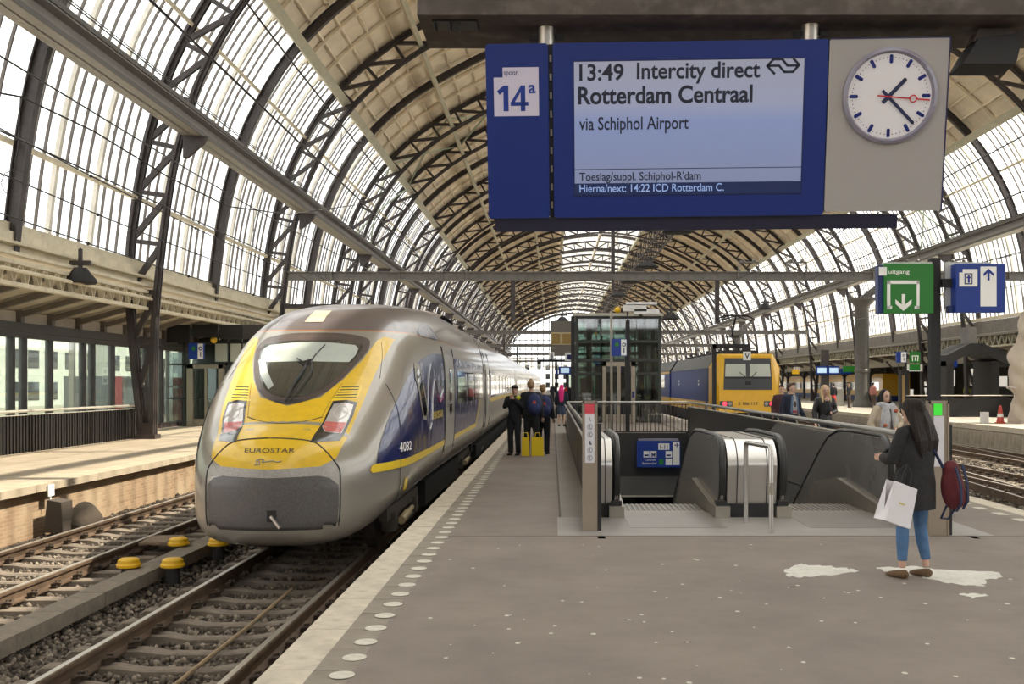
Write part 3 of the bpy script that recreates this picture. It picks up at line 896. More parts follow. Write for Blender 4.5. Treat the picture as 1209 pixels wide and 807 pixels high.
# overhead wires
def wire(x, z, y0, y1, r, label, sag=0):
    b = MB(); P = []
    n = 24
    for k in range(n+1):
        yy = y0+(y1-y0)*k/n; ph = ((yy-48.5)/52.5) % 1.0; P.append((x, yy, z - sag*4*ph*(1-ph)))
    b.tube(P, r, 5); return tag(b.build('overhead_wire', black), label, 'wire', 'overhead contact wires')
for x, nm in ((-7.05,'track beside the left platform'),(-3.385,'track of the grey train'),(7.9,'track of the yellow locomotive'),(11.45,'middle track on the right'),(15.25,'track by the right platform')):
    wire(x, 4.85, 4, 235, .014, 'thin contact wire above the '+nm); wire(x, 6.25, 4, 235, .014, 'sagging carrier wire above the '+nm, .5)
    dt = thing('wire_dropper_set', 'thin droppers hanging between the wires above the '+nm, 'wire')
    for k in range(14):
        yy = 9+8.0*k; ph = ((yy-48.5)/52.5) % 1.0; b = MB(); b.tube([(x,yy,4.85),(x,yy,6.25-2*ph*(1-ph))],.007,4); b.build('dropper', black, dt)
for k, (z0, z1) in enumerate(((7.6,6.4),(5.55,5.2),(6.3,5.9))):
    b = MB(); P = [(-12.0+.25*k+(.8*t_/10 if k==0 else 0), 12+3.7*t_, z0+(z1-z0)*t_/10-.25*sin(pi*t_/10)) for t_ in range(11)]
    b.tube(P, .018, 5)
    for q in (2,4,6,8): b.sph(P[q], .05, 6, 4)
    tag(b.build('feeder_wire', black), ('upper','lower','middle')[k]+' feeder wire strung along the left glazing', 'wire')
# curved feeder at upper left
b = MB(); P = [(-11.6,18.6,6.6),(-11.2,19.5,7.15),(-10.8,21.5,7.45),(-10.4,24,7.35),(-9.8,27,6.9),(-9.2,30,6.65),(-8.2,33,6.9),(-6.7,36,7.7)]
b.tube(P, .02, 6); b.tube([(-10.8,21.5,7.45),(-10.85,21.5,6.4),(-11,21.6,5.9)],.012,5); b.loop([(-10.9+.3*cos(a*.785),21.5,5.7+.28*sin(a*.785)) for a in range(8)],.01,5)
tag(b.build('looped_feeder', black), 'curved dark feeder cable with a loop against the upper left glazing', 'cable')
# brackets on left columns
b = MB(); b.b2((-12.2,-.12,6.05),(-9.6,.12,6.25)); b.b2((-11.9,-.1,4.65),(-9.0,.1,4.8)); b.b2((-11.9,-.1,4.4),(-9.4,.1,4.5))
tag(b.build('wall_bracket', steel), 'dark double bracket arm on the second lattice column above the train', 'bracket').location = (0,33.0+15.2,-1.0)

# dish lamps and catwalk
cw = thing('lamp_catwalk', 'long lattice catwalk hanging under the roof that carries the dish lamps', 'catwalk', (0,0,0))
b = MB()
cx, cz = 6.6, 10.35
for dx in (-.45,.45): b.b2((cx+dx-.05,52,cz-.06),(cx+dx+.05,200,cz+.04)); b.b2((cx+dx-.03,52,cz+.9),(cx+dx+.03,200,cz+.96))
b.build('rail', steel, cw)
b = MB()
for k in range(74):
    yy = 52+2*k
    for dx in (-.45,.45): b.bar((cx+dx,yy,cz),(cx+dx,yy+1,cz+.93),.04,.04); b.bar((cx+dx,yy+1,cz+.93),(cx+dx,yy+2,cz),.04,.04)
    b.b2((cx-.45,yy-.03,cz-.03),(cx+.45,yy+.03,cz+.03))
b.build('lattice', steel, cw, kind='stuff')
b = MB()
for k in range(8):
    for dx in (-.45,.45): b.b2((cx+dx-.02,54+15.2*k,cz+.9),(cx+dx+.02,54.04+15.2*k,18.6))
b.build('hanger', steel, cw)
def dish(name, x, y_, z, r, label, group='dish lamps under the catwalk'):
    t_ = thing(name, label, 'lamp', (x,y_,z), group=group)
    b = MB(); b.lathe((0,0,0),[(0,.05),(r*.9,.0),(r,.04),(r*.95,.12),(r*.55,.32),(r*.4,.42),(0,.44)],20); b.build('shade', blackm, t_, smooth='auto')
    b = MB(); b.cyl((0,0,.42),.06,.5,8); b.box((0,0,.55),(r*1.3,.12,.12)); b.build('mount', steel, t_)
    return t_
dl = ((800,275,55.0),(764,316,71.0),(744,334,83.0),(731,350,97.0))
nm = ('nearest dish lamp, right under the display','second dish lamp below the display','third dish lamp, smaller, above the lift tower','fourth dish lamp touching the gantry line')
for (px,py,Y),l_ in zip(dl, nm): dish('dish_lamp', Xp(px,Y), Y, Zp(py,Y), .8, l_)
for (px,py,Y,l_) in ((664,381,75,'dark dish lamp in front of the grey sign box left of the lift tower'),(792,377,62,'dark dish lamp right of the lift tower'),(95,346,28,'dark dish lamp under the left canopy'),(903,365,80,'small dish lamp right of the gantry drop post')):
    t_ = dish('dish_lamp', Xp(px,Y), Y, Zp(py,Y)+(.0 if Y>50 else .25), .42 if Y<50 else .5, l_, None)
    b = MB(); b.tube([(0,0,.9),(0,0,1.9 if Y>50 else .95)],.02,5); b.build('cord', steel, t_)

# ================================================================ the big display board
SY = 6.6; SC = SY/F
def sxp(px): return (px-652)*SC
TB = 3.765
db = thing('platform_display', 'large hanging blue departure display with a white clock panel', 'display board', (0, SY, 2.655), rot=(R(10.3),R(-.3),R(-1.8)))
HB = 1.045; c_ = cos(R(10.3))
def sz(py):      # height on the tilted board from image row (board bottom y=250, top y=54)
    return (250-py)/196*HB
pl = lambda y_: (lambda x,z: (x,y_,z))
def case(x0,x1,z0,z1,m_,name,parent,d=.22,bev=.012):
    b = MB(); b.prism([(x0+bev,z0),(x1-bev,z0),(x1,z0+bev),(x1,z1-bev),(x1-bev,z1),(x0+bev,z1),(x0,z1-bev),(x0,z0+bev)],(0,0,0),(1,0,0),(0,0,1),(0,d,0)); return b.build(name, m_, parent)
dblue = mat('display blue', (.0015,.013,.115), .35, emit=(0,.03,.26), es=.10)
npn = case(sxp(577), sxp(649), 0, HB, dblue, 'number_panel', db)
hs = case(sxp(654.5), sxp(969), 0, HB, dblue, 'display_housing', db)
ck = case(sxp(970.5), sxp(1106), .02, HB, mat('pale clock panel',(.36,.34,.325),.5), 'clock_panel', db)
b = MB(); b.b2((sxp(649),.05,0),(sxp(654.5),.2,HB)); b.build('joint', black, db)
b = MB()
for k in range(9): b.b2((sxp(650.5),.03,.06+.11*k),(sxp(653),.05,.1+.11*k))
b.build('joint_clip', inoxp, db)
dn = mat('display underside navy',(.012,.012,.035),.35)
b = MB(); b.prism([(.02,-.085),(.28,-.085),(.28,0),(.02,0)],(sxp(584),0,0),(0,1,0),(0,0,1),(sxp(1057)-sxp(584),0,0)); b.build('underside_tray', dn, db)
b = MB(); b.b2((sxp(577)-.002,-.002,-.004),(sxp(969),.0,.0)); b.build('bottom_trim', black, db)
b = MB(); b.b2((sxp(1106)-.004,-.003,.02),(sxp(1106)+.004,.22,HB)); b.b2((sxp(970.5),-.002,HB-.004),(sxp(1106),.22,HB+.003)); b.build('panel_trim', mat('dark blue trim',(.02,.02,.09),.4), ck)
# number panel print
wp = mat('lit lilac white', (.42,.38,.45), .5, emit=(.8,.75,.9), es=.12)
flat('label', [(sxp(586),sz(134)),(sxp(638),sz(134)),(sxp(638),sz(80)),(sxp(596.5),sz(80)),(sxp(596.5),sz(91)),(sxp(586),sz(91))], wp, npn, pl(-.002))
text('lettering','spoor', sxp(598), sz(88.5), 16*SC, .034, navy, npn, pl(-.004), .0)
tb_ = mat('number blue',(.003,.03,.26),.5)
flat('lettering', [(sxp(x),sz(y)) for x,y in ((597,128.5),(602.8,128.5),(602.8,100),(597.2,100),(589.5,106),(592.5,110.2),(597,106.8))], tb_, npn, pl(-.004))
for P4 in ([(617.5,100),(622.3,100),(622.3,128.5),(616.9,128.5),(616.9,107.5),(610.2,118.3),(605.2,119.2)],[(605.2,118.3),(625.8,118.3),(625.8,122.6),(605.2,122.6)]):
    flat('lettering', [(sxp(x),sz(y)) for x,y in P4], tb_, npn, pl(-.004))
text('lettering','a', sxp(626), sz(108.5), 8.5*SC, .072, tb_, npn, pl(-.004), .025)
# lcd screen
lcd = bpy.data.materials.new('lcd screen'); lcd.use_nodes = True; t = lcd.node_tree; bs = t.nodes['Principled BSDF']
tcx = t.nodes.new('ShaderNodeTexCoord'); spx = t.nodes.new('ShaderNodeSeparateXYZ'); rpx = t.nodes.new('ShaderNodeValToRGB')
t.links.new(tcx.outputs['Generated'], spx.inputs[0]); t.links.new(spx.outputs['Z'], rpx.inputs[0])
E = rpx.color_ramp.elements; E[0].position = 0; E[0].color = (.155,.185,.29,1); E[1].position = 1; E[1].color = (.245,.25,.31,1)
e = E.new(.55); e.color = (.16,.21,.38,1); e = E.new(.68); e.color = (.24,.26,.36,1)
t.links.new(rpx.outputs[0], bs.inputs['Emission Color']); bs.inputs['Emission Strength'].default_value = .78
bs.inputs['Base Color'].default_value = (.08,.08,.1,1); bs.inputs['Roughness'].default_value = .3
ZS0 = sz(224.5); ZS1 = sz(75)
b = MB(); b.b2((sxp(679),-.003,ZS0),(sxp(942),-.001,ZS1)); scr = b.build('screen', lcd, hs)
b = MB(); zb_ = (sz(224.5)); b.b2((sxp(679),-.005,ZS0),(sxp(942),-.0035,sz(211))); b.build('screen_bar', mat('screen bar',(.004,.012,.05),.4,emit=(.004,.012,.06),es=.5), hs)
b = MB(); b.b2((sxp(677.5),-.002,ZS0-.008),(sxp(943.5),.0,ZS1+.008)); b.build('screen_bezel', mat('bezel',(.005,.012,.08),.4), hs)
b = MB(); b.b2((sxp(679),-.0045,sz(195.5)),(sxp(942),-.0035,sz(194.7))); b.build('screen_line', dn, hs)
ink = mat('screen ink',(.008,.01,.03),.5)
for s_, x, py, x1_, cap, bo in (('13:49',685,95.5,736,.097,.02),('Intercity direct',751,94.5,892,.097,.02),('Rotterdam Centraal',683.5,121.5,884,.103,.025),
        ('via Schiphol Airport',684.5,150.5,811,.078,.012),("Toeslag/suppl. Schiphol-R'dam",684.5,207.8,826,.050,.012)):
    text('lettering', s_, sxp(x), sz(py), (x1_-x)*SC, cap, ink, hs, pl(-.006), bo)
text('lettering','Hierna/next: 14:22 ICD Rotterdam C.', sxp(684.5), sz(221), (853-684.5)*SC, .048, mat('screen pale ink',(.1,.15,.3),.5,emit=(.30,.42,.72),es=.55), hs, pl(-.006), .006)
# arrow emblem
b = MB()
def pline(mb, P, w_, y_=-.006):
    for k in range(len(P)-1):
        a = Vector((P[k][0],0,P[k][1])); c = Vector((P[k+1][0],0,P[k+1][1])); d = (c-a).normalized(); n_ = Vector((-d.z,0,d.x))*w_/2; e_ = d*w_*.25
        mb.add([(p.x,y_,p.z) for p in (a-e_-n_, c+e_-n_, c+e_+n_, a-e_+n_)],[(0,1,2,3)])
q = lambda x,y_: (sxp(x), sz(y_))
e8 = lambda L_: [q(890+x/20.15, 62+y/20.15) for x,y in L_]
pline(b, e8([(765,225),(930,400),(795,550),(595,550),(470,410),(230,410)]), .0148)
pline(b, e8([(370,590),(200,415),(340,270),(540,270),(660,410),(900,410)]), .0148)
b.build('emblem', ink, hs)
# clock
CX, CZ = sxp(1040.3), sz(117.5); RR_ = 47.5*SC
b = MB(); n = 48
ring = [(RR_*1.13,-.002),(RR_*1.13,-.02),(RR_*1.05,-.03),(RR_,-.006)]
vs = []; fs = []
for r_, yy in ring:
    vs += [(CX+r_*cos(2*pi*k/n), yy, CZ+r_*sin(2*pi*k/n)) for k in range(n)]
for i in range(3):
    for k in range(n):
        k2=(k+1)%n; fs.append((i*n+k,i*n+k2,i*n+n+k2,i*n+n+k))
b.add(vs,fs); b.build('clock_ring', mat('lilac grey ring',(.25,.24,.30),.3,.1), ck, smooth='auto')
flat('clock_face', circ(CX,CZ,RR_+.003,48), mat('clock face white',(.6,.57,.58),.4,emit=(1,.97,.97),es=.08), ck, pl(-.005))
hb_ = mat('clock blue',(.01,.025,.22),.4)
b = MB()
for k in range(12):
    a = k*pi/6; u_ = Vector((sin(a),cos(a))); P = u_*RR_*.84; Q = u_*RR_*.99; P = u_*RR_*.80; Q = u_*RR_*.93
    pline(b, [(CX+P.x,CZ+P.y),(CX+Q.x,CZ+Q.y)], .021, -.008)
    for e_ in (P,Q): b.add([(x,-.008,z) for x,z in circ(CX+e_.x,CZ+e_.y,.0105,12)],[tuple(range(12))])
b.build('hour_mark', hb_, ck)
b = MB()
for k in range(60):
    if k%5: a = k*pi/30; b.add([(x,-.008,z) for x,z in circ(CX+sin(a)*RR_*.90,CZ+cos(a)*RR_*.90,.0035,8)],[tuple(range(8))])
b.build('minute_dot', mat('clock red dot',(.06,.04,.1),.5), ck)
def hand(px,py,bx,by,w_,m_,yy,name):
    b = MB(); pline(b,[q(bx,by),q(px,py)],w_,yy)
    b.add([(x,yy,z) for x,z in circ(sxp(px),sz(py),w_/2,12)],[tuple(range(12))]); return b.build(name,m_,ck)
hd = mat('clock hand',(.012,.018,.07),.4)
hand(1056.5,100,1033,124,.024,hd,-.012,'hour_hand'); hand(1067,147,1032,112,.020,hd,-.014,'minute_hand')
red = mat('clock red',(.5,.015,.02),.4)
b = MB(); pline(b,[q(1026,117),q(1062,120.5)],.009,-.017); pline(b,[q(1071,121.2),q(1085,122.5)],.009,-.017)
b.loop([(CX+ (1066.5-1040.3)*SC + .02*cos(2*pi*k/20), -.017, sz(120.8)+.02*sin(2*pi*k/20)) for k in range(20)], .004, 6); b.build('second_hand', red, ck)
# mounting tubes between board and beam
for px in (647, 952):
    b = MB(); b.cyl((sxp(px),.11,HB-.02),.055,.16,16); b.build('mounting_tube', inox, db, smooth='auto')
    b = MB(); b.box((sxp(px)-.08,.11,HB+.045),(.05,.05,.03)); b.box((sxp(px)+.08,.11,HB+.045),(.05,.05,.03)); b.build('bolt', blackm, db)
# top beam
zb0 = Zp(46,SY+.1)
bm_ = mat('dark dusty beam', (.075,.06,.05), .75, var=.3, scale=2.5, dirt=.25, dcol=(.28,.25,.22))
hb = thing('hanging_beam', 'wide dark dusty steel beam above the display, cut by the top edge', 'beam', (0,0,zb0))
b = MB(); b.prism([(0,0),(.62,-.0),(.62,.42),(-.0,.42)],(-.80,SY-.33,0),(0,1,0),(0,0,1),(4.6,0,0)); b.build('box_girder', bm_, hb)
b = MB(); b.b2((-.82,SY-.36,.42),(3.8,SY+.33,.46)); b.b2((-.8,SY-.34,.0),(3.8,SY-.33,.012)); b.build('flange', bm_, hb)
b = MB()
for px in (518,535,545): b.box((Xp(px,SY),SY-.2,-.02),(.012,.1,.05))
b.b2((-.72,SY-.26,-.012),(-.45,SY-.1,0)); b.build('cable_clip', black, hb)
for y_ in (2.2, 11.0):
    pass
b = MB(); b.b2((3.55,SY-.2,0),(3.8,SY+.2,6.0)); b.build('hanger_post', bm_, hb)
sp_ = thing('loudspeaker', 'dark box loudspeaker hanging on a bracket right of the clock', 'loudspeaker', (Xp(1168,SY-.1),SY-.1,Zp(62,SY)-.03))
b = MB(); b.prism([(-.2,-.10),(.12,-.10),(.17,.09),(-.10,.06)],(0,-.1,0),(1,0,0),(0,0,1),(0,.25,0)); b.build('cabinet', blackm, sp_)
b = MB(); b.prism([(-.12,.05),(.14,.09),(.16,.13),(-.08,.13)],(0,-.05,0),(1,0,0),(0,0,1),(0,.12,0)); b.tube([(.12,0,.1),(.12,0,.16)],.02,6); b.build('bracket', bm_, sp_)
# ================================================================ escalator pit
pit = link('escalator_pit', None, kind='structure')
pw = mat('dark pit cladding',(.045,.043,.04),.55,.2,var=.15); pg = mat('grey pit band',(.16,.155,.145),.5,.2)
dk = mat('dark concourse',(.03,.03,.03),.8)
b = MB(); b.b2((PX0-.5,PY1,-1.42),(PX1+.5,PY1+.25,-.0)); b.build('rear_panel', pw, pit)
b = MB(); b.b2((PX0-.5,PY1+.02,-2.05),(PX1+.5,PY1+.25,-1.42)); b.build('rear_band', pg, pit)
b = MB(); b.b2((PX0-.5,PY1-.02,-2.1),(PX1+.5,PY1+.25,-2.05)); b.build('band_trim', mat('pale trim',(.6,.56,.48),.4), pit)
b = MB(); b.b2((PX0-.08,PY0-2,-6.5),(PX0,60,0)); b.build('side_wall', pw, pit)
b = MB(); b.b2((PX1,PY0-2,-6.5),(PX1+.08,60,0)); b.build('side_wall', pw, pit)
b = MB(); b.b2((PX0-6,20,-6.6),(PX1+6,60,-6.5)); b.build('concourse_floor', mat('concourse floor',(.10,.095,.09),.5), pit)
b = MB(); b.b2((PX0-6,60,-6.5),(PX1+6,60.1,-1)); b.b2((PX0,PY0-2.1,-6.5),(PX1,PY0-2,-.3)); b.build('concourse_wall', dk, pit)
for i in range(5):
    b = MB(); b.b2((PX0+.55+.8*i,PY1-.004,-1.4),(PX0+.555+.8*i,PY1,-.02)); b.build('panel_joint', black, pit)
gk = thing('green_kiosk', 'small green box seen down in the concourse below the pit rear wall', 'kiosk', (Xp(740,41),41,-6.5))
b = MB(); b.b2((-.4,0,0),(.35,.6,3.9)); b.build('body', mat('dull green',(.10,.16,.09),.6), gk)
b = MB(); b.tube([(.35,.1,3.3),(1.1,.1,3.3),(1.1,.1,2.0)],.03,6); b.build('rail', inoxp, gk)

# wayfinding sign on the rear wall
YS = PY1-.35
ws = thing('wayfinding_sign', 'blue wayfinding sign 1-11 on the rear wall of the escalator pit', 'sign', (0,YS,0))
b = MB(); b.b2((Xp(752,YS),-.08,Zp(551,YS)),(Xp(803,YS),.08,Zp(520,YS))); b.build('panel', bluel, ws)
b = MB(); b.b2((Xp(754,YS),0,Zp(520,YS)),(Xp(801,YS),.3,Zp(518,YS))); b.build('lamp_housing', mat('lilac grey',(.3,.29,.34),.4), ws)
W = lambda px,py: (Xp(px,YS), Zp(py,YS)); fn = pl(-.084); fn2 = pl(-.09)
def wrect(x0,y0,x1,y1): return [W(x0,y1),W(x1,y1),W(x1,y0),W(x0,y0)]
for r_ in ((777,523,790,530.5),(794,521,802,548.5),(759.5,532,766.5,539.5),(767.8,532,774.8,539.5),(785.5,532,793,539.5),(785.5,541,793,548.5)):
    flat('pictogram_plate', wrect(*r_), whitel, ws, fn)
flat('pictogram_plate', wrect(778,541.5,783,548), green, ws, fn)
text('lettering','1-11', W(779,0)[0], Zp(529.5,YS), .25, .14, navy, ws, fn2, .02)
text('lettering','M', W(769,0)[0], Zp(538.6,YS), .12, .13, navy, ws, fn2, .04)
text('lettering','Centrale', W(761,0)[0], Zp(543.4,YS), .36, .07, white, ws, fn2)
text('lettering','Stationshal', W(758,0)[0], Zp(547.6,YS), .46, .07, white, ws, fn2)
b = MB()
for x,y_ in ((763,537),(789,537)): b.b2((W(x-2.6,0)[0],-.09,Zp(y_+1,YS)),(W(x+2.6,0)[0],-.085,Zp(y_-1,YS)))
pline(b,[W(796,525),W(800.5,525)],.03,-.09); pline(b,[W(798.3,522.8),W(800.6,525),W(798.3,527.2)],.03,-.09)
b.build('pictogram', navy, ws)

# parapets
def parapet(name, label, P, z0, z1, m_, th=.06):
    t_ = thing(name, label, 'parapet')
    b = MB()
    for k in range(len(P)-1):
        a = Vector((*P[k],0)); c = Vector((*P[k+1],0)); d = (c-a).normalized(); n_ = Vector((-d.y,d.x,0))*th/2
        b.add([a-n_+Vector((0,0,z0)),c-n_+Vector((0,0,z0)),c+n_+Vector((0,0,z0)),a+n_+Vector((0,0,z0)),a-n_+Vector((0,0,z1)),c-n_+Vector((0,0,z1)),c+n_+Vector((0,0,z1)),a+n_+Vector((0,0,z1))],
              [(0,3,2,1),(4,5,6,7),(0,1,5,4),(1,2,6,5),(2,3,7,6),(3,0,4,7)])
    b.build('panel', m_, t_); return t_
hrm = mat('handrail steel',(.40,.38,.35),.38,.8)
lpz = parapet('black_parapet','black solid parapet with steel handrail along the left side of the pit',[(.50,11.9),(.50,PY1+.1)],-.3,.92,mat('parapet black',(.022,.021,.02),.4,var=.2))
b = MB(); b.tube([(.50,11.7,.98),(.50,PY1+.1,1.02)],.03,8); b.tube([(.42,12.0,.90),(.42,PY1,.94)],.02,8); b.build('handrail', hrm, lpz, smooth='auto')
rpz = parapet('black_parapet','black solid parapet with double steel handrail along the right side of the pit',[(4.5,12.6),(4.5,PY1+.1)],-.3,.86,mat('parapet black'))
b = MB(); b.tube([(4.34,12.25,.98),(4.38,14,1.0),(4.5,PY1+.1,1.02)],.038,10); b.build('handrail', hrm, rpz, smooth='auto')
b = MB(); b.b2((4.44,12.6,.86),(4.56,PY1+.1,.885)); b.build('cap_rail', inoxp, rpz)
b = MB()
for k in range(14): b.tube([(4.5,13+1.6*k,.88),(4.46,13+1.6*k,.98)],.012,6)
b.build('handrail_bracket', inoxp, rpz)
# rear railing with balusters
rr_ = thing('pit_railing', 'steel railing with thin vertical bars across the rear of the escalator pit', 'railing', (0,PY1+.1,0))
b = MB(); b.tube([(.5,0,1.02),(4.5,0,1.02)],.03,8); b.build('handrail', hrm, rr_)
b = MB(); b.b2((.5,-.02,.02),(4.5,.02,.06)); b.b2((.5,-.02,.93),(4.5,.02,.96)); b.build('rail', steel, rr_)
bb_ = MB(); bb_.b2((-.013,-.013,.04),(.013,.013,.95)); bm2 = bb_.mesh('baluster', steel)
for k in range(31): link('baluster', bm2, rr_, (.6+.127*k,0,0))

# pillars
pil_m = mat('warm pillar metal',(.33,.275,.215),.5,.5,var=.08)
def pillar(px, Y, wpx, label, head):
    x = Xp(px,Y); w_ = wpx*Y/F; t_ = thing('pillar','%s'%label,'information pillar',(x,Y,0))
    H_ = Zp(473,Y)
    b = MB(); b.b2((-w_/2,0,0),(w_/2,.1,H_)); b.b2((-w_/2,-.012,0),(-w_/2+.02,0,H_)); b.b2((w_/2-.02,-.012,0),(w_/2,0,H_)); b.b2((-w_/2,-.012,H_-.03),(w_/2,0,H_)); b.build('post', pil_m, t_)
    b = MB(); b.b2((w_/2+.0,.03,0),(w_/2+.045,.13,H_-.25)); b.build('side_strip', rubber, t_)
    return t_, w_, H_
t_, w_, H_ = pillar(696.5, 11.65, 17.5, 'brown metal pillar with a red tile and safety pictograms at the left of the escalators', 0)
flat('red_tile', rect(-.055,H_-.14,.05,H_-.035), mat('pinkish red print',(.62,.06,.09),.5), t_, pl(-.014))
flat('pictogram_strip', rect(-.055,H_-.68,.05,H_-.14), mat('strip white',(.66,.65,.68),.5), t_, pl(-.014))
b = MB()
pk = mat('pictogram ink',(.16,.17,.25),.6)
for k in range(6):
    zc = H_-.2-.085*k
    b.loop([(.0+.026*cos(a*.524),-.017,zc+.03*sin(a*.524)) for a in range(12)],.0025,4) if k not in (0,3) else None
    b.add([(x,-.017,z) for x,z in circ(-.003,zc+.012,.007,8)],[tuple(range(8))]); pline(b,[(-.003,zc+.01),(.0,zc-.015),(.015,zc-.02)],.006 if k!=3 else .02,-.017)
b.build('pictogram', pk, t_)
t_, w_, H_ = pillar(1108.5, 11.3, 24, 'grey metal pillar with a green arrow screen at the right of the escalators', 0)
flat('red_tile', rect(-.06,H_-.155,.03,H_-.03), mat('arrow green',(.03,.5,.03),.4,emit=(.08,1,.06),es=.3), t_, pl(-.014)).name = 'green_screen'
flat('pictogram_strip', rect(-.06,H_-.7,.05,H_-.16), mat('strip white'), t_, pl(-.014))

# green and blue hanging signs on a black pole
gy = 12.1
gp_ = thing('sign_pole', 'tall black pole carrying the green exit sign and the blue lift sign', 'pole', (Xp(1103,gy),gy,0))
b = MB(); b.b2((-.055,-.055,0),(.055,.055,Zp(305,gy))); b.build('pole', blackm, gp_)
b = MB(); b.cyl((0,0,0),.12,.03,12); b.build('base_plate', blackm, gp_)
gs = thing('exit_sign', 'green lit sign reading uitgang with a white arrow in a doorway frame', 'sign', (0,gy-.12,0))
G = lambda px,py: (Xp(px,gy-.22), Zp(py,gy-.22)); g1 = pl(-.102); g2 = pl(-.106)
b = MB(); b.b2((Xp(1037,gy),-.1,Zp(371,gy)),(Xp(1094,gy),.05,Zp(314,gy))); b.build('sign_face', green, gs)
b = MB(); b.b2((Xp(1031,gy),-.06,Zp(371,gy)),(Xp(1037,gy),.05,Zp(315,gy))); b.build('sign_side', blue, gs)
b = MB(); b.b2((Xp(1040,gy),.05,Zp(366,gy)),(Xp(1098,gy),.09,Zp(310,gy))); b.build('backplate', mat('pale back plate',(.5,.5,.48),.5), gs)
def gr(x0,y0,x1,y1): return [G(x0,y1),G(x1,y1),G(x1,y0),G(x0,y0)]
flat('plate', gr(1037.6,315,1047,325), whitel, gs, g1)
text('lettering','uitgang', G(1049,0)[0], G(0,323)[1], 24.5*(gy-.22)/F, .05, whitel, gs, g2, .008)
for r_ in ((1047,331,1085.5,335),(1047,331,1051,364),(1082,331,1085.5,364),(1047,361,1053,364.5),(1079.5,361,1085.5,364.5),(1064.5,347,1068.5,361)): flat('frame_stroke', gr(*r_), whitel, gs, g2)
flat('arrow', [G(1066.5,367),G(1057,358.5),G(1057,353),G(1066.5,361),G(1076,353),G(1076,358.5)], whitel, gs, g2)
bs_ = thing('lift_sign', 'blue lit sign with a white lift pictogram and an upward arrow', 'sign', (0,gy-.12,0))
b = MB(); b.b2((Xp(1120,gy),-.1,Zp(370,gy)),(Xp(1177,gy),.05,Zp(314,gy))); b.build('sign_face', bluel, bs_)
b = MB(); b.b2((Xp(1113,gy),.05,Zp(365,gy)),(Xp(1166,gy),.09,Zp(310,gy))); b.build('backplate', mat('pale back plate'), bs_)
b = MB(); b.b2((Xp(1114,gy),-.04,Zp(370,gy)),(Xp(1120,gy),.05,Zp(362,gy))); b.build('sign_side', blue, bs_)
b = MB(); b.b2((Xp(1108,gy),.0,Zp(340,gy)),(Xp(1120,gy),.05,Zp(330,gy))); b.b2((Xp(1093,gy),.0,Zp(340,gy)),(Xp(1099,gy),.05,Zp(330,gy))); b.build('arm', blackm, bs_)
flat('arrow_panel', gr(1157.5,314.5,1176.5,361.5), whitel, bs_, g1)
flat('plate', [G(1132.5,338),G(1154,338),G(1154,317.5),G(1136.5,317.5),G(1136.5,321.5),G(1132.5,321.5)], whitel, bs_, g1)
flat('pictogram', gr(1138.5,322.5,1148,335.5), navy, bs_, g2)
flat('pictogram', gr(1139.8,323.8,1146.7,334.2), whitel, bs_, pl(-.108)); flat('pictogram', gr(1142.3,324.5,1144.6,333.8), tb_, bs_, pl(-.11)); flat('pictogram', gr(1140.8,326.5,1145.8,328.5), tb_, bs_, pl(-.111))
flat('arrow', [G(1165.8,331),G(1165.8,322),G(1161,326),G(1161,322.8),G(1167,317),G(1173,322.8),G(1173,326),G(1168.2,322),G(1168.2,331)], tb_, bs_, g2)

# ---------------------------------------------------------------- escalators
YN = 12.8          # front of the newels
YH = 15.3          # end of the level run
SL = .577
def escal_path(n=10):
    """handrail centre line in (y, z): lower return, newel, level run, incline"""
    P = [(YN+.42,.16)]
    P += [(YN+.12,.2),(YN+.03,.32),(YN,.45),(YN,.62)]
    for k in range(1,7):
        a = k/6*pi/2; P.append((YN+.36-.36*cos(a), .62+.36*sin(a)))
    P += [(YH-.8,.98),(YH-.2,.96),(YH+.3,.86),(YH+.8,.62),(YH+1.3,.34),(YH+14,.34-12.7*SL)]
    return P
EP = escal_path()
def balustrade(x, parent, skin=inoxd):
    # side panel polygon between handrail and skirt
    poly = [(y_,z-.03) for y_,z in EP[3:]] ; ye, ze = EP[-1]
    poly += [(ye, ze-1.4),(YH+1.0,-.75),(YN+.3,-.1),(YN+.12,.1)]
    b = MB(); b.prism(poly, (x-.03,0,0), (0,1,0), (0,0,1), (.06,0,0)); b.build('balustrade_panel', skin, parent)
    b = MB(); b.tube([(x,y_,z) for y_,z in EP], .042, 8, rad=[(.042,.028)]*len(EP)); b.build('handrail', rubber, parent, smooth='auto')
    b = MB(); b.tube([(x,y_+.035*(1 if i<6 else .3),z-.045) for i,(y_,z) in enumerate(EP)][1:], .03, 6); b.build('handrail_guide', inox, parent, smooth='auto')
    b = MB(); b.b2((x-.09,YN-.02,.0),(x+.09,YN+.5,.14)); b.prism([(YN+.3,0),(YN+.3,.14),(YH-.4,.30),(YH+.9,.12),(YH+1.3,-.12),(ye,ze-.75),(ye,ze-1.1),(YH+1,-.5)],(x-.1,0,0),(0,1,0),(0,0,1),(.2,0,0)); b.build('skirt', inoxp, parent)
    b = MB(); b.b2((x-.065,YN+.05,.1),(x+.065,YN+.16,.20)); b.build('handrail_inlet', rubber, parent)
stepm = mat('escalator step',(.16,.155,.15),.45,.7)
grv = bpy.data.materials.new('grooved step'); 
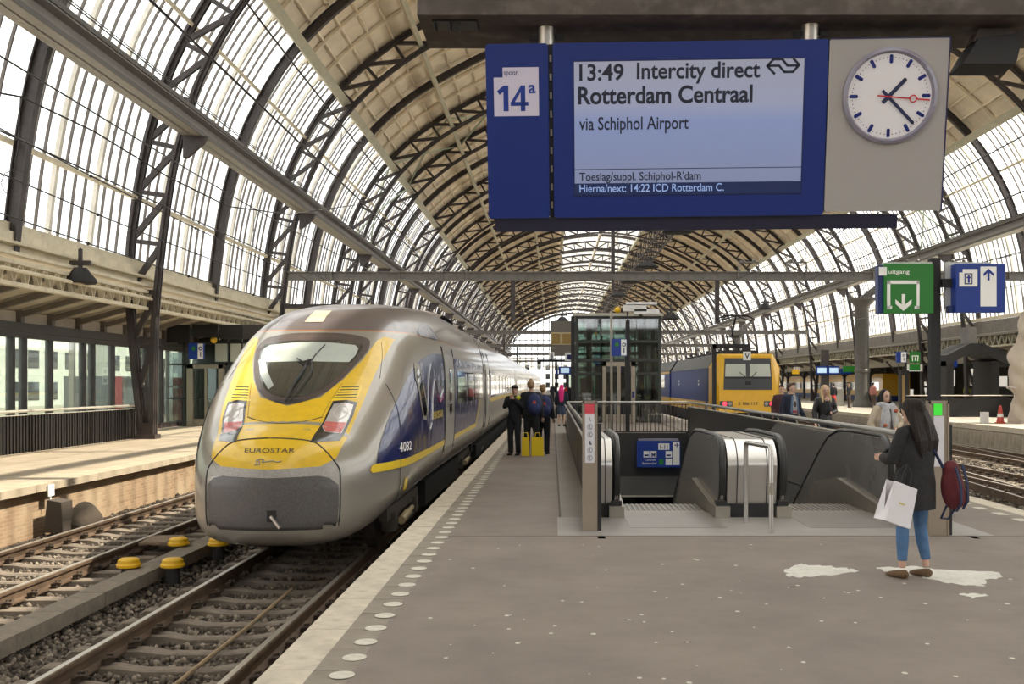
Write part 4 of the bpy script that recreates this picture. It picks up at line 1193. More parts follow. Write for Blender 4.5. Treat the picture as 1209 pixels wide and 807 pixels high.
def escalator(label, xl, xr, drums):
    t_ = thing('escalator', label, 'escalator')
    balustrade(xl, t_); balustrade(xr, t_)
    b = MB(); b.b2((xl+.1,11.9,-.05),(xr-.1,PY0+.25,.006)); b.build('landing_plate', mat('landing plate',(.27,.25,.23),.4,.4,var=.1,scale=2), t_)
    b = MB(); b.b2((xl+.12,PY0+.25,-.05),(xr-.12,PY0+.42,.002)); b.build('comb_plate', inoxp, t_)
    z = -.006; y_ = PY0+.42
    for k in range(18):
        b = MB(); b.b2((xl+.12,y_,z-.2),(xr-.12,y_+.4,z))
        so = b.build('step', stepm, t_)
        g = MB()
        for q in range(16): xx = xl+.15+(xr-xl-.3)*q/15; g.b2((xx,y_,z),(xx+.022,y_+.4,z+.008))
        g.build('step_ribs', inoxp, so, kind='stuff')
        y_ += .4
        if y_ > 14.2: z -= .07 if k < 3 else (.16 if k < 4 else .231)
    return t_
XA, XB, XC_, XD_ = .78, 2.06, 2.80, 4.10
escalator('left escalator going down, beside the brown pictogram pillar', XA, XB, 0)
escalator('right escalator going down, behind the woman with the white bag', XC_, XD_, 0)
# stainless drum covers
def drum(x0, x1, label):
    t_ = thing('escalator_end_cover', label, 'escalator cover')
    P = [(YN+.14,.0),(YN+.10,.3),(YN+.05,.62)]
    for k in range(1,9):
        a = k/8*pi/2; P.append((YN+.41-.36*cos(a), .60+.34*sin(a)))
    P += [(YH,.93),(YH+.8,.55),(YH+6,.55-5.2*SL),(YH+6,-5),(YN+.14,-.6)]
    b = MB(); b.prism(P,(x0,0,0),(0,1,0),(0,0,1),(x1-x0,0,0)); b.build('cover', inox, t_, smooth='auto')
    b = MB()
    for fx in (.2,.8) if x1-x0 > .4 else (.5,):
        xx = x0+(x1-x0)*fx; Q = [(p[0]-.006,p[1]) for p in P[:12]]
        for k in range(11): b.bar((xx,Q[k][0],Q[k][1]+(.004 if k>8 else 0)),(xx,Q[k+1][0],Q[k+1][1]+(.004 if k>8 else 0)),.012,.006,(0,-1,.2))
    b.build('cover_joint', mat('joint dark',(.04,.04,.04),.6), t_)
    b = MB(); b.b2((x0,YN+.07,0),(x1,YN+.2,.16)); b.build('kick_plate', blackm, t_)
drum(XB+.07, XC_-.07, 'bright stainless rounded cover between the two escalators')
drum(.56, XA-.05, 'narrow stainless rounded cover left of the left escalator')
drum(XD_+.05, 4.42, 'narrow stainless rounded cover right of the right escalator')
# stainless wall cladding of the right side of the pit
cl = thing('pit_cladding', 'angled dark stainless cladding along the right wall of the pit', 'wall cladding')
b = MB(); b.prism([(13.4,.84),(16.5,.86),(20.6,.86),(24.5,-.3),(26,-3.2),(14,-3.2)],(4.36,0,0),(0,1,0),(0,0,1),(.06,0,0)); b.build('cladding_panel', inoxd, cl)
b = MB(); b.bar((4.355,16.6,-.1),(4.355,24.5,-.32),.01,.02); b.bar((4.355,16.6,-.1),(4.355,16.5,-3),.01,.02); b.build('cladding_seam', black, cl)
# inverted U barrier
ub = thing('crowd_barrier', 'stainless inverted U barrier standing in front of the bright escalator cover', 'barrier', (Xp(895,11.9),11.9,0))
b = MB()
P = [(-.06,.42,0),(-.06,.42,.86)]
for k in range(1,6): a=k/6*pi/2; P.append((-.06,.42-.08*(1-cos(a)),.86+.08*sin(a)))
P += [(-.05,.34,.94),(.05,-.34,.94)]
for k in range(1,7): a=k/6*pi/2; P.append((.06,-.34-.08*sin(a),.94-.08*(1-cos(a))))
P += [(.06,-.42,0)]
b.tube(P,.027,12); b.build('tube', inox, ub, smooth='auto')
b = MB(); b.cyl((.06,-.42,.42),.036,.13,12); b.box((.04,-.455,.48),(.03,.02,.06)); b.build('collar', inoxp, ub)
# ---- hull of the grey train: implicit rings along Y
TXC = -3.385
_w = np.array([(12.58,.02),(12.60,.25),(12.66,.48),(12.78,.74),(13.0,.96),(13.4,1.14),(14.0,1.30),(14.8,1.40),(16,1.425),(17.5,1.44),(400,1.44)])
_t = np.array([(12.58,.35),(12.60,.66),(12.66,.82),(12.78,.95),(13.0,1.05),(13.3,1.15),(13.55,1.36),(14.0,1.66),(15.27,2.36),(15.8,2.60),(16.5,2.79),(18,2.97),(20,3.10),(22.5,3.20),(25,3.22),(400,3.22)])
_b = np.array([(12.58,.0),(12.60,-.16),(12.66,-.24),(12.78,-.31),(13.0,-.36),(13.3,-.34),(13.7,-.27),(14.2,-.17),(15,-.14),(20,-.17),(30,-.2),(400,-.2)])
_z = np.array([(12.58,.18),(13.0,.25),(14,.5),(16,.95),(18,1.2),(20,1.3),(400,1.3)])
_n = np.array([(12.58,2.6),(13.5,2.6),(14.5,2.9),(16,3.15),(20,3.3),(400,3.3)])   # upper exponent
def smoothi(tab, Y):
    Y = np.asarray(Y, float); x, y = tab[:,0], tab[:,1]
    m = np.zeros(len(x)); d = np.diff(y)/np.diff(x)
    m[1:-1] = np.where(d[:-1]*d[1:] > 0, 2*d[:-1]*d[1:]/(d[:-1]+d[1:]+1e-12), 0); m[0] = d[0]; m[-1] = d[-1]
    i = np.clip(np.searchsorted(x, Y, side='right')-1, 0, len(x)-2); h = x[i+1]-x[i]; t = np.clip((Y-x[i])/h, 0, 1)
    return y[i]*(1+2*t)*(1-t)**2 + m[i]*h*t*(1-t)**2 + y[i+1]*t*t*(3-2*t) + m[i+1]*h*t*t*(t-1)
def ring_u(Y, z):
    """half width of the hull at height z"""
    w, t, b, c, n = (smoothi(q, Y) for q in (_w,_t,_b,_z,_n))
    up = z >= c; h = np.where(up, t-c, c-b); q = np.abs(z-c)/np.maximum(h, 1e-4)
    m1 = np.where(up, n, 5.0); m2 = np.where(up, n, 3.2)
    v = np.clip(1 - q**m1, 0, None)
    return w * v**(1/m2)
def surf_Y(u, z, lo=12.58, hi=24.0):
    u = abs(u); a, c = lo, hi
    for _ in range(40):
        m = (a+c)/2
        if float(ring_u(m, z)) >= u and float(ring_u(m, z)) > 0: c = m
        else: a = m
    return c
def ring_z(Y, u):
    w, t, c, n = (float(smoothi(q, Y)) for q in (_w,_t,_z,_n)); q = max(0, 1-(abs(u)/w)**n)**(1/n); return c+(t-c)*q
CARL = 26.0; CAR0 = 30.1
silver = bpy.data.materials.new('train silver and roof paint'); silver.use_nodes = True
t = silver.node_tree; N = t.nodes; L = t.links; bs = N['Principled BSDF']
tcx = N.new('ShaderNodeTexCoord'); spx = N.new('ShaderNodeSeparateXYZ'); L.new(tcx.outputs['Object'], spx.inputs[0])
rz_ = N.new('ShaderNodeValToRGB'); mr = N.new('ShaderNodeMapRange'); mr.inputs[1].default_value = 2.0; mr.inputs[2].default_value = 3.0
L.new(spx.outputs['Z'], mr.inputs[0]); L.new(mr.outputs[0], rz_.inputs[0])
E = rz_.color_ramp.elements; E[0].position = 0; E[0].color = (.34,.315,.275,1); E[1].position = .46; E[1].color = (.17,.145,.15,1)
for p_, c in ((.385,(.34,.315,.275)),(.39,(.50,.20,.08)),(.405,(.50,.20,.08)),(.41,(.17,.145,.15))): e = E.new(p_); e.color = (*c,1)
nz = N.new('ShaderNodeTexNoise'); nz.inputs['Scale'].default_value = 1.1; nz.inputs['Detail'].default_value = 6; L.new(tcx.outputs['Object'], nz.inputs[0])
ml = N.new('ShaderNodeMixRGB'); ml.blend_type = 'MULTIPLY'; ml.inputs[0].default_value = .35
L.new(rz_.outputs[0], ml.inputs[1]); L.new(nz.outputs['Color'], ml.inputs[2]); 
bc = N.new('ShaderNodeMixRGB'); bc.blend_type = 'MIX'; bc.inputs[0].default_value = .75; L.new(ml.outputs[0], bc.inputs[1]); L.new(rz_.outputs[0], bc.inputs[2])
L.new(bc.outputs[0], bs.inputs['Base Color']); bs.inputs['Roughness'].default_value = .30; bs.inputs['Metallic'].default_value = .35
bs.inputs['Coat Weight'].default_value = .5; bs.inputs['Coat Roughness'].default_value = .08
tyel = mat('train yellow', (.72,.46,.015), .32, 0, var=.10, scale=5, coat=.4, dirt=.2, dcol=(.45,.32,.05))
tyel2 = mat('train stripe yellow', (.85,.60,.03), .3, 0, coat=.4)
tblue = mat('train navy', (.014,.022,.11), .2, 0, coat=.35)
tblue.node_tree.nodes['Principled BSDF'].inputs['Coat Roughness'].default_value = .04
_n1 = tblue.node_tree.nodes.new('ShaderNodeTexNoise'); _n1.inputs['Scale'].default_value = 1.6; _n1.inputs['Detail'].default_value = 1
_b1 = tblue.node_tree.nodes.new('ShaderNodeBump'); _b1.inputs['Strength'].default_value = .45; _b1.inputs['Distance'].default_value = .06
_tc = tblue.node_tree.nodes.new('ShaderNodeTexCoord'); tblue.node_tree.links.new(_tc.outputs['Object'], _n1.inputs[0])
tblue.node_tree.links.new(_n1.outputs[0], _b1.inputs['Height']); tblue.node_tree.links.new(_b1.outputs[0], tblue.node_tree.nodes['Principled BSDF'].inputs['Coat Normal'])
noseg = mat('dirty shaded nose grey', (.095,.088,.085), .42, .2, var=.25, scale=40, coat=.25, dirt=.4, dcol=(.20,.18,.165))  # base grey includes the shade low on the nose; speckles are dirt
noseb = mat('sooty band', (.075,.055,.05), .4, 0, var=.3, scale=6, coat=.3)
wglass = mat('train window glass', (.012,.013,.015), .05, 0, coat=1.0)
blind = mat('pale cab blind', (.50,.55,.50), .25, 0, var=.12, scale=1.2, coat=.6)
cabdk = mat('dark cab interior', (.05,.055,.05), .12, 0, var=.6, scale=1.5, coat=1.0)
trim_ = mat('door seam', (.03,.03,.03), .6)

tr = thing('high_speed_train', 'grey and yellow streamlined high-speed train numbered 4032 standing at the near platform', 'train', (TXC,0,0))
def hull(name, Ys, mat_, parent, M=34, endcap=True):
    vs = []; fs = []
    for Y in Ys:
        w, tt, b_, c, n = (float(smoothi(q, Y)) for q in (_w,_t,_b,_z,_n)); row = []
        for k in range(M+1):
            ph = -pi/2 + pi*k/M; sn, cs = abs(sin(ph)), max(0,cos(ph))
            if ph >= 0: u = w*cs**(2/n); z = c+(tt-c)*sn**(2/n)
            else: z = c-(c-b_)*sn**(2/5.0); u = float(ring_u(Y, z))
            row.append((u,z))
        if Y > 12.59:
            row[0] = (0.0,b_)
        ringp = [(u,Y,z) for u,z in row] + [(-u,Y,z) for u,z in row[-2:0:-1]]
        vs += ringp
    R_ = 2*M
    for i in range(len(Ys)-1):
        for k in range(R_):
            k2 = (k+1) % R_; a = i*R_; fs.append((a+k, a+R_+k, a+R_+k2, a+k2))
    fs.append(tuple(range(R_))); m = (len(Ys)-1)*R_; fs.append(tuple(m+k for k in range(R_))[::-1])
    b = MB(); b.add(vs, fs); return b.build(name, mat_, parent, smooth='auto')
Ys = [12.58+.02*(k/3)**2 for k in range(0,14)]; y_ = Ys[-1]; st = .10
while y_ < 19: y_ += .13; Ys.append(y_)
while y_ < 29.6: y_ += .6; Ys.append(y_)
Ys.append(CAR0-.15)
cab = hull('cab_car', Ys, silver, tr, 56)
def clean(poly):
    out = []
    for p in poly:
        if not out or (Vector(p)-Vector(out[-1])).length > 1e-4: out.append(p)
    return out
def patch(name, poly, mat_, parent, mapf, step=.06, mirror=None):
    poly = [Vector(p) for p in clean(poly)]; n = len(poly); P = []
    for i in range(n):
        a, c = poly[i], poly[(i+1)%n]; m = max(1, int((c-a).length/step))
        for k in range(m): P.append(a.lerp(c, k/m))
    ne = len(P); E_ = [(i,(i+1)%ne) for i in range(ne)]
    xs = [p.x for p in P]; zs = [p.y for p in P]
    x = min(xs)+step/2
    def inside(q):
        c_ = False; j = ne-1
        for i in range(ne):
            if (P[i].y > q[1]) != (P[j].y > q[1]) and q[0] < (P[j].x-P[i].x)*(q[1]-P[i].y)/(P[j].y-P[i].y)+P[i].x: c_ = not c_
            j = i
        return c_
    pts_ = list(P)
    while x < max(xs):
        z = min(zs)+step/2
        while z < max(zs):
            if inside((x,z)) and min(((p.x-x)**2+(p.y-z)**2) for p in P) > (step*.45)**2: pts_.append(Vector((x,z)))
            z += step
        x += step
    r_ = geometry.delaunay_2d_cdt(pts_, E_, [], 1, 1e-5)
    V2, F2 = r_[0], r_[2]
    b = MB(); vv = [mapf(v.x, v.y) for v in V2]; b.add(vv, [tuple(f) for f in F2])
    if mirror is not None: b.add([(-q[0],q[1],q[2]) for q in vv], [tuple(f)[::-1] for f in F2])
    me = b.mesh(name, mat_, True)
    return link(name, me, parent)
def fr(off=.006):
    def f(u, z):
        z = max(z, -.30); uu = u; Y = surf_Y(uu, z); return (uu, Y-off, z)
    return f
def sd(off=.006, s=1):
    def f(Y, z): return (s*(float(ring_u(Y, z))+off), Y, z)
    return f
def tpz(off=.006):
    def f(u, Y): return (u, Y, ring_z(Y,u)+off)
    return f
def spline(P, n=6, closed=False):
    P = [Vector(p) for p in P]; out = []; m = len(P)
    rng_ = range(m) if closed else range(m-1)
    for i in rng_:
        g = (lambda k: P[k % m]) if closed else (lambda k: P[min(max(k,0),m-1)])
        p0,p1,p2,p3 = g(i-1),g(i),g(i+1),g(i+2)
        for k in range(n):
            t_ = k/n; out.append(.5*((2*p1)+(p2-p0)*t_+(2*p0-5*p1+4*p2-p3)*t_*t_+(3*p1-p0-3*p2+p3)*t_**3))
    if not closed: out.append(P[-1])
    return out
mir = lambda P: P + [(-u,z) for u,z in P[::-1]]
# front panels, symmetric outlines
hatchR = [(0,.965),(.3,.95),(.5,.91),(.64,.80),(.77,.64),(.81,.52),(.815,.2),(.80,-.05),(.74,-.19),(.5,-.21),(0,-.215)]
yelR = [(0,.60),(.60,.63),(.76,.72),(.80,.87),(.90,1.32),(.965,1.77),(1.04,2.15),(1.06,2.28),(.93,2.31),(.86,2.25),(.76,1.95),(.6,1.68),(.39,1.45),(0,1.34)]
def sym(P): return P + [(-u,z) for u,z in P[::-1] if u > 1e-6]
pt = patch('yellow_front', sym(yelR), tyel, cab, fr(.004), .05)
patch('pale_nose_stripe', sym([(0,.50),(.6,.52),(.79,.50),(.76,.64),(.6,.63),(0,.60)]), mat('speckled pale grey',(.36,.34,.31),.4,.2,var=.2,scale=40), cab, fr(.0045), .05)
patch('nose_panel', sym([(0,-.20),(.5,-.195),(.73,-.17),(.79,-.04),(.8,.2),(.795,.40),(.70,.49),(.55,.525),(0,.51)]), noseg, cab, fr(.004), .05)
band = [(0,1.36),(.37,1.47),(.59,1.70),(.76,2.02),(.79,2.16),(.72,2.28),(.4,2.345),(0,2.36)]
patch('windscreen_surround', [tuple(p) for p in spline(sym(band), 3, True)], noseb, cab, fr(.010), .05)
gl_ = [(0,1.45),(.30,1.51),(.52,1.72),(.66,1.98),(.70,2.13),(.64,2.20),(.3,2.235),(0,2.245)]
patch('windscreen', [tuple(p) for p in spline(sym(gl_), 3, True)], cabdk, cab, fr(.016), .05)
bl_ = [(0,1.93),(.6,1.92),(.655,2.02),(.66,2.12),(.60,2.17),(.3,2.20),(0,2.21)]
patch('sun_blind', sym(bl_), blind, cab, fr(.019), .05)
patch('windscreen_edge', [(-.66,1.95),(-.52,1.74),(-.32,1.55),(-.27,1.60),(-.43,1.78),(-.58,1.98)], mat('pale glass rim',(.42,.46,.43),.2,coat=.6), cab, fr(.018), .05)
def surfline(name, P, r, m_, f, closed=False, n=4, parent=None):
    b = MB(); Q = [f(*p) for p in P]
    (b.loop(Q, r, 6) if closed else b.tube(Q, r, 6)); return b.build(name, m_, parent or cab, smooth=True)
surfline('hatch_seam', [tuple(p) for p in spline(sym(hatchR),5,True)], .011, trim_, fr(0), True)
surfline('panel_seam', [tuple(p) for p in spline([(-.81,.15),(-.4,.13),(0,.125),(.4,.13),(.81,.15)],6)], .004, trim_, fr(0))
surfline('hood_seam', [tuple(p) for p in spline([(-.47,1.20),(-.25,1.145),(0,1.125),(.25,1.145),(.47,1.20)],6)], .008, trim_, fr(.002))
for s in (-1,1):
    surfline('hood_edge', [tuple(p) for p in spline([(s*.47,1.20),(s*.51,1.36),(s*.60,1.62)],6)], .005, mat('dark yellow seam',(.35,.22,.01),.5), fr(.002))
    surfline('panel_seam', [tuple(p) for p in spline([(s*.92,2.22),(s*.985,2.0),(s*1.03,1.7)],5)], .004, trim_, fr(.001))
    hl = [(s*.555,1.40),(s*.70,1.415),(s*.845,1.385),(s*.83,1.2),(s*.755,.92),(s*.45,.915),(s*.475,1.05)]
    h = patch('headlight', hl, mat('headlight housing',(.015,.015,.016),.2,coat=.8), cab, fr(.010), .04)
    patch('headlight_lens', [(s*.575,1.365),(s*.70,1.38),(s*.81,1.355),(s*.80,1.22),(s*.745,1.0),(s*.56,1.03),(s*.505,1.09)], mat('headlight lens',(.55,.52,.50),.12,.3,var=.1,scale=8,coat=1.0), h, fr(.018), .04)
    patch('red_lamp', [(s*.525,1.15),(s*.775,1.13),(s*.735,1.01),(s*.57,1.035),(s*.512,1.09)], mat('red lamp',(.55,.13,.12),.25,var=.5,scale=70,coat=.8), h, fr(.022), .03)
    surfline('lamp_ring', [(s*(.68+.075*cos(a*.314)), 1.26+.085*sin(a*.314)) for a in range(20)], .004, inox, fr(.02), True, parent=h)
    patch('vent_panel', [(s*.50,1.40),(s*.56,1.45),(s*.605,1.60),(s*.84,1.60),(s*.85,1.56),(s*.83,1.42)], tyel2, cab, fr(.010), .05)
    for k in range(5):
        zc = 1.435+.034*k; x0 = .555+.012*k
        patch('vent_slot', [(s*x0,zc),(s*.815,zc+.006),(s*.825,zc+.018),(s*(x0+.012),zc+.014)], trim_, cab, fr(.014), .08)
patch('wiper_slot', [(-.17,1.385),(.17,1.385),(.19,1.425),(-.19,1.42)], trim_, cab, fr(.014), .06)
wp_ = MB(); W_ = lambda u,z,o=.05: Vector(fr(o)(u,z))
wp_.tube([W_(-.03,1.40),W_(-.02,1.55,.08),W_(.05,1.80,.08),W_(.06,1.96,.07)],.012,6); wp_.tube([W_(.03,1.40),W_(.10,1.60,.09),W_(.17,1.80,.09),W_(.10,1.97,.08)],.009,6)
wp_.tube([W_(.0,1.60,.03),W_(.12,2.02,.03),W_(.19,2.17,.03)],.010,6); wp_.tube([W_(-.10,1.97,.06),W_(0,1.92,.07),W_(.12,1.955,.07)],.014,6)
wp_.build('windscreen_wiper', rubber, cab, smooth=True)
b = MB(); c0 = Vector(fr(0)(.05,.05)); b.box(c0+Vector((0,.0,0)),(.11,.03,.14)); b.build('coupler_slot', black, cab)
b = MB(); b.bar(c0+Vector((0,-.03,.0)),c0+Vector((.12,-.08,-.13)),.03,.03); b.build('coupler_handle', inox, cab)
text('lettering','EUROSTAR', -.30, .80, .60, .055, mat('dark grey print',(.05,.045,.04),.5), cab, fr(.010), .004)
P_ = [(-.16,.665),(-.13,.685),(-.14,.715),(-.09,.735),(-.05,.725),(-.07,.70),(-.02,.705),(.06,.715),(.11,.70),(.16,.715)]
surfline('emblem', [tuple(p) for p in spline([(u,z-.01) for u,z in P_],4)], .008, inoxp, fr(.008))
surfline('emblem', [tuple(p) for p in spline([(-.14,.655),(-.10,.665),(-.105,.70),(-.13,.71)],4)], .006, inoxp, fr(.008))
surfline('underside_fairing_seam', [tuple(p) for p in spline([(-.80,-.16),(-.5,-.215),(0,-.225),(.5,-.215),(.80,-.16)],6)], .007, trim_, fr(.0))
patch('roof_plate', [(-.27,15.62),(.0,15.62),(-.0,16.25),(-.25,16.25)], mat('cream roof plate',(.55,.48,.36),.4,coat=.3), cab, tpz(.008), .15)
# side livery
for s in (-1,1):
    f1, f2, f3 = sd(.005,s), sd(.010,s), sd(.016,s)
    arch1 = [tuple(p) for p in spline([(13.45,.60),(13.70,.90),(14.2,1.25),(15.0,1.64),(16.1,1.95),(17.6,2.12),(19.1,2.15)],4)]
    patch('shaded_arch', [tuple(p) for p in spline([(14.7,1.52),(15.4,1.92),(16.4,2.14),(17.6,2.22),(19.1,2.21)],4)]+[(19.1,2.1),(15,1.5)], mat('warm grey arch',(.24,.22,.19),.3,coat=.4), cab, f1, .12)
    patch('blue_panel', arch1+[(19.1,.62),(13.5,.60)], tblue, cab, sd(.008,s), .12)
    patch('yellow_stripe', [(13.36,.59),(13.45,.605),(19.1,.62),(19.1,.52),(13.34,.50),(13.30,.54)], tyel2, cab, f2, .12)
    patch('blue_panel', [(21.15,2.12),(29.4,2.12),(29.4,1.42),(28.4,1.36),(26.9,.63),(21.15,.62)], tblue, cab, sd(.008,s), .3)
    patch('yellow_stripe', [(21.15,.62),(26.9,.63),(28.4,1.36),(29.4,1.42),(29.4,1.32),(28.55,1.26),(27.0,.53),(21.15,.52)], tyel2, cab, f2, .2)
    for (a_,c_) in ((21.7,23.9),(24.2,26.2),(26.45,27.8),(28.0,29.2)):
        o = patch('window', [(a_,1.22),(c_,1.22),(c_,1.88),(a_,1.88)], wglass, cab, sd(.014,s), .3)
    wi = patch('cab_window', [(15.55,1.72),(15.75,1.93),(16.05,1.92),(16.15,1.6),(16.5,1.22),(16.35,1.06),(16.0,1.08),(15.75,1.3)], inoxp, cab, f3, .1)
    patch('pane', [(15.66,1.70),(15.78,1.86),(15.98,1.85),(16.07,1.58),(16.38,1.22),(16.28,1.13),(16.05,1.14),(15.86,1.32)], wglass, wi, sd(.022,s), .1)
    patch('door', [(19.3,.18),(20.95,.18),(20.95,2.16),(19.3,2.16)], mat('door silver',(.42,.40,.37),.3,.4,coat=.4), cab, sd(.012,s), .25)
    for yy in (19.12,19.28,21.0): surfline('door_seam', [(yy,z) for z in (-.05,.4,.8,1.2,1.6,2.0,2.3)], .010, trim_ if yy<19.2 or yy>20 else inoxp, sd(.012,s))
    for (z0,z1) in ((1.62,1.90),(1.30,1.56),(1.02,1.24)): patch('door_window', [(19.95,z0),(20.35,z0),(20.35,z1),(19.95,z1)], wglass, cab, sd(.02,s), .2)
    surfline('body_seam', [tuple(p) for p in spline([(13.2,1.7),(13.75,1.45),(14.15,1.05),(14.25,.6),(14.2,.1)] if False else [(14.45,1.62),(14.35,1.2),(14.25,.7),(14.2,.2),(14.2,.0)],4)], .004, trim_, sd(.010,s))
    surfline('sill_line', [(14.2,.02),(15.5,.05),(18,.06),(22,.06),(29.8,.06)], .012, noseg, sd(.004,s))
    patch('lower_skirt', [(14.2,.02),(29.8,.04),(29.8,-.12),(20,-.12),(15,-.10),(14.25,-.08)], mat('skirt grey',(.24,.225,.20),.4,.3,var=.15), cab, sd(.004,s), .3)
    for k in range(4): patch('skirt_vent', [(21.6+.55*k,-.10),(21.75+.55*k,-.10),(22.0+.55*k,.02),(21.85+.55*k,.02)], trim_, cab, sd(.012,s), .3)
    patch('hazard_label', [(14.42,.17),(14.60,.17),(14.60,.34),(14.42,.34)], tyel2, cab, f3, .2)
def sdt(s, off):
    return lambda x,z: sd(off, s)(x, z)
text('lettering','4032', 14.15, .71, .62, .125, white, cab, sdt(1,.022), .02)
text('lettering','EUROSTAR', 17.1, 1.05, 1.55, .12, tyel2, cab, sdt(1,.022), .02)
sw = mat('silver swoosh',(.45,.44,.45),.2,.4,coat=.5)
for P_, r in (([(17.2,1.95),(16.75,1.7),(16.55,1.3),(16.6,.98),(16.85,.9),(17.1,1.1),(17.15,1.3)],.012),([(17.0,1.0),(17.2,1.5),(17.6,1.7),(17.95,1.5),(18.3,1.38),(18.8,1.52)],.012)):
    surfline('swoosh_emblem', [tuple(p) for p in spline(P_,5)], r, sw, sdt(1,.012))
surfline('swoosh_emblem', [(17.9,1.42),(18.2,1.30),(18.7,1.40)], .012, mat('magenta swoosh',(.35,.05,.15),.3), sdt(1,.014))
# antenna fairing patch at roof side (dark blue oval) 
patch('roof_side_glass', [tuple(p) for p in spline([(17.0,2.42),(17.6,2.58),(18.6,2.66),(19.0,2.5),(18.95,2.40),(17.9,2.39)],3,True)], tblue, cab, sd(.008,1), .15)
# gangway ring, following cars
carYs = [CAR0+.1+q*(CARL-.25) for q in (0,.25,.5,.75,1)]
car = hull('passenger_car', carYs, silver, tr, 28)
def dress(car, y0, y1):
    for s in (-1,1):
        patch('blue_panel', [(y0+3.0,2.06),(y1-1.4,2.06),(y1-1.4,1.2),(y0+3.0,1.2)], tblue, car, sd(.008,s), 1.2)
        patch('yellow_stripe', [(y0+3.0,1.19),(y1-1.4,1.19),(y1-1.4,1.08),(y0+3.0,1.06)], tyel2, car, sd(.010,s), 1.2)
        for k in range(8):
            a_ = y0+3.4+2.6*k
            patch('window', [(a_,1.28),(a_+2.1,1.28),(a_+2.1,1.9),(a_,1.9)], wglass, car, sd(.014,s), 1.2)
        patch('door', [(y0+.9,.14),(y0+2.5,.14),(y0+2.5,2.2),(y0+.9,2.2)], mat('door silver'), car, sd(.012,s), .5)
        patch('door_window', [(y0+1.4,1.1),(y0+1.9,1.1),(y0+1.9,1.9),(y0+1.4,1.9)], wglass, car, sd(.02,s), .5)
        for yy in (y0+.05,y0+.8,y0+2.6): surfline('door_seam', [(yy,z) for z in (-.05,.4,.8,1.2,1.6,2.0,2.5,2.9)], .014, trim_, sd(.006,s))
        patch('lower_skirt', [(y0+.2,.04),(y1-.2,.04),(y1-.2,-.14),(y0+.2,-.14)], mat('skirt grey'), car, sd(.006,s), 1.5)
dress(car, CAR0+.1, CAR0+CARL-.15)
def bogie(y_, parent):
    b = MB()
    for dy in (-1.15,1.15):
        for s in (-1,1): b.tube([(s*.72,y_+dy,RAIL+.44),(s*.86,y_+dy,RAIL+.44)],.44,20)
        b.tube([(-.8,y_+dy,RAIL+.44),(.8,y_+dy,RAIL+.44)],.09,8)
    b.tube([(0,y_-1.15,RAIL+.44),(0,y_+1.15,RAIL+.44)],.08,8)
    o = b.build('bogie', mat('wheel steel',(.06,.05,.045),.5,.4), parent)
    b = MB()
    for s in (-1,1):
        b.b2((s*1.0-.06,y_-1.7,-.32),(s*1.0+.06,y_+1.7,-.14)); b.tube([(s*1.1,y_-.35,-.45),(s*1.1,y_+.35,-.45)],.07,10); b.box((s*1.02,y_-1.15,-.38),(.2,.3,.25)); b.box((s*1.02,y_+1.15,-.38),(.2,.3,.25))
    b.b2((-1.0,y_-.2,-.3),(1.0,y_+.2,-.16)); b.build('bogie_frame', mat('bogie grey',(.10,.09,.08),.6), o)
    b = MB(); b.tube([(1.15,y_-.9,-.40),(1.15,y_-.2,-.36)],.06,10); b.tube([(1.15,y_-.2,-.36),(1.15,y_+.3,-.34)],.035,8); b.build('damper', mat('sandy damper',(.45,.36,.2),.5), o)
bogie(16.6, tr); bogie(28, tr)
b = MB(); b.b2((-.9,14.6,-.3),(.9,29.8,-.05)); b.b2((-1.12,18.9,-.55),(1.12,25.6,-.1)); b.build('underframe', blackm, tr)
b = MB(); b.b2((-1.1,CAR0-.2,-.3),(1.1,CAR0+.15,2.9)); b.build('gangway', blackm, tr)
b = MB(); b.b2((-1.2,CAR0+.3,-.5),(1.2,CAR0+CARL-.3,-.13)); uf = b.build('underframe', blackm, car)
b = MB(); b.b2((-1.1,CAR0+CARL-.2,-.3),(1.1,CAR0+CARL+.15,2.9)); b.build('gangway', blackm, car)
bogie(CAR0+3.5, car)
# roof fairing on the second half of the cab car and car 2
b = MB()
for (a_, c_) in ((22.5,26.5),(27.0,29.5)): 
    rows_ = []
    for k in range(9):
        tt = k/8; y_ = a_+(c_-a_)*tt; hh = .20*min(1, tt*4, (1-tt)*4)
        rows_.append([(u, y_, 3.13+hh*(1-abs(u)/1.0*.35) - .12*(abs(u)/.95)**2) for u in (-.95,-.6,0,.6,.95)])
    n0 = 5; vs = [p for r_ in rows_ for p in r_]; fs = [(i*5+k,i*5+k+1,i*5+6+k,i*5+5+k) for i in range(8) for k in range(4)]
    b.add(vs, fs)
b.build('roof_fairing', mat('roof fairing grey',(.42,.37,.36),.3,.2,coat=.4), tr, smooth=True)
for i in range(1, 6): copy_tree(car, tr).location.y = CARL*i

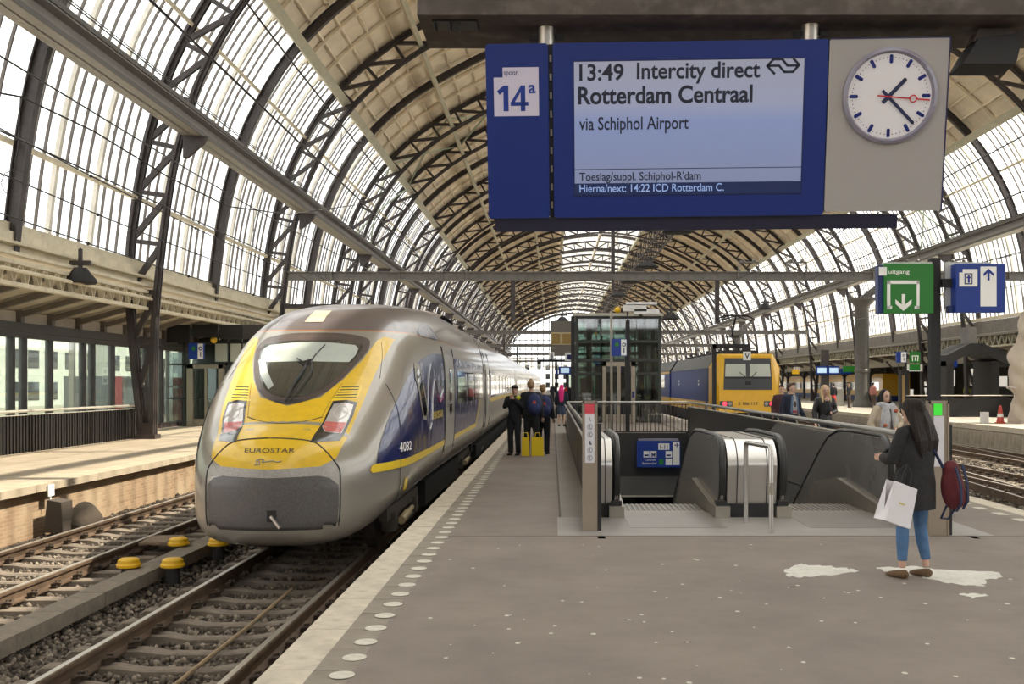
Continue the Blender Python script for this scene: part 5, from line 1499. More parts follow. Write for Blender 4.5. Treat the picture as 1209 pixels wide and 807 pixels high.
# ---------------------------------------------------------------- yellow and blue locomotive
LY, LXc = 43.2, 8.0
ly = mat('loco yellow', (.80,.44,.01), .35, 0, coat=.3, var=.05); lb = mat('loco blue', (.010,.035,.19), .5, 0, coat=.05, dirt=.15, dcol=(.1,.12,.2)); lg = mat('loco roof grey', (.13,.13,.13), .6)
lo = thing('locomotive', 'yellow fronted locomotive with blue side and two red tail lights numbered E 186 117', 'locomotive', (LXc,LY,0))
hw = 1.40
def loft(secs, m_, name, parent):
    n = len(secs[0]); b = MB(); vs = [p for s_ in secs for p in s_]; fs = []
    for i in range(len(secs)-1):
        for k in range(n): k2=(k+1)%n; fs.append((i*n+k,i*n+n+k,i*n+n+k2,i*n+k2))
    fs += [tuple(range(n)), tuple((len(secs)-1)*n+k for k in range(n))[::-1]]; b.add(vs, fs); return b.build(name, m_, parent)
def sec(y_, w0, w1, z0, zm, zt, wt, lean=0.0):
    return [(-w0,y_,z0),(w0,y_,z0),(w1,y_+lean*(zm-z0),zm),(wt,y_+lean*(zt-z0),zt),(-wt,y_+lean*(zt-z0),zt),(-w1,y_+lean*(zm-z0),zm)]
loft([sec(0,1.18,1.18,.45,1.5,2.78,.98,.08), sec(.55,hw,hw,.42,2.2,2.86,1.12,0)], ly, 'cab', lo)
loft([sec(.55,hw,hw,.42,2.3,2.86,1.05), sec(1.5,hw,hw,.42,2.3,2.86,1.05)], ly, 'cab', lo)
loft([sec(1.5,hw,hw,.86,2.3,2.86,1.0), sec(15.5,hw,hw,.86,2.3,2.86,1.0)], lb, 'body', lo)
loft([[(-hw-.005,1.5,.42),(hw+.005,1.5,.42),(hw+.005,1.5,.87),(-hw-.005,1.5,.87)],[(-hw-.005,15.5,.42),(hw+.005,15.5,.42),(hw+.005,15.5,.87),(-hw-.005,15.5,.87)]], ly, 'yellow_band', lo)
b = MB(); b.prism([(-hw-.01,2.3),(hw+.01,2.3),(1.02,2.9),(-1.02,2.9)],(0,1.5,0),(1,0,0),(0,0,1),(0,14,0)); b.build('roof', lg, lo)
b = MB(); b.b2((-1.25,.2,-.1),(1.25,15.3,.42)); b.build('underframe', blackm, lo)
b = MB()
for y_ in (2.5,5,11,13.5):
    for s in (-1,1): b.tube([(s*.72,y_,RAIL+.55),(s*.86,y_,RAIL+.55)],.55,18)
b.build('wheels', mat('wheel steel'), lo, kind='stuff')
def ff(off): return lambda x,z: (x, .08*(z-.45)-off, z)
gd = mat('loco window surround', (.05,.055,.06), .4)
flat('windscreen_surround', [(-1.0,1.38),(1.0,1.38),(.94,2.68),(-.94,2.68)], gd, lo, ff(.012))
for s in (-1,1): flat('windscreen', [(s*.08,1.92),(s*.93,1.92),(s*.90,2.44),(s*.08,2.44)], mat('pale windscreen blind',(.50,.53,.46),.2,coat=.8), lo, ff(.02))
b = MB(); b.add([(-.95,.08*(1.84-.45)-.022,1.84),(.95,.08*(1.84-.45)-.022,1.84),(.95,.08*(1.9-.45)-.022,1.9),(-.95,.08*(1.9-.45)-.022,1.9)],[(0,1,2,3)]); b.tube([(-.02,.07,1.85),(-.35,.06,2.1)],.015,5); b.tube([(.1,.07,1.85),(.35,.06,2.1)],.015,5)
b.box((.0,.07,1.65),(.25,.04,.14)); b.build('wiper', black, lo)
for s in (-1,1):
    flat('lamp_housing', rect(s*.9-.26,.70,s*.9+.26,.92), gd, lo, ff(.015))
    flat('tail_light', circ(s*.96,.81,.085,16), mat('red tail light',(.7,.02,.03),.3,emit=(1,.03,.05),es=2.5), lo, ff(.03))
    flat('headlamp', circ(s*.74,.81,.075,16), mat('headlamp glass',(.35,.3,.25),.2), lo, ff(.03))
text('lettering','E 186 117', -.40, .76, .80, .12, mat('dark grey print'), lo, ff(.02), .01)
flat('door', [(0,0),(0,1),(1,1),(1,0)], lb, lo, lambda a,z: (-hw-.012, 1.65+.75*a, .5+1.75*z))
for y_ in (4.3,11.6):
    for dz in (0,.16): flat('emblem', rect(0,0,1,1), white, lo, lambda a,z: (-hw-.014, y_+.35*a, 1.55+dz+.1*z))
b = MB()
for y_ in (2.2,4,6,8,10,12,14): b.box((0,y_,2.98),(1.5,.9,.14)); b.cyl((-.4,y_+.6,2.9),.06,.32,8); b.cyl((.4,y_+.6,2.9),.06,.32,8)
b.build('roof_equipment', blackm, lo, kind='stuff')
b = MB(); b.tube([(0,2.6,3.0),(.0,3.9,3.75),(.0,3.0,4.55)],.04,6); b.tube([(-.3,3.9,3.7),(.3,3.9,3.7)],.03,6); b.tube([(-.8,3.0,4.45),(-.5,3.0,4.6),(.5,3.0,4.6),(.8,3.0,4.45)],.035,6); b.build('pantograph', blackm, lo)
co = thing('blue_coach', 'blue and yellow coach coupled behind the yellow locomotive', 'coach', (LXc,LY+16.3,0))
loft([sec(0,hw,hw,.86,2.3,2.9,1.0), sec(26,hw,hw,.86,2.3,2.9,1.0)], lb, 'body', co)
loft([sec(.0,hw+.005,hw+.005,.42,.7,.87,hw), sec(26,hw+.005,hw+.005,.42,.7,.87,hw)], ly, 'yellow_band', co)
b = MB(); b.prism([(-hw-.01,2.35),(hw+.01,2.35),(1.0,2.95),(-1.0,2.95)],(0,0,0),(1,0,0),(0,0,1),(0,26,0)); b.build('roof', lg, co)
for k in range(9): flat('window', rect(0,0,1,1), wglass, co, lambda a,z: (-hw-.012, 2.6+2.5*k+1.8*a, 1.4+.75*z))
b = MB(); b.b2((-hw-.01,0,2.2),(-hw,26,2.32)); b.build('stripe', ly, co)
b = MB(); b.b2((-1.2,.3,-.4),(1.2,25.7,.42)); b.build('underframe', blackm, co)
# ================================================================ glass lift tower
LT = 44.4
lift = thing('lift_tower', 'free-standing glass lift tower with dark frame and bronze door behind the escalator pit', 'lift', (0,LT,0))
frm = mat('lift frame dark green', (.045,.05,.045), .4, .3); brz = mat('bronze lift door', (.36,.31,.24), .35, .7)
x0, x1, zt_, dp = 1.03, 4.51, 4.46, 2.8
b = MB()
for x in (x0, x1):
    for y_ in (0, dp): b.box((x,y_,zt_/2),(.12,.12,zt_))
b.build('corner_post', frm, lift)
for z in (.9, 2.05, 2.62, 3.4, zt_-.06):
    b = MB()
    for y_ in (0,dp): b.b2((x0,y_-.04,z-.05),(x1,y_+.04,z+.05))
    for x in (x0,x1): b.b2((x-.04,0,z-.05),(x+.04,dp,z+.05))
    b.build('crossbar', frm, lift)
b = MB(); b.b2((x0-.15,-.15,zt_),(x1+.15,dp+.15,zt_+.12)); b.build('roof', mat('pale lift roof',(.42,.40,.33),.5), lift)
def pane(xa,ya,xb,yb,za,zb,parent,m_=glassd,name='pane'):
    b = MB(); b.b2((min(xa,xb)-.006,min(ya,yb)-.006,za),(max(xa,xb)+.006,max(ya,yb)+.006,zb)); return b.build(name, m_, parent)
zl = (.06,.95,2.0,2.68,3.35,zt_-.1)
for a,c in zip(zl[:-1], zl[1:]):
    for xa,xb in ((x0+.07,2.02),(3.55,x1-.07)): pane(xa,0,xb,0,a,c,lift)
    if a > 2.1: pane(2.05,0,3.52,0,a,c,lift)
    pane(x0,.07,x0,dp-.07,a,c,lift); pane(x1,.07,x1,dp-.07,a,c,lift); pane(x0+.07,dp,x1-.07,dp,a,c,lift)
b = MB()
for x in (1.6,2.05,3.5,3.95,4.2): b.b2((x-.03,.25,0),(x+.03,.31,zt_))
b.b2((1.5,.6,2.9),(4.0,2.4,3.0)); b.b2((1.5,2.3,0),(1.75,2.5,zt_)); b.b2((3.8,2.3,0),(4.05,2.5,zt_)); b.build('guide_rail', steel, lift)
b = MB(); b.b2((1.9,.7,0.05),(3.7,2.3,.15)); b.b2((1.9,.7,2.4),(3.7,2.3,2.5)); b.b2((1.9,2.25,.1),(3.7,2.3,2.4)); b.build('lift_car', mat('lift car grey',(.12,.13,.12),.5), lift)
df = MB(); df.b2((2.10,-.12,0),(2.26,.05,2.54)); df.b2((3.30,-.12,0),(3.48,.05,2.54)); df.b2((2.10,-.12,2.36),(3.48,.05,2.54)); df.b2((2.72,-.1,0),(2.86,.04,2.4)); fo = df.build('door_frame', brz, lift)
pane(2.27,-.05,2.72,-.05,.05,2.35,fo,glassd,'door_pane'); pane(2.86,-.05,3.29,-.05,.05,2.35,fo,glassd,'door_pane')
b = MB(); b.b2((2.27,-.08,.0),(2.72,-.06,.35)); b.b2((2.86,-.08,0),(3.29,-.06,.35)); b.build('kick_panel', brz, fo)
b = MB(); b.b2((3.34,-.135,1.05),(3.44,-.12,1.3)); b.build('call_panel', navy, fo)
b = MB()
for x in (1.35,4.3): b.tube([(x-.3,-.35,0),(x-.3,-.35,.35),(x+.3,-.35,.35),(x+.3,-.35,0)],.03,6)
b.build('bumper_rail', inoxp, lift)
# lamp and sign pole in front of it
PY = 35.6
lpole = thing('black_lamp_pole', 'black pole behind the pit railing with white floodlight boxes on top', 'pole', (Xp(741,PY),PY,0))
b = MB(); b.b2((-.07,-.07,0),(.07,.07,3.75)); b.b2((-.09,-.09,1.9),(.09,.09,3.2)); b.build('pole', blackm, lpole)
b = MB(); b.b2((-.15,-.2,4.05),(.62,.2,4.25)); b.b2((-.05,-.2,4.28),(.98,.2,4.36)); b.b2((.2,-.2,3.95),(1.05,.2,4.12)); b.build('floodlight_box', mat('white lamp box',(.72,.71,.70),.4), lpole)
b = MB(); b.tube([(-.5,0,3.85),(.5,0,3.85)],.03,6); b.cyl((0,0,3.75),.03,.3,6); b.sph((.45,0,3.95),.07,8,6); b.build('arm', steel, lpole)
yb = thing('yellow_beacon', 'round yellow beacon lamp on the arm left of the black pole', 'lamp', (Xp(729,PY),PY,Zp(366,PY)))
b = MB(); b.sph((0,0,0),.11,14,10); b.build('globe', yel, yb, smooth=True)
b = MB(); b.tube([(.05,0,0),(.3,0,-.03)],.03,6); b.build('mount', steel, yb)
gpole = thing('grey_sign_pole', 'thin pale grey post carrying the small blue lift sign', 'pole', (Xp(722,PY),PY+.1,0))
b = MB(); b.cyl((0,0,0),.045,Zp(367,PY),10); b.build('pole', inoxp, gpole)
def smallsign(px0,px1,py0,py1,Y,label,m_=bluel,frac=.62,face=True):
    t_ = thing('small_sign', label, 'sign', (0,Y,0)); w2 = lambda px,py: (Xp(px,Y), Zp(py,Y))
    b = MB(); b.b2((*[w2(px0,0)[0]],-.06,w2(0,py1)[1]),(w2(px1,0)[0],.06,w2(0,py0)[1])); b.build('panel', m_, t_)
    if frac < 1:
        xm = px0+(px1-px0)*frac; flat('white_field', [w2(xm,py1-.6),w2(px1-.6,py1-.6),w2(px1-.6,py0+.6),w2(xm,py0+.6)], whitel, t_, pl(-.066))
        c_ = w2((xm+px1)/2, py0+(py1-py0)*.33); r_ = (px1-px0)*.11*Y/F
        b = MB(); b.loop([(c_[0]+r_*cos(a*.785),-.075,c_[1]+r_*sin(a*.785)) for a in range(8)],r_*.3,5)
        pline(b,[w2((xm+px1)/2,py0+(py1-py0)*.55),w2((xm+px1)/2,py0+(py1-py0)*.82)],r_*.6,-.075); b.build('pictogram', navy, t_)
    if face:
        c_ = w2(px0+(px1-px0)*.34, py0+(py1-py0)*.33); r_ = (px1-px0)*.15*Y/F
        flat('green_mark', circ(c_[0],c_[1],r_,6), green, t_, pl(-.07))
    return t_
smallsign(722,740,400,420,PY-.2,'small blue lift sign with green mark hanging on the grey post before the lift tower')

# black frame with V plate on the right platform edge
vf = thing('v_frame', 'black angled post frame carrying the white V plate in front of the locomotive', 'post frame', (0,38,0))
b = MB(); b.b2((Xp(841,38),-.07,0),(Xp(845.5,38),.07,Zp(406,38))); b.b2((Xp(841,38),-.07,Zp(411,38)),(Xp(886,38),.07,Zp(406,38))); b.b2((Xp(876,38),-.05,Zp(417,38)),(Xp(886,38),.05,Zp(411,38))); b.build('frame', blackm, vf)
b = MB(); b.b2((Xp(877,38),-.09,Zp(425,38)),(Xp(886,38),-.06,Zp(415,38))); b.build('plate', white, vf)
text('lettering','V', Xp(878.8,38), Zp(423.3,38), .17, .2, black, vf, pl(-.095), .02)
b = MB(); b.b2((Xp(841,38)-.3,-.3,0),(Xp(841,38)+.4,.3,.04)); b.build('base', steel, vf)

# signs and display left of the lift tower
G2 = 50.0
fr_ = thing('post_frame', 'black post frame left of the lift tower carrying a crossbar', 'post frame', (0,G2,0))
b = MB(); b.b2((Xp(655.5,G2),-.07,0),(Xp(658,G2),.07,Zp(425,G2))); b.b2((Xp(634,G2),-.07,Zp(427,G2)),(Xp(676,G2),.07,Zp(424,G2))); b.build('frame', blackm, fr_)
b = MB(); b.b2((Xp(674,G2-6),-6.1,0),(Xp(678.5,G2-6),-5.9,Zp(373,G2-6))); b.build('tall_post', blackm, fr_)
mb_ = thing('grey_sign_box', 'large grey box with two amber dot-matrix fields beside the lift tower', 'sign box', (0,G2+6,0))
YQ = G2+6
b = MB(); b.b2((Xp(650,YQ),-.3,Zp(420,YQ)),(Xp(682,YQ),.3,Zp(379,YQ))); b.build('housing', mat('brown grey housing',(.15,.13,.11),.6), mb_)
am = mat('amber matrix',(.14,.09,.03),.6,emit=(.5,.3,.06),es=.12)
for a,c in ((652,661.5),(664,674.5)):
    b = MB(); b.b2((Xp(a-1,YQ),-.32,Zp(407,YQ)),(Xp(c+1,YQ),-.3,Zp(392.5,YQ))); o = b.build('field_frame', mat('amber frame',(.5,.42,.25),.5), mb_)
    flat('matrix', [(Xp(a,YQ),Zp(406,YQ)),(Xp(c,YQ),Zp(406,YQ)),(Xp(c,YQ),Zp(394,YQ)),(Xp(a,YQ),Zp(394,YQ))], am, o, pl(-.33))
b = MB(); b.b2((Xp(652,YQ),-.1,0),(Xp(653.5,YQ),.1,Zp(420,YQ))); b.b2((Xp(679,YQ),-.1,0),(Xp(681,YQ),.1,Zp(420,YQ))); b.build('leg', blackm, mb_)
dsp = thing('small_display', 'small lit blue departure display below the white pictogram plates', 'display', (0,G2-.5,0)); YQ = G2-.5
b = MB(); b.b2((Xp(659.5,YQ),-.08,Zp(442,YQ)),(Xp(674,YQ),.08,Zp(432.5,YQ))); b.b2((Xp(656,YQ),-.06,Zp(442,YQ)),(Xp(659,YQ),.06,Zp(436,YQ))); b.build('housing', bluel, dsp)
flat('screen', [(Xp(662,YQ),Zp(440,YQ)),(Xp(672,YQ),Zp(440,YQ)),(Xp(672,YQ),Zp(434,YQ)),(Xp(662,YQ),Zp(434,YQ))], mat('pale screen',(.3,.4,.5),.4,emit=(.5,.68,.8),es=.6), dsp, pl(-.085))
for (a,c,t0,t1,s_,l_) in ((648,654.5,415.5,424,'J','small white plate with letter J left of the lift tower'),(667,676,416,426,'i','small white lift pictogram plate left of the lift tower')):
    t_ = thing('white_plate', l_, 'sign', (0,G2-.4,0)); Q_ = G2-.4
    b = MB(); b.b2((Xp(a,Q_),-.05,Zp(t1,Q_)),(Xp(c,Q_),.05,Zp(t0,Q_))); b.build('plate', whitel, t_)
    if s_ == 'J': text('lettering','J', Xp(a+2,Q_), Zp(t1-1.6,Q_), .10, .2, navy, t_, pl(-.055), .02)
    else: flat('pictogram', [(Xp(a+2.6,Q_),Zp(t1-2,Q_)),(Xp(c-2,Q_),Zp(t1-2,Q_)),(Xp(c-2,Q_),Zp(t0+2.5,Q_)),(Xp(a+2.6,Q_),Zp(t0+2.5,Q_))], navy, t_, pl(-.055))
vt = thing('white_plate', 'tiny white V plate hanging from the sign frame beam', 'sign', (0,G2-.3,0)); Q_ = G2-.3
b = MB(); b.b2((Xp(634,Q_),-.03,Zp(436,Q_)),(Xp(639,Q_),.03,Zp(430,Q_))); b.build('plate', whitel, vt)
text('lettering','V', Xp(635,Q_), Zp(435,Q_), .12, .14, black, vt, pl(-.035), .02)
b = MB(); b.b2((Xp(634,Q_),-.03,Zp(430,Q_)),(Xp(639,Q_),.03,Zp(426.5,Q_))); b.build('mount', blackm, vt)
# platform furniture farther back on the near platform
for k, (x,y_,l_) in enumerate(((2.2,60,'dark glazed waiting shelter behind the lift tower'),)):
    t_ = thing('waiting_shelter', l_, 'shelter', (x,y_,0))
    b = MB()
    for sx_ in (-1.3,1.3):
        for sy_ in (0,6): b.b2((sx_-.05,sy_-.05,0),(sx_+.05,sy_+.05,2.4))
    b.b2((-1.5,-.2,2.4),(1.5,6.2,2.55)); b.build('frame', blackm, t_)
    pane(-1.3,.1,-1.3,5.9,.3,2.3,t_,glassc); pane(1.3,.1,1.3,5.9,.3,2.3,t_,glassc); pane(-1.2,6,1.2,6,.3,2.3,t_,glassc)
    b = MB(); b.b2((-.9,4,0),(.9,4.4,.45)); b.build('bench', steel, t_)
poster = thing('red_poster_case', 'red and white poster case seen through the lift tower glass', 'poster case', (Xp(693,52),52,0))
b = MB(); b.b2((-.32,-.05,.4),(.32,.05,1.9)); b.b2((-.3,-.04,0),(-.24,.04,.4)); b.b2((.24,-.04,0),(.3,.04,.4)); b.build('case', blackm, poster)
flat('poster', rect(-.27,.5,.27,1.8), mat('poster red',(.5,.05,.08),.5), poster, pl(-.06)); flat('poster_band', rect(-.2,1.0,.2,1.15), white, poster, pl(-.065))

# ================================================================ left platform: lift, signs, sack
LL = 43.0
ll = thing('glass_lift', 'dark glazed lift with bronze door on the left platform beside the train', 'lift', (0,LL,ZL))
b = MB()
for px in (198,218,268,285,303): b.b2((Xp(px,LL)-.05,-.05,0),(Xp(px,LL)+.05,.05,3.9))
for py in (405,430,470): b.b2((Xp(198,LL),-.05,Zp(py,LL)-ZL-.04),(Xp(303,LL),.05,Zp(py,LL)-ZL+.04))
b.b2((Xp(198,LL),3,0),(Xp(303,LL),3.1,3.9)); b.b2((Xp(198,LL)-.05,0,3.8),(Xp(303,LL)+.05,3.1,3.9)); b.build('frame', frm, ll)
for a,c in ((198,218),(268,285),(285,303)):
    pane(Xp(a,LL)+.06,0,Xp(c,LL)-.06,0,.05,1.55,ll); pane(Xp(a,LL)+.06,0,Xp(c,LL)-.06,0,1.65,3.0,ll)
b = MB(); b.b2((Xp(222,LL),-.15,0),(Xp(229,LL),.1,2.5)); b.b2((Xp(259,LL),-.15,0),(Xp(265,LL),.1,2.5)); b.b2((Xp(222,LL),-.15,2.35),(Xp(265,LL),.1,2.5)); b.b2((Xp(244,LL)-.05,-.12,0),(Xp(244,LL)+.05,.08,2.4)); b.b2((Xp(229,LL),-.1,0),(Xp(259,LL),.0,.3)); fo = b.build('door_frame', brz, ll)
pane(Xp(229,LL),-.05,Xp(243,LL),-.05,.3,2.35,fo,glassd,'door_pane'); pane(Xp(246,LL),-.05,Xp(259,LL),-.05,.3,2.35,fo,glassd,'door_pane')
b = MB(); b.b2((Xp(261,LL),-.17,1.1),(Xp(263.5,LL),-.15,1.4)); b.build('call_panel', navy, fo)
for (a,c,l_) in ((255,269,0),(273,285,0),(288,301,0)):
    b = MB(); b.b2((Xp(a,LL),-.1,2.62),(Xp(c,LL),-.06,3.35)); b.build('lit_panel', mat('greenish glass panel',(.42,.45,.38),.3,coat=.5), ll)
db_ = thing('dark_fascia_panels', 'row of large black fascia panels under the canopy above the left lift', 'fascia panel', (0,LL-2.2,0)); Q_ = LL-2.2
for a,c,t0,t1,m_ in ((197,225,372,404,black),(227,258,369,398,black),(260,287,372,400,black),(287,318,376,400,mat('grey fascia panel',(.05,.048,.045),.35))):
    b = MB(); b.b2((Xp(a,Q_)+.01,-.05,Zp(t1,Q_)),(Xp(c,Q_)-.01,.05,min(3.9,Zp(t0,Q_)))); b.build('panel', m_, db_)
smallsign(223,241,405,424,LL-1.7,'small blue lift sign under the black fascia on the left platform')
yb2 = thing('yellow_beacon', 'round yellow beacon lamp under the black fascia on the left platform', 'lamp', (Xp(252.5,LL-2),LL-2,Zp(401,LL-2)))
b = MB(); b.sph((0,0,0),.13,14,10); b.build('globe', yel, yb2, smooth=True)
b = MB(); b.tube([(.2,0,0),(.3,0,.1),(.3,0,1.0)],.03,6); b.build('mount', inoxp, yb2)
sy_ = 18.6
t_ = thing('concrete_block', 'grey brown boxy trackside block against the brick wall with a small white plate', 'trackside box', (-8.55,sy_-.25,RAIL-.17))
b = MB(); b.prism([(-.17,0),(.17,0),(.14,.52),(-.10,.56)],(0,-.22,0),(1,0,0),(0,0,1),(0,.42,0)); b.build('block', mat('brown grey block',(.06,.047,.037),.9,var=.2), t_)  # block colour darkened for the shadow lying over part of it
b = MB(); b.b2((-.19,-.02,.60),(-.17,.2,.80)); b.b2((-.2,.07,.5),(-.18,.1,.6)); b.build('plate', white, t_)
t_ = thing('rubble_sack', 'lumpy brown sack slumped beside the concrete block at the brick wall', 'sack', (-8.3,sy_+.2,RAIL-.17))
b = MB(); b.lathe((0,0,0),[(.34,0),(.37,.08),(.31,.22),(.20,.36),(.10,.44),(.0,.47)],7); o = b.build('sack', mat('brown sack',(.065,.05,.036),.9,bump=.6,bscale=9,var=.2), t_, smooth=True)
# left column feet signs
for (px,py,lb_) in ((167,438,'upper'),(167,449,'lower')):
    t_ = thing('small_plate', lb_+' white square plate seen on the screen behind the left lattice column', 'sign', (Xp(px,38),38,Zp(py,38)))
    b = MB(); b.box((0,0,0),(.2,.03,.28)); b.build('plate', white, t_); b = MB(); b.box((0,-.02,0),(.1,.02,.14)); b.build('pictogram', navy, t_)
b = MB(); b.b2((-15.1,-.0,0),(-15.05,.05,3.4)); b.build('white_post', white, wl).location = (.6,24.6,-.1)
# objects outside behind the glass screen
def simplebox(name,label,cat,x0,y0,z0,x1,y1,z1,m_,extra=None):
    t_ = thing(name,label,cat,((x0+x1)/2,(y0+y1)/2,z0)); hx,hy = (x1-x0)/2,(y1-y0)/2
    b = MB(); b.b2((-hx,-hy,0),(hx,hy,z1-z0)); b.build('body', m_, t_)
    return t_
bld = mat('pale facade', (.50,.48,.44), .8, var=.08, scale=.3)
for k,(y0,y1,h) in enumerate(((10,60,9),(64,120,12),(124,230,10))):
    t_ = thing('outside_building', ('pale low building outside beyond the left glass screen','long pale building outside behind the left platform farther back','farthest pale building outside on the left')[k], 'building', (-52,y0,-1.2))
    b = MB(); b.b2((-4,0,0),(0,y1-y0,h)); b.build('wall', bld, t_)
    for q in range(int((y1-y0)/4)):
        for r_ in range(int(h/3.2)):
            b = MB(); b.b2((0,1+4*q,1.2+3.2*r_),(.06,3.2+4*q,3+3.2*r_)); b.build('window', wglass, t_)
oc = thing('outside_canopy', 'white glass roof with slanting bars seen outside through the left screen', 'canopy', (0,0,0))
b = MB()
for k in range(60): b.bar((-20,20+1.4*k,3.6),(-34,20+1.4*k,6.6),.12,.16)
for x in (-20,-27,-34): b.b2((x-.1,18,3.5+(-20-x)*3/14),(x+.1,104,3.7+(-20-x)*3/14))
b.build('bars', mat('pale canopy bars',(.55,.52,.46),.5), oc, kind='stuff')
b = MB()
for k in range(8): b.b2((-20.1,22+11*k,-1.2),(-19.9,22.2+11*k,3.6)); b.b2((-34.1,22+11*k,-1.2),(-33.9,22.2+11*k,6.6))
b.build('posts', inoxp, oc, kind='stuff')
simplebox('outside_bus','long dark vehicle parked outside behind the glass screen','vehicle',-24,52,-1.2,-21.5,63,2.0,mat('grey vehicle',(.12,.13,.14),.3))
t_ = simplebox('orange_matrix_sign','dark sign with an orange text line behind the left screen','sign',-16.6,43.2,-.1,-15.9,43.4,2.6,black)
b = MB(); b.b2((-.32,-.13,2.42),(.32,-.11,2.56)); b.build('text_line', mat('orange matrix',(.6,.25,.02),.5,emit=(1,.4,.03),es=1.0), t_)
t_ = simplebox('red_notice','small red notice stand behind the left glass screen','notice',-16.6,39.6,-.1,-16.1,39.7,1.9,mat('notice red',(.55,.03,.03),.5))
# ================================================================ right side objects
colm = mat('grey green column', (.115,.11,.10), .5, .1, var=.15)
for (y_,l_) in ((74.5,'thick round steel column on the right platform in front of the displays'),(125,'second thick round column farther down the right platform, behind the locomotive')):
    t_ = thing('round_column', l_, 'column', (21.8,y_,0))
    b = MB(); b.lathe((0,0,0),[(.68,0),(.68,.15),(.56,.35),(.5,.6),(.49,2.4),(.53,2.45),(.53,2.6),(.49,2.65),(.48,7.0),(.6,7.2),(.9,7.5)],24); b.build('shaft', colm, t_, smooth='auto')
    b = MB(); b.b2((-.9,-.5,7.5),(1.2,.5,7.7)); b.prism([(.4,7.5),(2.1,9.1),(2.1,9.4),(-.2,7.7)],(0,-.15,0),(1,0,0),(0,0,1),(0,.3,0)); b.build('capital', colm, t_)
# dark gabled stair roof with parapet
gr_ = thing('stair_canopy', 'black gabled steel frame over a stairway on the right platform', 'canopy frame', (0,52,0))
g_ = lambda px,py: (Xp(px,52), Zp(py,52))
b = MB(); Po = [g_(1118,421),g_(1150,404),g_(1192,420),g_(1192,432),g_(1165,417.5),g_(1137,417.5),g_(1130,424),g_(1130,475),g_(1120,475)]
b.prism([g_(1118,419),g_(1146,405),g_(1160,405),g_(1196,420),g_(1196,433),g_(1163,418),g_(1142,418),g_(1118,432)],(0,0,0),(1,0,0),(0,0,1),(0,2.5,0))
b.build('gable', blackm, gr_)
for px in (1118,1172):
    b = MB(); b.b2((Xp(px,52),.1,0),(Xp(px+9,52),2.4,Zp(426,52))); b.build('leg', blackm, gr_)
b = MB(); b.b2((Xp(1148,52),.5,Zp(405,52)),(Xp(1158,52),1.5,4.45)); b.build('stub_post', mat('gantry steel'), gr_)
pr = thing('black_parapet', 'low black parapet wall with handrail around the stairs on the right platform', 'parapet', (0,51.9,0))
b = MB(); b.b2((17.35,-.05,0),(22.6,.05,.9)); b.build('panel', blackm, pr)
b = MB(); b.tube([(17.35,0,1.05),(22.6,0,1.05)],.03,6); b.build('handrail', inoxp, pr)
t_ = thing('brown_post', 'dark post with a warm brown face beside the small green sign on the right platform', 'post', (Xp(1067,59),59,0))
b = MB(); b.b2((-.22,-.2,0),(.22,.2,Zp(437,59))); b.build('post', blackm, t_); b = MB(); b.b2((-.16,-.22,.3),(-.02,-.2,2.1)); b.build('face', mat('warm brown face',(.28,.19,.08),.5), t_)
b = MB(); b.b2((.05,-.1,0),(.15,.0,Zp(413,59))); b.build('tall_post', blackm, t_)
smallsign(1058,1070,415,428,58.7,'small blue and white sign right of the round column', bluel, .45, False)
t_ = smallsign(1074,1086,415,428,58.7,'small green exit sign beside the small blue one', green, 1.0, False)
w2 = lambda px,py: (Xp(px,58.7), Zp(py,58.7)); b = MB()
pline(b,[w2(1077,426),w2(1076.5,420),w2(1083.5,420),w2(1083,426)],.05,-.07); pline(b,[w2(1080,421.5),w2(1080,425.5)],.05,-.07); b.build('pictogram', whitel, t_)
smallsign(1074,1086,430,437,58.7,'small green escape sign below the green exit sign', green, 1.0, False)
for (px,l_) in ((970,'left one of two small lit blue displays on the right platform'),(984,'right one of two small lit blue displays on the right platform')):
    t_ = thing('small_display', l_, 'display', (Xp(px,80),80,0))
    b = MB(); b.b2((-.42,-.1,Zp(442,80)),(.42,.1,Zp(432,80))); b.build('housing', bluel, t_)
    flat('screen', rect(-.34,Zp(440,80),.34,Zp(434,80)), mat('pale screen'), t_, pl(-.11))
t_ = thing('display_post', 'dark square post holding the two small displays', 'post', (Xp(977,80.3),80.3,0))
b = MB(); b.b2((-.5,-.1,0),(.1,.1,4.2)); b.build('post', steel, t_)
simplebox('grey_cabinet','grey cabinet standing behind the standing man on the right platform','cabinet',20.6,77,0,21.2,77.5,1.25,mat('grey cabinet',(.33,.32,.30),.5))
simplebox('grey_bin','small grey bin at the yellow train side of the right platform','bin',19.0,85,0,19.5,85.5,1.1,inoxp)
# tarpaulin wrapped column
tp = thing('wrapped_column', 'tall column wrapped in creased beige tarpaulin at the right edge', 'wrapped column', (19.75,43.5,0))
b = MB(); n = 40; vs = []; rows_ = 46
for j in range(rows_+1):
    z = 4.6*j/rows_
    for k in range(n):
        a = 2*pi*k/n; bul = .12*sin(z*2.2+a)+.07*sin(z*5.1+2*a)+.05*sin(3*a+z*1.3)+.04*sin(9*z+5*a)
        r_ = (.88+bul)*(1 - .55*max(0,(z-2.7)/1.9)**1.2); vs.append((r_*cos(a), r_*sin(a), z))
fs = [(j*n+k,j*n+(k+1)%n,j*n+n+(k+1)%n,j*n+n+k) for j in range(rows_) for k in range(n)]
b.add(vs,fs); b.build('tarpaulin', mat('beige tarpaulin',(.50,.43,.35),.8,var=.12,scale=1.5,bump=.5,bscale=5), tp, smooth=True)
b = MB(); b.cyl((0,0,0),.35,9.0,12); b.build('column_core', steel, tp)
b = MB(); b.loop([(1.0*cos(a*.314),1.0*sin(a*.314),1.25-.25*cos(a*.314)) for a in range(20)],.03,5); b.build('tape', mat('striped tape',(.65,.6,.58),.5), tp)
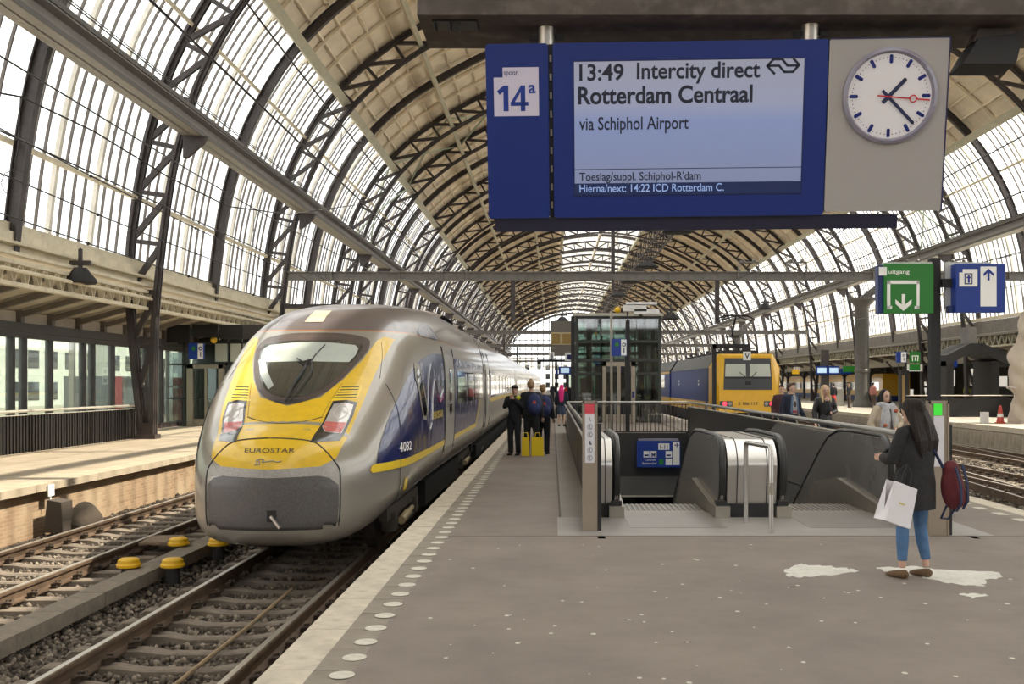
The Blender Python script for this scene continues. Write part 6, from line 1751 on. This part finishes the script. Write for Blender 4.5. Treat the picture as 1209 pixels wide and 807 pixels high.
cn = thing('traffic_cone', 'red traffic cone with white bands beside the wrapped column', 'cone', (18.45,43.6,0))
b = MB(); b.lathe((0,0,0),[(.22,0),(.22,.04),(.15,.05),(.12,.25),(.09,.5),(.05,.72),(.0,.74)],16); b.build('cone', mat('cone red',(.5,.06,.04),.5), cn, smooth='auto')
b = MB(); b.lathe((0,0,0),[(.126,.26),(.108,.40),(.10,.401),(.1,.26)],16); b.build('white_band', white, cn)
simplebox('white_box','small white box beside the traffic cone','box',17.9,44,0,18.15,44.3,.45,white)
# background hall on the right
bgw = thing('background_facade', 'dark glazed station facade beyond the right-hand platform', 'building', (38,0,0))
b = MB(); b.b2((0,20,0),(.3,290,3.9)); b.build('wall', mat('dim facade',(.06,.055,.05),.7,var=.5,scale=.5), bgw)
b = MB()
for k in range(110):
    if random.random() < .75: y_ = 24+2.3*k; z0 = random.choice((.4,1.0,1.4)); b.b2((-.06,y_,z0),(0,y_+random.uniform(.6,1.8),z0+random.uniform(.6,1.6)))
b.build('lit_window', mat('lit facade window',(.5,.5,.45),.5,emit=(1,.93,.8),es=.5), bgw, kind='stuff')
b = MB()
for k in range(40):
    y_ = 30+6*k; b.b2((-.2,y_,0),(-.05,y_+.3,3.9))
b.build('pilaster', steelr, bgw, kind='stuff')
ft = thing('far_train', 'distant yellow and blue commuter train at the farthest platform on the right', 'train', (32.5,100,0))
b = MB(); b.b2((-1.3,0,-.3),(1.3,50,.5)); b.build('lower_body', lb, ft); b = MB(); b.b2((-1.3,0,.5),(1.3,50,2.6)); b.build('upper_body', ly, ft)
b = MB(); b.b2((-1.32,1,1.0),(-1.3,49,1.8)); b.build('window_band', wglass, ft)
ordn = ['first','second','third','fourth','fifth','sixth','seventh','eighth','ninth','tenth','eleventh','twelfth','thirteenth','fourteenth','fifteenth','sixteenth','seventeenth','eighteenth','nineteenth','twentieth','twenty-first','twenty-second','twenty-third','twenty-fourth']
for k in range(24):
    t_ = thing('canopy_post', ordn[k]+' dark canopy post from the camera in the row behind the right platform', 'post', (27.6,44+8*k,0), group='canopy posts behind the right platform')
    b = MB(); b.b2((-.12,-.12,0),(.12,.12,3.2)); b.build('shaft', steel, t_)
    b = MB(); b.bar((0,0,2.2),(-1.1,0,3.4),.1,.1); b.bar((0,0,2.2),(1.1,0,3.3),.1,.1); b.build('brace', steel, t_)
cols_ = (bluel, whitel, green, bluel, yel, whitel)
for k in range(14):
    x = 23.5+random.uniform(-2,2); y_ = 60+9*k; m_ = cols_[k % 6]
    t_ = thing('hanging_sign', ordn[k]+' '+('blue','white','green','blue','yellow','white')[k % 6]+' hanging plate from the camera in the background right of the locomotive', 'sign', (x,y_,random.uniform(2.5,3.1)), group='background signs on the right')
    b = MB(); b.box((0,0,0),(random.uniform(.6,1.3),.08,.45)); b.build('plate', m_, t_); b = MB(); b.b2((-.02,-.02,.2),(.02,.02,1.2)); b.build('rod', steel, t_)
# far end outside
for k,(x,w_,h) in enumerate(((-14,16,12),(4,14,10),(20,18,13),(38,16,10),(-34,20,11))):
    t_ = thing('end_building', ('grey building outside the far end, left of the tracks','pale building outside the far end behind the near platform','pale building outside the far end on the right','far right building outside the hall end','far left building outside the hall end')[k], 'building', (x,360,-1.2))
    b = MB(); b.b2((-w_/2,0,0),(w_/2,8,h)); b.build('wall', bld, t_)
    for q in range(int(w_/3)):
        for r_ in range(3): b = MB(); b.b2((-w_/2+.8+3*q,-.06,1.5+3*r_),(-w_/2+2.2+3*q,0,3.3+3*r_)); b.build('window', wglass, t_)
# ================================================================ people
skin1 = mat('light skin', (.55,.34,.25), .55); skin2 = mat('tan skin', (.42,.26,.18), .55)
def rem(o, vox, sm=4):
    m = o.modifiers.new('remesh','REMESH'); m.mode = 'VOXEL'; m.voxel_size = vox; m.use_smooth_shade = True
    if sm: s = o.modifiers.new('smooth','SMOOTH'); s.iterations = sm; s.factor = .5
    return o
def V(*a): return Vector(a)
def lerp(a, c, t_): return Vector(a).lerp(Vector(c), t_)
def person(label, loc, rz, H=1.7, skin=skin1, hair=None, hairm=None, top=None, topm=None, bottom='trousers', botm=None, shoem=None,
           la=None, ra=None, feet=((.10,0),(-.10,0)), vox=.014, toplen=.52, loose=1.0, headturn=0.0, headdown=0.0, group=None, undm=None, hood=False, ankle=.1, hipw=1.0):
    """local frame: faces -Y, left side +X"""
    k = H/1.72
    t_ = thing('person', label, 'person', loc, rz, group)
    S_ = lambda p: Vector(p)*k
    hipz, shz, nkz = .90, 1.40, 1.47
    feet = [V(f[0], f[1], .08) for f in feet]
    hips = [V(.09,0,hipz), V(-.09,0,hipz)]
    knees = [lerp(hips[i], feet[i], .5)+V(0,-.035,0) for i in (0,1)]
    sh = [V(.175,0,shz), V(-.175,0,shz)]
    la = la or (V(.24,.03,1.12), V(.25,-.05,.88)); ra = ra or (V(-.24,.03,1.12), V(-.25,-.05,.88))
    arms = (tuple(Vector(p) for p in la), tuple(Vector(p) for p in ra))
    b = MB(); T = lambda P, r, n=12: b.tube([S_(p) for p in P], 0, n, rad=[(q[0]*k,q[1]*k) if isinstance(q,tuple) else q*k for q in r])
    # torso: tube frames run x = cross(z, z) fallback, so radii are (across depth, across width) by construction below
    def torso(mb, zs):
        n = 16; n0 = len(mb.v)
        for z, rx_, ry_, oy in zs:
            for q in range(n): a = 2*pi*q/n; mb.v.append(tuple(S_((rx_*cos(a), ry_*sin(a)+oy, z))))
        for i in range(len(zs)-1):
            for q in range(n): q2=(q+1)%n; mb.f.append((n0+i*n+q,n0+i*n+q2,n0+i*n+n+q2,n0+i*n+n+q))
        mb.f.append(tuple(n0+q for q in range(n))[::-1]); m = n0+(len(zs)-1)*n; mb.f.append(tuple(m+q for q in range(n)))
    torso(b, [(.84,.13,.09,0),(.92,.155,.105,0),(1.05,.125,.09,0),(1.2,.15,.105,0),(1.33,.165,.105,0),(1.41,.14,.08,0),(1.45,.07,.06,0)])
    ch = V(0,-.015,1.59); Rm = Matrix.Rotation(headturn,3,'Z') @ Matrix.Rotation(headdown,3,'X')
    def hd(p): return V(0,0,1.50) + Rm @ (Vector(p)-V(0,0,1.50))
    T([V(0,0,1.42), hd(V(0,-.0,1.52))],[.055,.052])
    def ell(mb, c, r, n=14, m=10):
        n0 = len(mb.v); mb.sph((0,0,0), r, n, m)
        for i in range(n0, len(mb.v)): mb.v[i] = tuple(S_(hd(Vector(c)+Vector(mb.v[i]))))
    ell(b, (0,.0,1.615), (.075,.09,.095)); ell(b, (0,-.035,1.555), (.055,.055,.065)); ell(b, (0,-.055,1.515),(.028,.03,.02))
    ell(b, (0,-.098,1.572),(.011,.018,.014),8,6); ell(b, (0,-.088,1.59),(.009,.012,.025),8,6); ell(b,(0,-.085,1.535),(.024,.012,.012),8,6)
    for s in (-1,1): ell(b, (s*.078,.005,1.585),(.010,.018,.028),8,6)
    for i in (0,1):
        T([hips[i]+V(0,0,.03), lerp(hips[i],knees[i],.5), knees[i], lerp(knees[i],feet[i],.35), feet[i]+V(0,0,.02)],[.085,.07,.052,.05,.032])
        f = feet[i]; T([f+V(0,.04,-.04), f+V(0,-.06,-.045), f+V(0,-.15,-.06)],[.035,.035,.025],10)
        s_, e_, w_ = sh[i], arms[i][0], arms[i][1]
        T([s_-V(.03 if i==0 else -.03,0,.01), s_, lerp(s_,e_,.5), e_, lerp(e_,w_,.4), w_],[.05,.052,.042,.036,.036,.024])
        d = (w_-e_).normalized(); pc = w_+d*.05; side = d.cross(V(0,-1,0)); side = side.normalized() if side.length > .2 else d.cross(V(0,0,1)).normalized()
        nrm = side.cross(d).normalized()
        T([w_, w_+d*.03, w_+d*.085],[(.022,.022),(.034,.018),(.036,.016)] if abs(d.z) > .9 else [.022,.026,.026],8)
        curl = nrm*(-1 if nrm.dot(V(0,-1,0)) < 0 else 1)
        for q in range(4):
            o_ = side*(.027-.018*q); L_ = (.07,.08,.075,.058)[q]; p0 = w_+d*.075+o_
            T([p0, p0+d*L_*.5+curl*.008, p0+d*L_*.85+curl*.03, p0+d*L_*.95+curl*.045],[.0095,.009,.008,.006],6)
        th_ = side*(.036 if True else 0); T([w_+d*.02+th_*.6, w_+d*.05+th_*1.15+curl*.012, w_+d*.078+th_*1.2+curl*.025],[.012,.010,.008],6)
    body = rem(b.build('body', skin, t_), min(vox,.010) if vox < .012 else vox, 2)
    # clothes
    if top:
        b = MB(); L_ = loose; tl = toplen*1.72
        torso(b, [(tl,.165*L_*hipw,.125*L_,0),(max(tl+.05,.92),.17*L_,.125*L_,0),(1.05,.15*L_,.115*L_,0),(1.2,.168*L_,.125*L_,0),(1.34,.18,.125,0),(1.42,.155,.10,0),(1.465,.075,.07,.0)])
        T2 = lambda P, r, n=12: b.tube([S_(p) for p in P], 0, n, rad=[q*k for q in r])
        for i in (0,1):
            s_, e_, w_ = sh[i], arms[i][0], arms[i][1]; d = (w_-e_).normalized(); ex = .012*L_
            T2([s_-V(.05 if i==0 else -.05,0,.0), s_, lerp(s_,e_,.5), e_, lerp(e_,w_,.5), w_+d*.005],[.062,.066,.054+ex,.048+ex,.045+ex,.040+ex*.6])
        o = rem(b.build('jacket' if top in ('jacket','coat') else top, topm, t_), vox, 2)
    if bottom:
        b = MB(); torso(b, [(.80,.13,.10,0),(.90,.165,.115,0),(1.0,.15,.11,0),(1.04,.145,.105,0)])
        for i in (0,1):
            T2 = lambda P, r, n=12: b.tube([S_(p) for p in P], 0, n, rad=[q*k for q in r])
            an = feet[i]+V(0,0,ankle-.08)
            if bottom == 'jeans': T2([hips[i]+V(0,0,.03), lerp(hips[i],knees[i],.5), knees[i], lerp(knees[i],feet[i],.35), an],[.092,.082,.062,.060,.045])
            elif bottom == 'trousers': T2([hips[i]+V(0,0,.03), lerp(hips[i],knees[i],.5), knees[i], lerp(knees[i],feet[i],.4), feet[i]+V(0,0,-.02)],[.095,.09,.075,.07,.065])
        if bottom == 'skirt': torso(b, [(.5,.2,.17,0),(.8,.17,.13,0),(.9,.16,.12,0)])
        rem(b.build(bottom, botm, t_), vox, 1)
    for i in (0,1):
        b = MB(); f = feet[i]; b.tube([S_(f+V(0,.055,-.045)), S_(f+V(0,.03,-.035)), S_(f+V(0,-.06,-.043)), S_(f+V(0,-.14,-.053)), S_(f+V(0,-.18,-.06))], 0, 10, rad=[(.026*k,.03*k),(.042*k,.044*k),(.046*k,.036*k),(.042*k,.026*k),(.022*k,.014*k)])
        b.build('shoe', shoem or blackm, t_, smooth=True)
    # face marks
    for s in (-1,1):
        b = MB(); ell(b,(s*.030,-.081,1.600),(.015,.009,.008),8,5); b.build('eye', mat('dark eye',(.03,.02,.015),.3), t_)
        b = MB(); ell(b,(s*.030,-.080,1.618),(.018,.008,.004),8,4); b.build('eyebrow', hairm or blackm, t_)
    b = MB(); ell(b,(0,-.094,1.537),(.020,.008,.006),8,5); b.build('mouth', mat('lip',(.42,.12,.10),.4), t_)
    # hair
    if hair:
        b = MB()
        def he(c, r): ell(b, c, r)
        if hair == 'short': he((0,.02,1.64),(.084,.088,.082)); he((0,.05,1.59),(.072,.06,.07)); he((0,-.05,1.695),(.06,.05,.03))
        elif hair == 'bun': he((0,.022,1.64),(.088,.09,.085)); he((0,.06,1.60),(.075,.06,.07)); he((.0,.0,1.735),(.045,.045,.035))
        elif hair == 'cap': he((0,.01,1.65),(.09,.10,.07)); he((0,-.08,1.66),(.07,.06,.015))
        elif hair == 'long':
            he((0,.02,1.64),(.088,.09,.088))
            for dx in (-.08,-.05,0,.05,.08):
                yy = .03+.05*(1-abs(dx)/.09); b.tube([S_(hd((dx*.8,yy*.6,1.68))), S_(hd((dx,yy,1.6))), S_(V(dx*1.2,yy+.035,1.48)), S_(V(dx*1.3,yy+.06,1.34)), S_(V(dx*1.1,yy+.05,1.22))],0,8,rad=[.03*k,.045*k,.045*k,.042*k,.015*k])
        elif hair == 'front_long':
            he((0,.022,1.64),(.086,.088,.086))
            for dx in (-.085,-.075,.075,.085):
                b.tube([S_(hd((dx*.5,-.02,1.70))), S_(hd((dx,-.01,1.62))), S_(V(dx*1.05,-.02,1.50)), S_(V(dx*1.15,-.075,1.40)), S_(V(dx*1.1,-.10,1.32))],0,8,rad=[.02*k,.026*k,.03*k,.03*k,.012*k])
            for dx in (-.05,0,.05): b.tube([S_(hd((dx,.06,1.62))), S_(V(dx,.08,1.5)), S_(V(dx,.09,1.35))],0,8,rad=[.04*k,.045*k,.02*k])
        elif hair == 'scarf':
            he((0,.01,1.62),(.095,.105,.11)); b.tube([S_(hd((0,.06,1.60))), S_(V(0,.10,1.45)), S_(V(.0,.13,1.3)), S_(V(0,.12,1.05)), S_(V(0,.11,.98))],0,10,rad=[(.09*k,.08*k),(.12*k,.09*k),(.11*k,.06*k),(.09*k,.045*k),(.03*k,.02*k)])
        rem(b.build('hair' if hair != 'scarf' else 'headscarf', hairm, t_), vox, 2)
    return t_, k
dkc = mat('black cloth', (.012,.013,.017), .85, bump=.2); navyc = mat('navy cloth', (.014,.018,.035), .85)
jean = mat('blue jeans', (.075,.16,.30), .85, var=.25, scale=6, bump=.3, bscale=80)
brh = mat('dark brown hair', (.014,.009,.007), .6, bump=.5, bscale=60, stretch=(1,1,.15), spec=.25)
blh = mat('blonde hair', (.50,.36,.17), .5, bump=.5, bscale=60, stretch=(1,1,.15))
lbh = mat('light brown hair', (.24,.14,.06), .5, bump=.4, bscale=60)
# foreground woman, back to the camera
wy = 8.85; wx = Xp(1080, wy)
coat = mat('charcoal wool coat', (.026,.025,.026), .95, var=.25, scale=25, bump=.4, bscale=120)
rzw = R(-146)
lw, k = person('woman seen from behind in a charcoal coat and blue jeans with long black hair', (wx,wy,0), rzw, 1.50, skin1, 'long', brh, 'coat', coat, 'jeans', jean, mat('brown suede shoe',(.13,.075,.035),.8),
   la=(V(.25,-.06,1.14), V(.13,-.26,1.14)), ra=(V(-.24,-.02,1.14), V(-.08,-.27,1.16)), feet=((.12,-.05),(-.13,.03)), vox=.0075, toplen=.385, loose=1.34, headdown=R(25), ankle=.17, hipw=1.05)
# more hair volume falling over the back
b = MB()
for q in range(11):
    a = (q-5)/5; b.tube([V(a*.06,.02,1.67)*k, V(a*.10,.075-.03*abs(a),1.57)*k, V(a*.125,.12-.03*abs(a),1.45)*k, V(a*.13,.145,1.32)*k, V(a*.11+random.uniform(-.01,.01),.15,1.17+random.uniform(-.04,.05))*k],0,8,rad=[.03*k,.038*k,.038*k,.03*k,.007*k])
b.sph(V(0,.0,1.62)*k,(.098*k,.11*k,.105*k),14,10)
rem(b.build('hair', brh, lw), .008, 2)
b = MB(); b.box(V(.03,-.32,1.18)*k,(.075,.012,.14), M=Matrix.Rotation(R(-50),3,'X')); tag(b.build('phone', blackm, None), 'dark phone held in the hands of the woman with the white bag', 'phone')
_o = bpy.data.objects['phone']; _o.location = (wx,wy,0); _o.rotation_euler = (0,0,rzw)
# paper bag
pb_ = thing('paper_bag', 'white paper carrier bag hanging from the arm of the woman in the charcoal coat', 'bag', (Xp(1059,wy-.22),wy-.22,Zp(594,wy-.2)), rot=(R(4),R(17),R(32)))
pbm_ = mat('white paper', (.72,.70,.72), .7, bump=.15, bscale=9)
bw, bd, bh = .15, .065, .165
b = MB(); vs = [(-bw,-bd,-bh),(bw,-bd,-bh),(bw,bd,-bh),(-bw,bd,-bh),(-bw,-bd*.6,bh),(bw,-bd*.6,bh),(bw,bd*.6,bh),(-bw,bd*.6,bh),(-bw+.02,0,-bh+.1),(bw-.02,0,-bh+.1)]
b.add(vs,[(0,3,2,1),(0,1,5,4),(2,3,7,6),(1,9,5),(1,2,9),(2,6,9),(3,0,8),(0,4,8),(3,8,7)]); b.build('paper', pbm_, pb_)
flat('gold_mark', rect(-.05,.0,.03,.012), mat('gold print',(.6,.5,.15),.5), pb_, lambda x,z: (x,-bd*.82-.004,z))
for s in (-1,1):
    b = MB(); b.tube([(-.06,s*bd*.5,bh-.02),(-.05,s*.03,bh+.1),(0,0,bh+.17),(.05,s*.03,bh+.1),(.06,s*bd*.5,bh-.02)],.005,6); b.build('handle', mat('black cord',(.02,.02,.02),.7), pb_)
# maroon backpack
bp_ = thing('backpack', 'maroon backpack with navy straps on the right shoulder of the woman in the charcoal coat', 'backpack', (Xp(1122,wy+.02),wy-.02,Zp(572,wy)), rot=(0,R(-8),R(38)))
mar = mat('maroon canvas', (.12,.016,.022), .85, var=.15, scale=8, bump=.35, bscale=22)
b = MB(); b.sph((0,0,-.02),(.115,.085,.19),16,12); b.sph((0,-.05,-.09),(.09,.06,.10),14,10); b.sph((0,.0,.12),(.085,.07,.09),12,8); rem(b.build('pack', mar, bp_),.012,3)
for s in (-1,1):
    b = MB(); P = [(s*.05-.02,-.09,.17),(s*.05-.02,-.122,.02),(s*.05-.02,-.115,-.13),(s*.05-.03,-.07,-.2)]
    for q in range(3): b.bar(P[q],P[q+1],.03,.008,(0,-1,0))
    b.build('strap', mat('navy strap',(.01,.017,.06),.7), bp_)
b = MB(); b.tube([(-.08,.02,.16),(-.12,.06,.30),(-.14,.1,.36)],.014,6); b.tube([(-.1,.0,-.15),(-.12,.05,-.26),(-.05,.03,-.28),(.02,0,-.2)],.010,6); b.build('strap_loop', mat('navy strap'), bp_)
# man with T shirt behind the parapet, blonde woman, woman with grey scarf
def at_(px, Y): return (Xp(px,Y), Y, 0)
Y = 22.5
m1, k1 = person('man in a dark jacket over a printed grey T-shirt walking behind the black parapet', at_(934,Y), R(28), 1.65, skin1, 'short', mat('brown hair',(.07,.04,.025),.6), 'jacket', navyc, 'trousers', dkc, None, headturn=R(35), vox=.016,
   la=(V(.27,.04,1.14),V(.30,-.12,.92)), loose=1.1)
b = MB(); b.sph((0,0,0),(.095,.03,.24),14,10); o = b.build('t_shirt', mat('grey shirt',(.38,.38,.38),.8), m1, smooth=True); o.location = Vector((0,-.105,1.20))*k1
b = MB(); b.sph((0,0,0),(.05,.02,.075),10,8); o = b.build('shirt_print', mat('shirt print',(.08,.07,.07),.8), m1, smooth=True); o.location = Vector((0,-.125,1.24))*k1
b = MB(); b.box((0,0,0),(.12,.02,.04)); o = b.build('shirt_print', mat('shirt red',(.4,.05,.06),.8), m1); o.location = Vector((0,-.128,1.08))*k1
for s in (-1,1):
    b = MB(); b.bar((s*.055,-.115,1.42),(s*.10,-.125,1.05),.05,.02,(0,-1,0)); o = b.build('denim_collar', mat('denim layer',(.10,.16,.26),.8), m1); o.scale = (k1,)*3
Y = 22.0
m2, k2 = person('blonde woman in a black leather jacket walking behind the black parapet', at_(974,Y), R(12), 1.60, skin1, 'front_long', blh, 'jacket', mat('black leather',(.012,.011,.012),.35), 'trousers', dkc, None, vox=.016,
   la=(V(.25,.0,1.14),V(.06,-.20,1.10)), headturn=R(-8))
b = MB(); b.sph((0,0,0),(.075,.03,.17),12,8); o = b.build('black_top', dkc, m2, smooth=True); o.location = Vector((0,-.108,1.2))*k2
b = MB(); b.sph((0,0,0),(.06,.03,.055),12,8); o = b.build('neckline', skin1, m2, smooth=True); o.location = Vector((0,-.095,1.40))*k2
Y = 16.0
m3, k3 = person('dark-haired woman in a beige trench coat with a grey and rust scarf', at_(1045,Y), R(20), 1.54, skin1, 'front_long', brh, 'coat', mat('beige trench coat',(.46,.38,.28),.8,var=.1), 'trousers', dkc, None, vox=.014, toplen=.42, loose=1.25,
   la=(V(.27,-.05,1.14),V(.06,-.22,1.06)), ra=(V(-.28,.02,1.12),V(-.26,-.12,.95)))
scm = mat('grey scarf', (.42,.42,.44), .9, var=.35, scale=7, bump=.4, bscale=30)
b = MB(); b.loop([Vector((.12*cos(a*.4488),.10*sin(a*.4488)-.01,1.44+.02*sin(a)))*k3 for a in range(14)],.055*k3,10)
b.tube([Vector(p)*k3 for p in ((.06,-.13,1.42),(.07,-.165,1.25),(.09,-.165,1.05),(.08,-.16,.92))],0,10,rad=[(.05,.03),(.075,.035),(.08,.03),(.07,.02)])
b.tube([Vector(p)*k3 for p in ((-.08,-.12,1.42),(-.10,-.155,1.28),(-.12,-.15,1.1),(-.13,-.14,1.0))],0,10,rad=[(.05,.03),(.075,.035),(.08,.03),(.07,.02)])
rem(b.build('scarf', scm, m3), .014, 2)
for p,r_ in (((.08,-.19,1.36),.03),((-.13,-.185,1.12),.028),((.12,-.19,.98),.03)):
    b = MB(); b.sph(Vector(p)*k3,(r_*1.6,.012,r_),8,6); b.build('rust_patch', mat('rust scarf print',(.35,.09,.04),.8), m3, smooth=True)
bb2 = thing('shoulder_bag', 'beige shoulder bag beside the woman with the grey scarf', 'bag', (Xp(1062,15.8),15.8,.72))
b = MB(); b.sph((0,0,0),(.13,.08,.14),12,8); b.build('bag', mat('cream bag',(.55,.5,.36),.7), bb2, smooth=True); b = MB(); b.tube([(-.08,0,.1),(-.05,0,.4),(.0,0,.52)],.01,6); b.build('strap', mat('cream bag'), bb2)
# group beside the train
Y = 24.1
person('person in black with a dark cap standing nearest the train, hands at the face', at_(607.5,Y), R(-20), 1.60, skin1, 'cap', brh, 'jacket', dkc, 'trousers', dkc, None, vox=.016, la=(V(.24,-.06,1.18),V(.05,-.16,1.38)), ra=(V(-.24,-.06,1.18),V(-.05,-.16,1.38)), headturn=R(20))
b = MB(); b.sph((0,0,0),(.06,.03,.05),8,6); tag(b.build('yellow_collar', mat('hi vis yellow',(.6,.6,.02),.6), None, smooth=True), 'small bright yellow scarf at the neck of the capped person', 'scarf').location = (Xp(612,Y-.1),Y-.14,1.31)
m5,_ = person('person with light brown hair seen from behind wearing a navy backpack', at_(627,Y-.1), R(170), 1.70, skin1, 'bun', lbh, 'jacket', dkc, 'trousers', dkc, None, vox=.016, feet=((.1,0),(-.14,-.05)), la=(V(.26,.0,1.14),V(.24,-.10,.95)), loose=1.15)
person('person in black half hidden behind the backpacks, right of the group', at_(641,Y+.35), R(165), 1.62, skin1, 'short', lbh, 'jacket', dkc, 'trousers', dkc, None, vox=.016, feet=((.12,0),(-.1,0)), loose=1.1)
def pack(name,label,px,Y,pz,m_):
    t_ = thing(name,label,'backpack',(Xp(px,Y),Y,pz),R(-10))
    b = MB(); b.sph((0,0,0),(.17,.11,.25),14,10); b.sph((0,-.08,-.07),(.13,.07,.13),12,8); rem(b.build('pack', m_, t_),.016,3)
    b = MB(); b.box((.02,-.13,.05),(.06,.02,.07)); b.build('badge', mat('red badge',(.45,.06,.05),.6), t_)
    for s in (-1,1): b = MB(); b.tube([(s*.09,.06,.2),(s*.11,.2,.26)],.02,6); b.build('strap', navyc, t_)
pack('backpack','navy backpack on the back of the person with light brown hair',631,Y-.32,1.16,mat('navy pack',(.012,.02,.085),.7,bump=.3,bscale=18))
pack('backpack','navy backpack on the right-hand person of the group, partly behind the first',643,Y+.08,1.12,mat('navy pack'))
ybg = mat('yellow shopper', (.85,.62,.01), .6)
for (px,l_,w_) in ((620.5,'left narrow yellow shopping bag on the platform between the legs of the group',.08),(634.5,'wider right yellow shopping bag on the platform at the feet of the group',.14)):
    t_ = thing('shopping_bag', l_, 'bag', (Xp(px,Y),Y-.22,0), R(8))
    b = MB(); b.add([(-w_,-.07,0),(w_,-.07,0),(w_,.07,0),(-w_,.07,0),(-w_*.95,-.04,.42),(w_*.95,-.04,.42),(w_*.95,.04,.42),(-w_*.95,.04,.42)],[(0,3,2,1),(4,5,6,7),(0,1,5,4),(1,2,6,5),(2,3,7,6),(3,0,4,7)]); b.build('bag', ybg, t_)
    b = MB(); b.tube([(-.06,-.04,.42),(-.04,-.04,.52),(.04,-.04,.52),(.06,-.04,.42)],.012,6); b.build('handle', ybg, t_)
# woman with pink headscarf and others
pk_ = mat('bright pink scarf', (.72,.03,.22), .8, emit=(.8,.02,.2), es=.0)
person('woman with a long bright pink headscarf walking away beside the black parapet', at_(663,40.5), R(175), 1.60, skin1, 'scarf', pk_, 'jacket', navyc, 'skirt', mat('slate skirt',(.03,.045,.08),.8), None, vox=.02, loose=1.15, toplen=.5)
person('distant person in black walking along the far platform by the sign frame', at_(652.5,95), R(180), 1.65, skin1, 'short', brh, 'jacket', dkc, 'trousers', dkc, None, vox=.03)
person('distant person in a red jacket left of the lift tower', at_(670.5,62), R(150), 1.68, skin1, 'short', brh, 'jacket', mat('red jacket',(.55,.03,.04),.8), 'trousers', dkc, None, vox=.03)
person('distant person in dark clothes right beside the one in the red jacket', at_(676,61), R(190), 1.62, skin1, 'short', brh, 'jacket', dkc, 'trousers', dkc, None, vox=.03)
Yp_ = 72.5
person('man in black standing alone left of the round column on the right platform', at_(1002,Yp_), R(60), 1.65, skin1, 'short', lbh, 'jacket', dkc, 'trousers', mat('dark brown trousers',(.06,.04,.03),.8), None, vox=.03)
person('person in dark top and red skirt on the right platform behind the blonde woman', at_(984,70), R(200), 1.65, skin1, 'short', brh, 'jacket', dkc, 'skirt', mat('red jacket'), None, vox=.03)
person('person with a pinkish top on the right platform behind the scarf woman', at_(1031,70), R(120), 1.72, skin1, 'short', brh, 'jacket', mat('pink brown top',(.35,.14,.12),.8), 'trousers', mat('dark brown trousers'), None, vox=.03)
person('partly hidden person with a dark ponytail right behind the man in the T-shirt', at_(923,27), R(0), 1.60, skin1, 'short', brh, 'jacket', mat('dark plum jacket',(.05,.015,.02),.8), 'trousers', dkc, None, vox=.03)
person('worker in a yellow vest far behind the black gabled frame on the right', at_(1142,80), R(0), 1.75, skin1, 'short', brh, 'jacket', mat('hi vis yellow'), 'trousers', dkc, None, vox=.03)
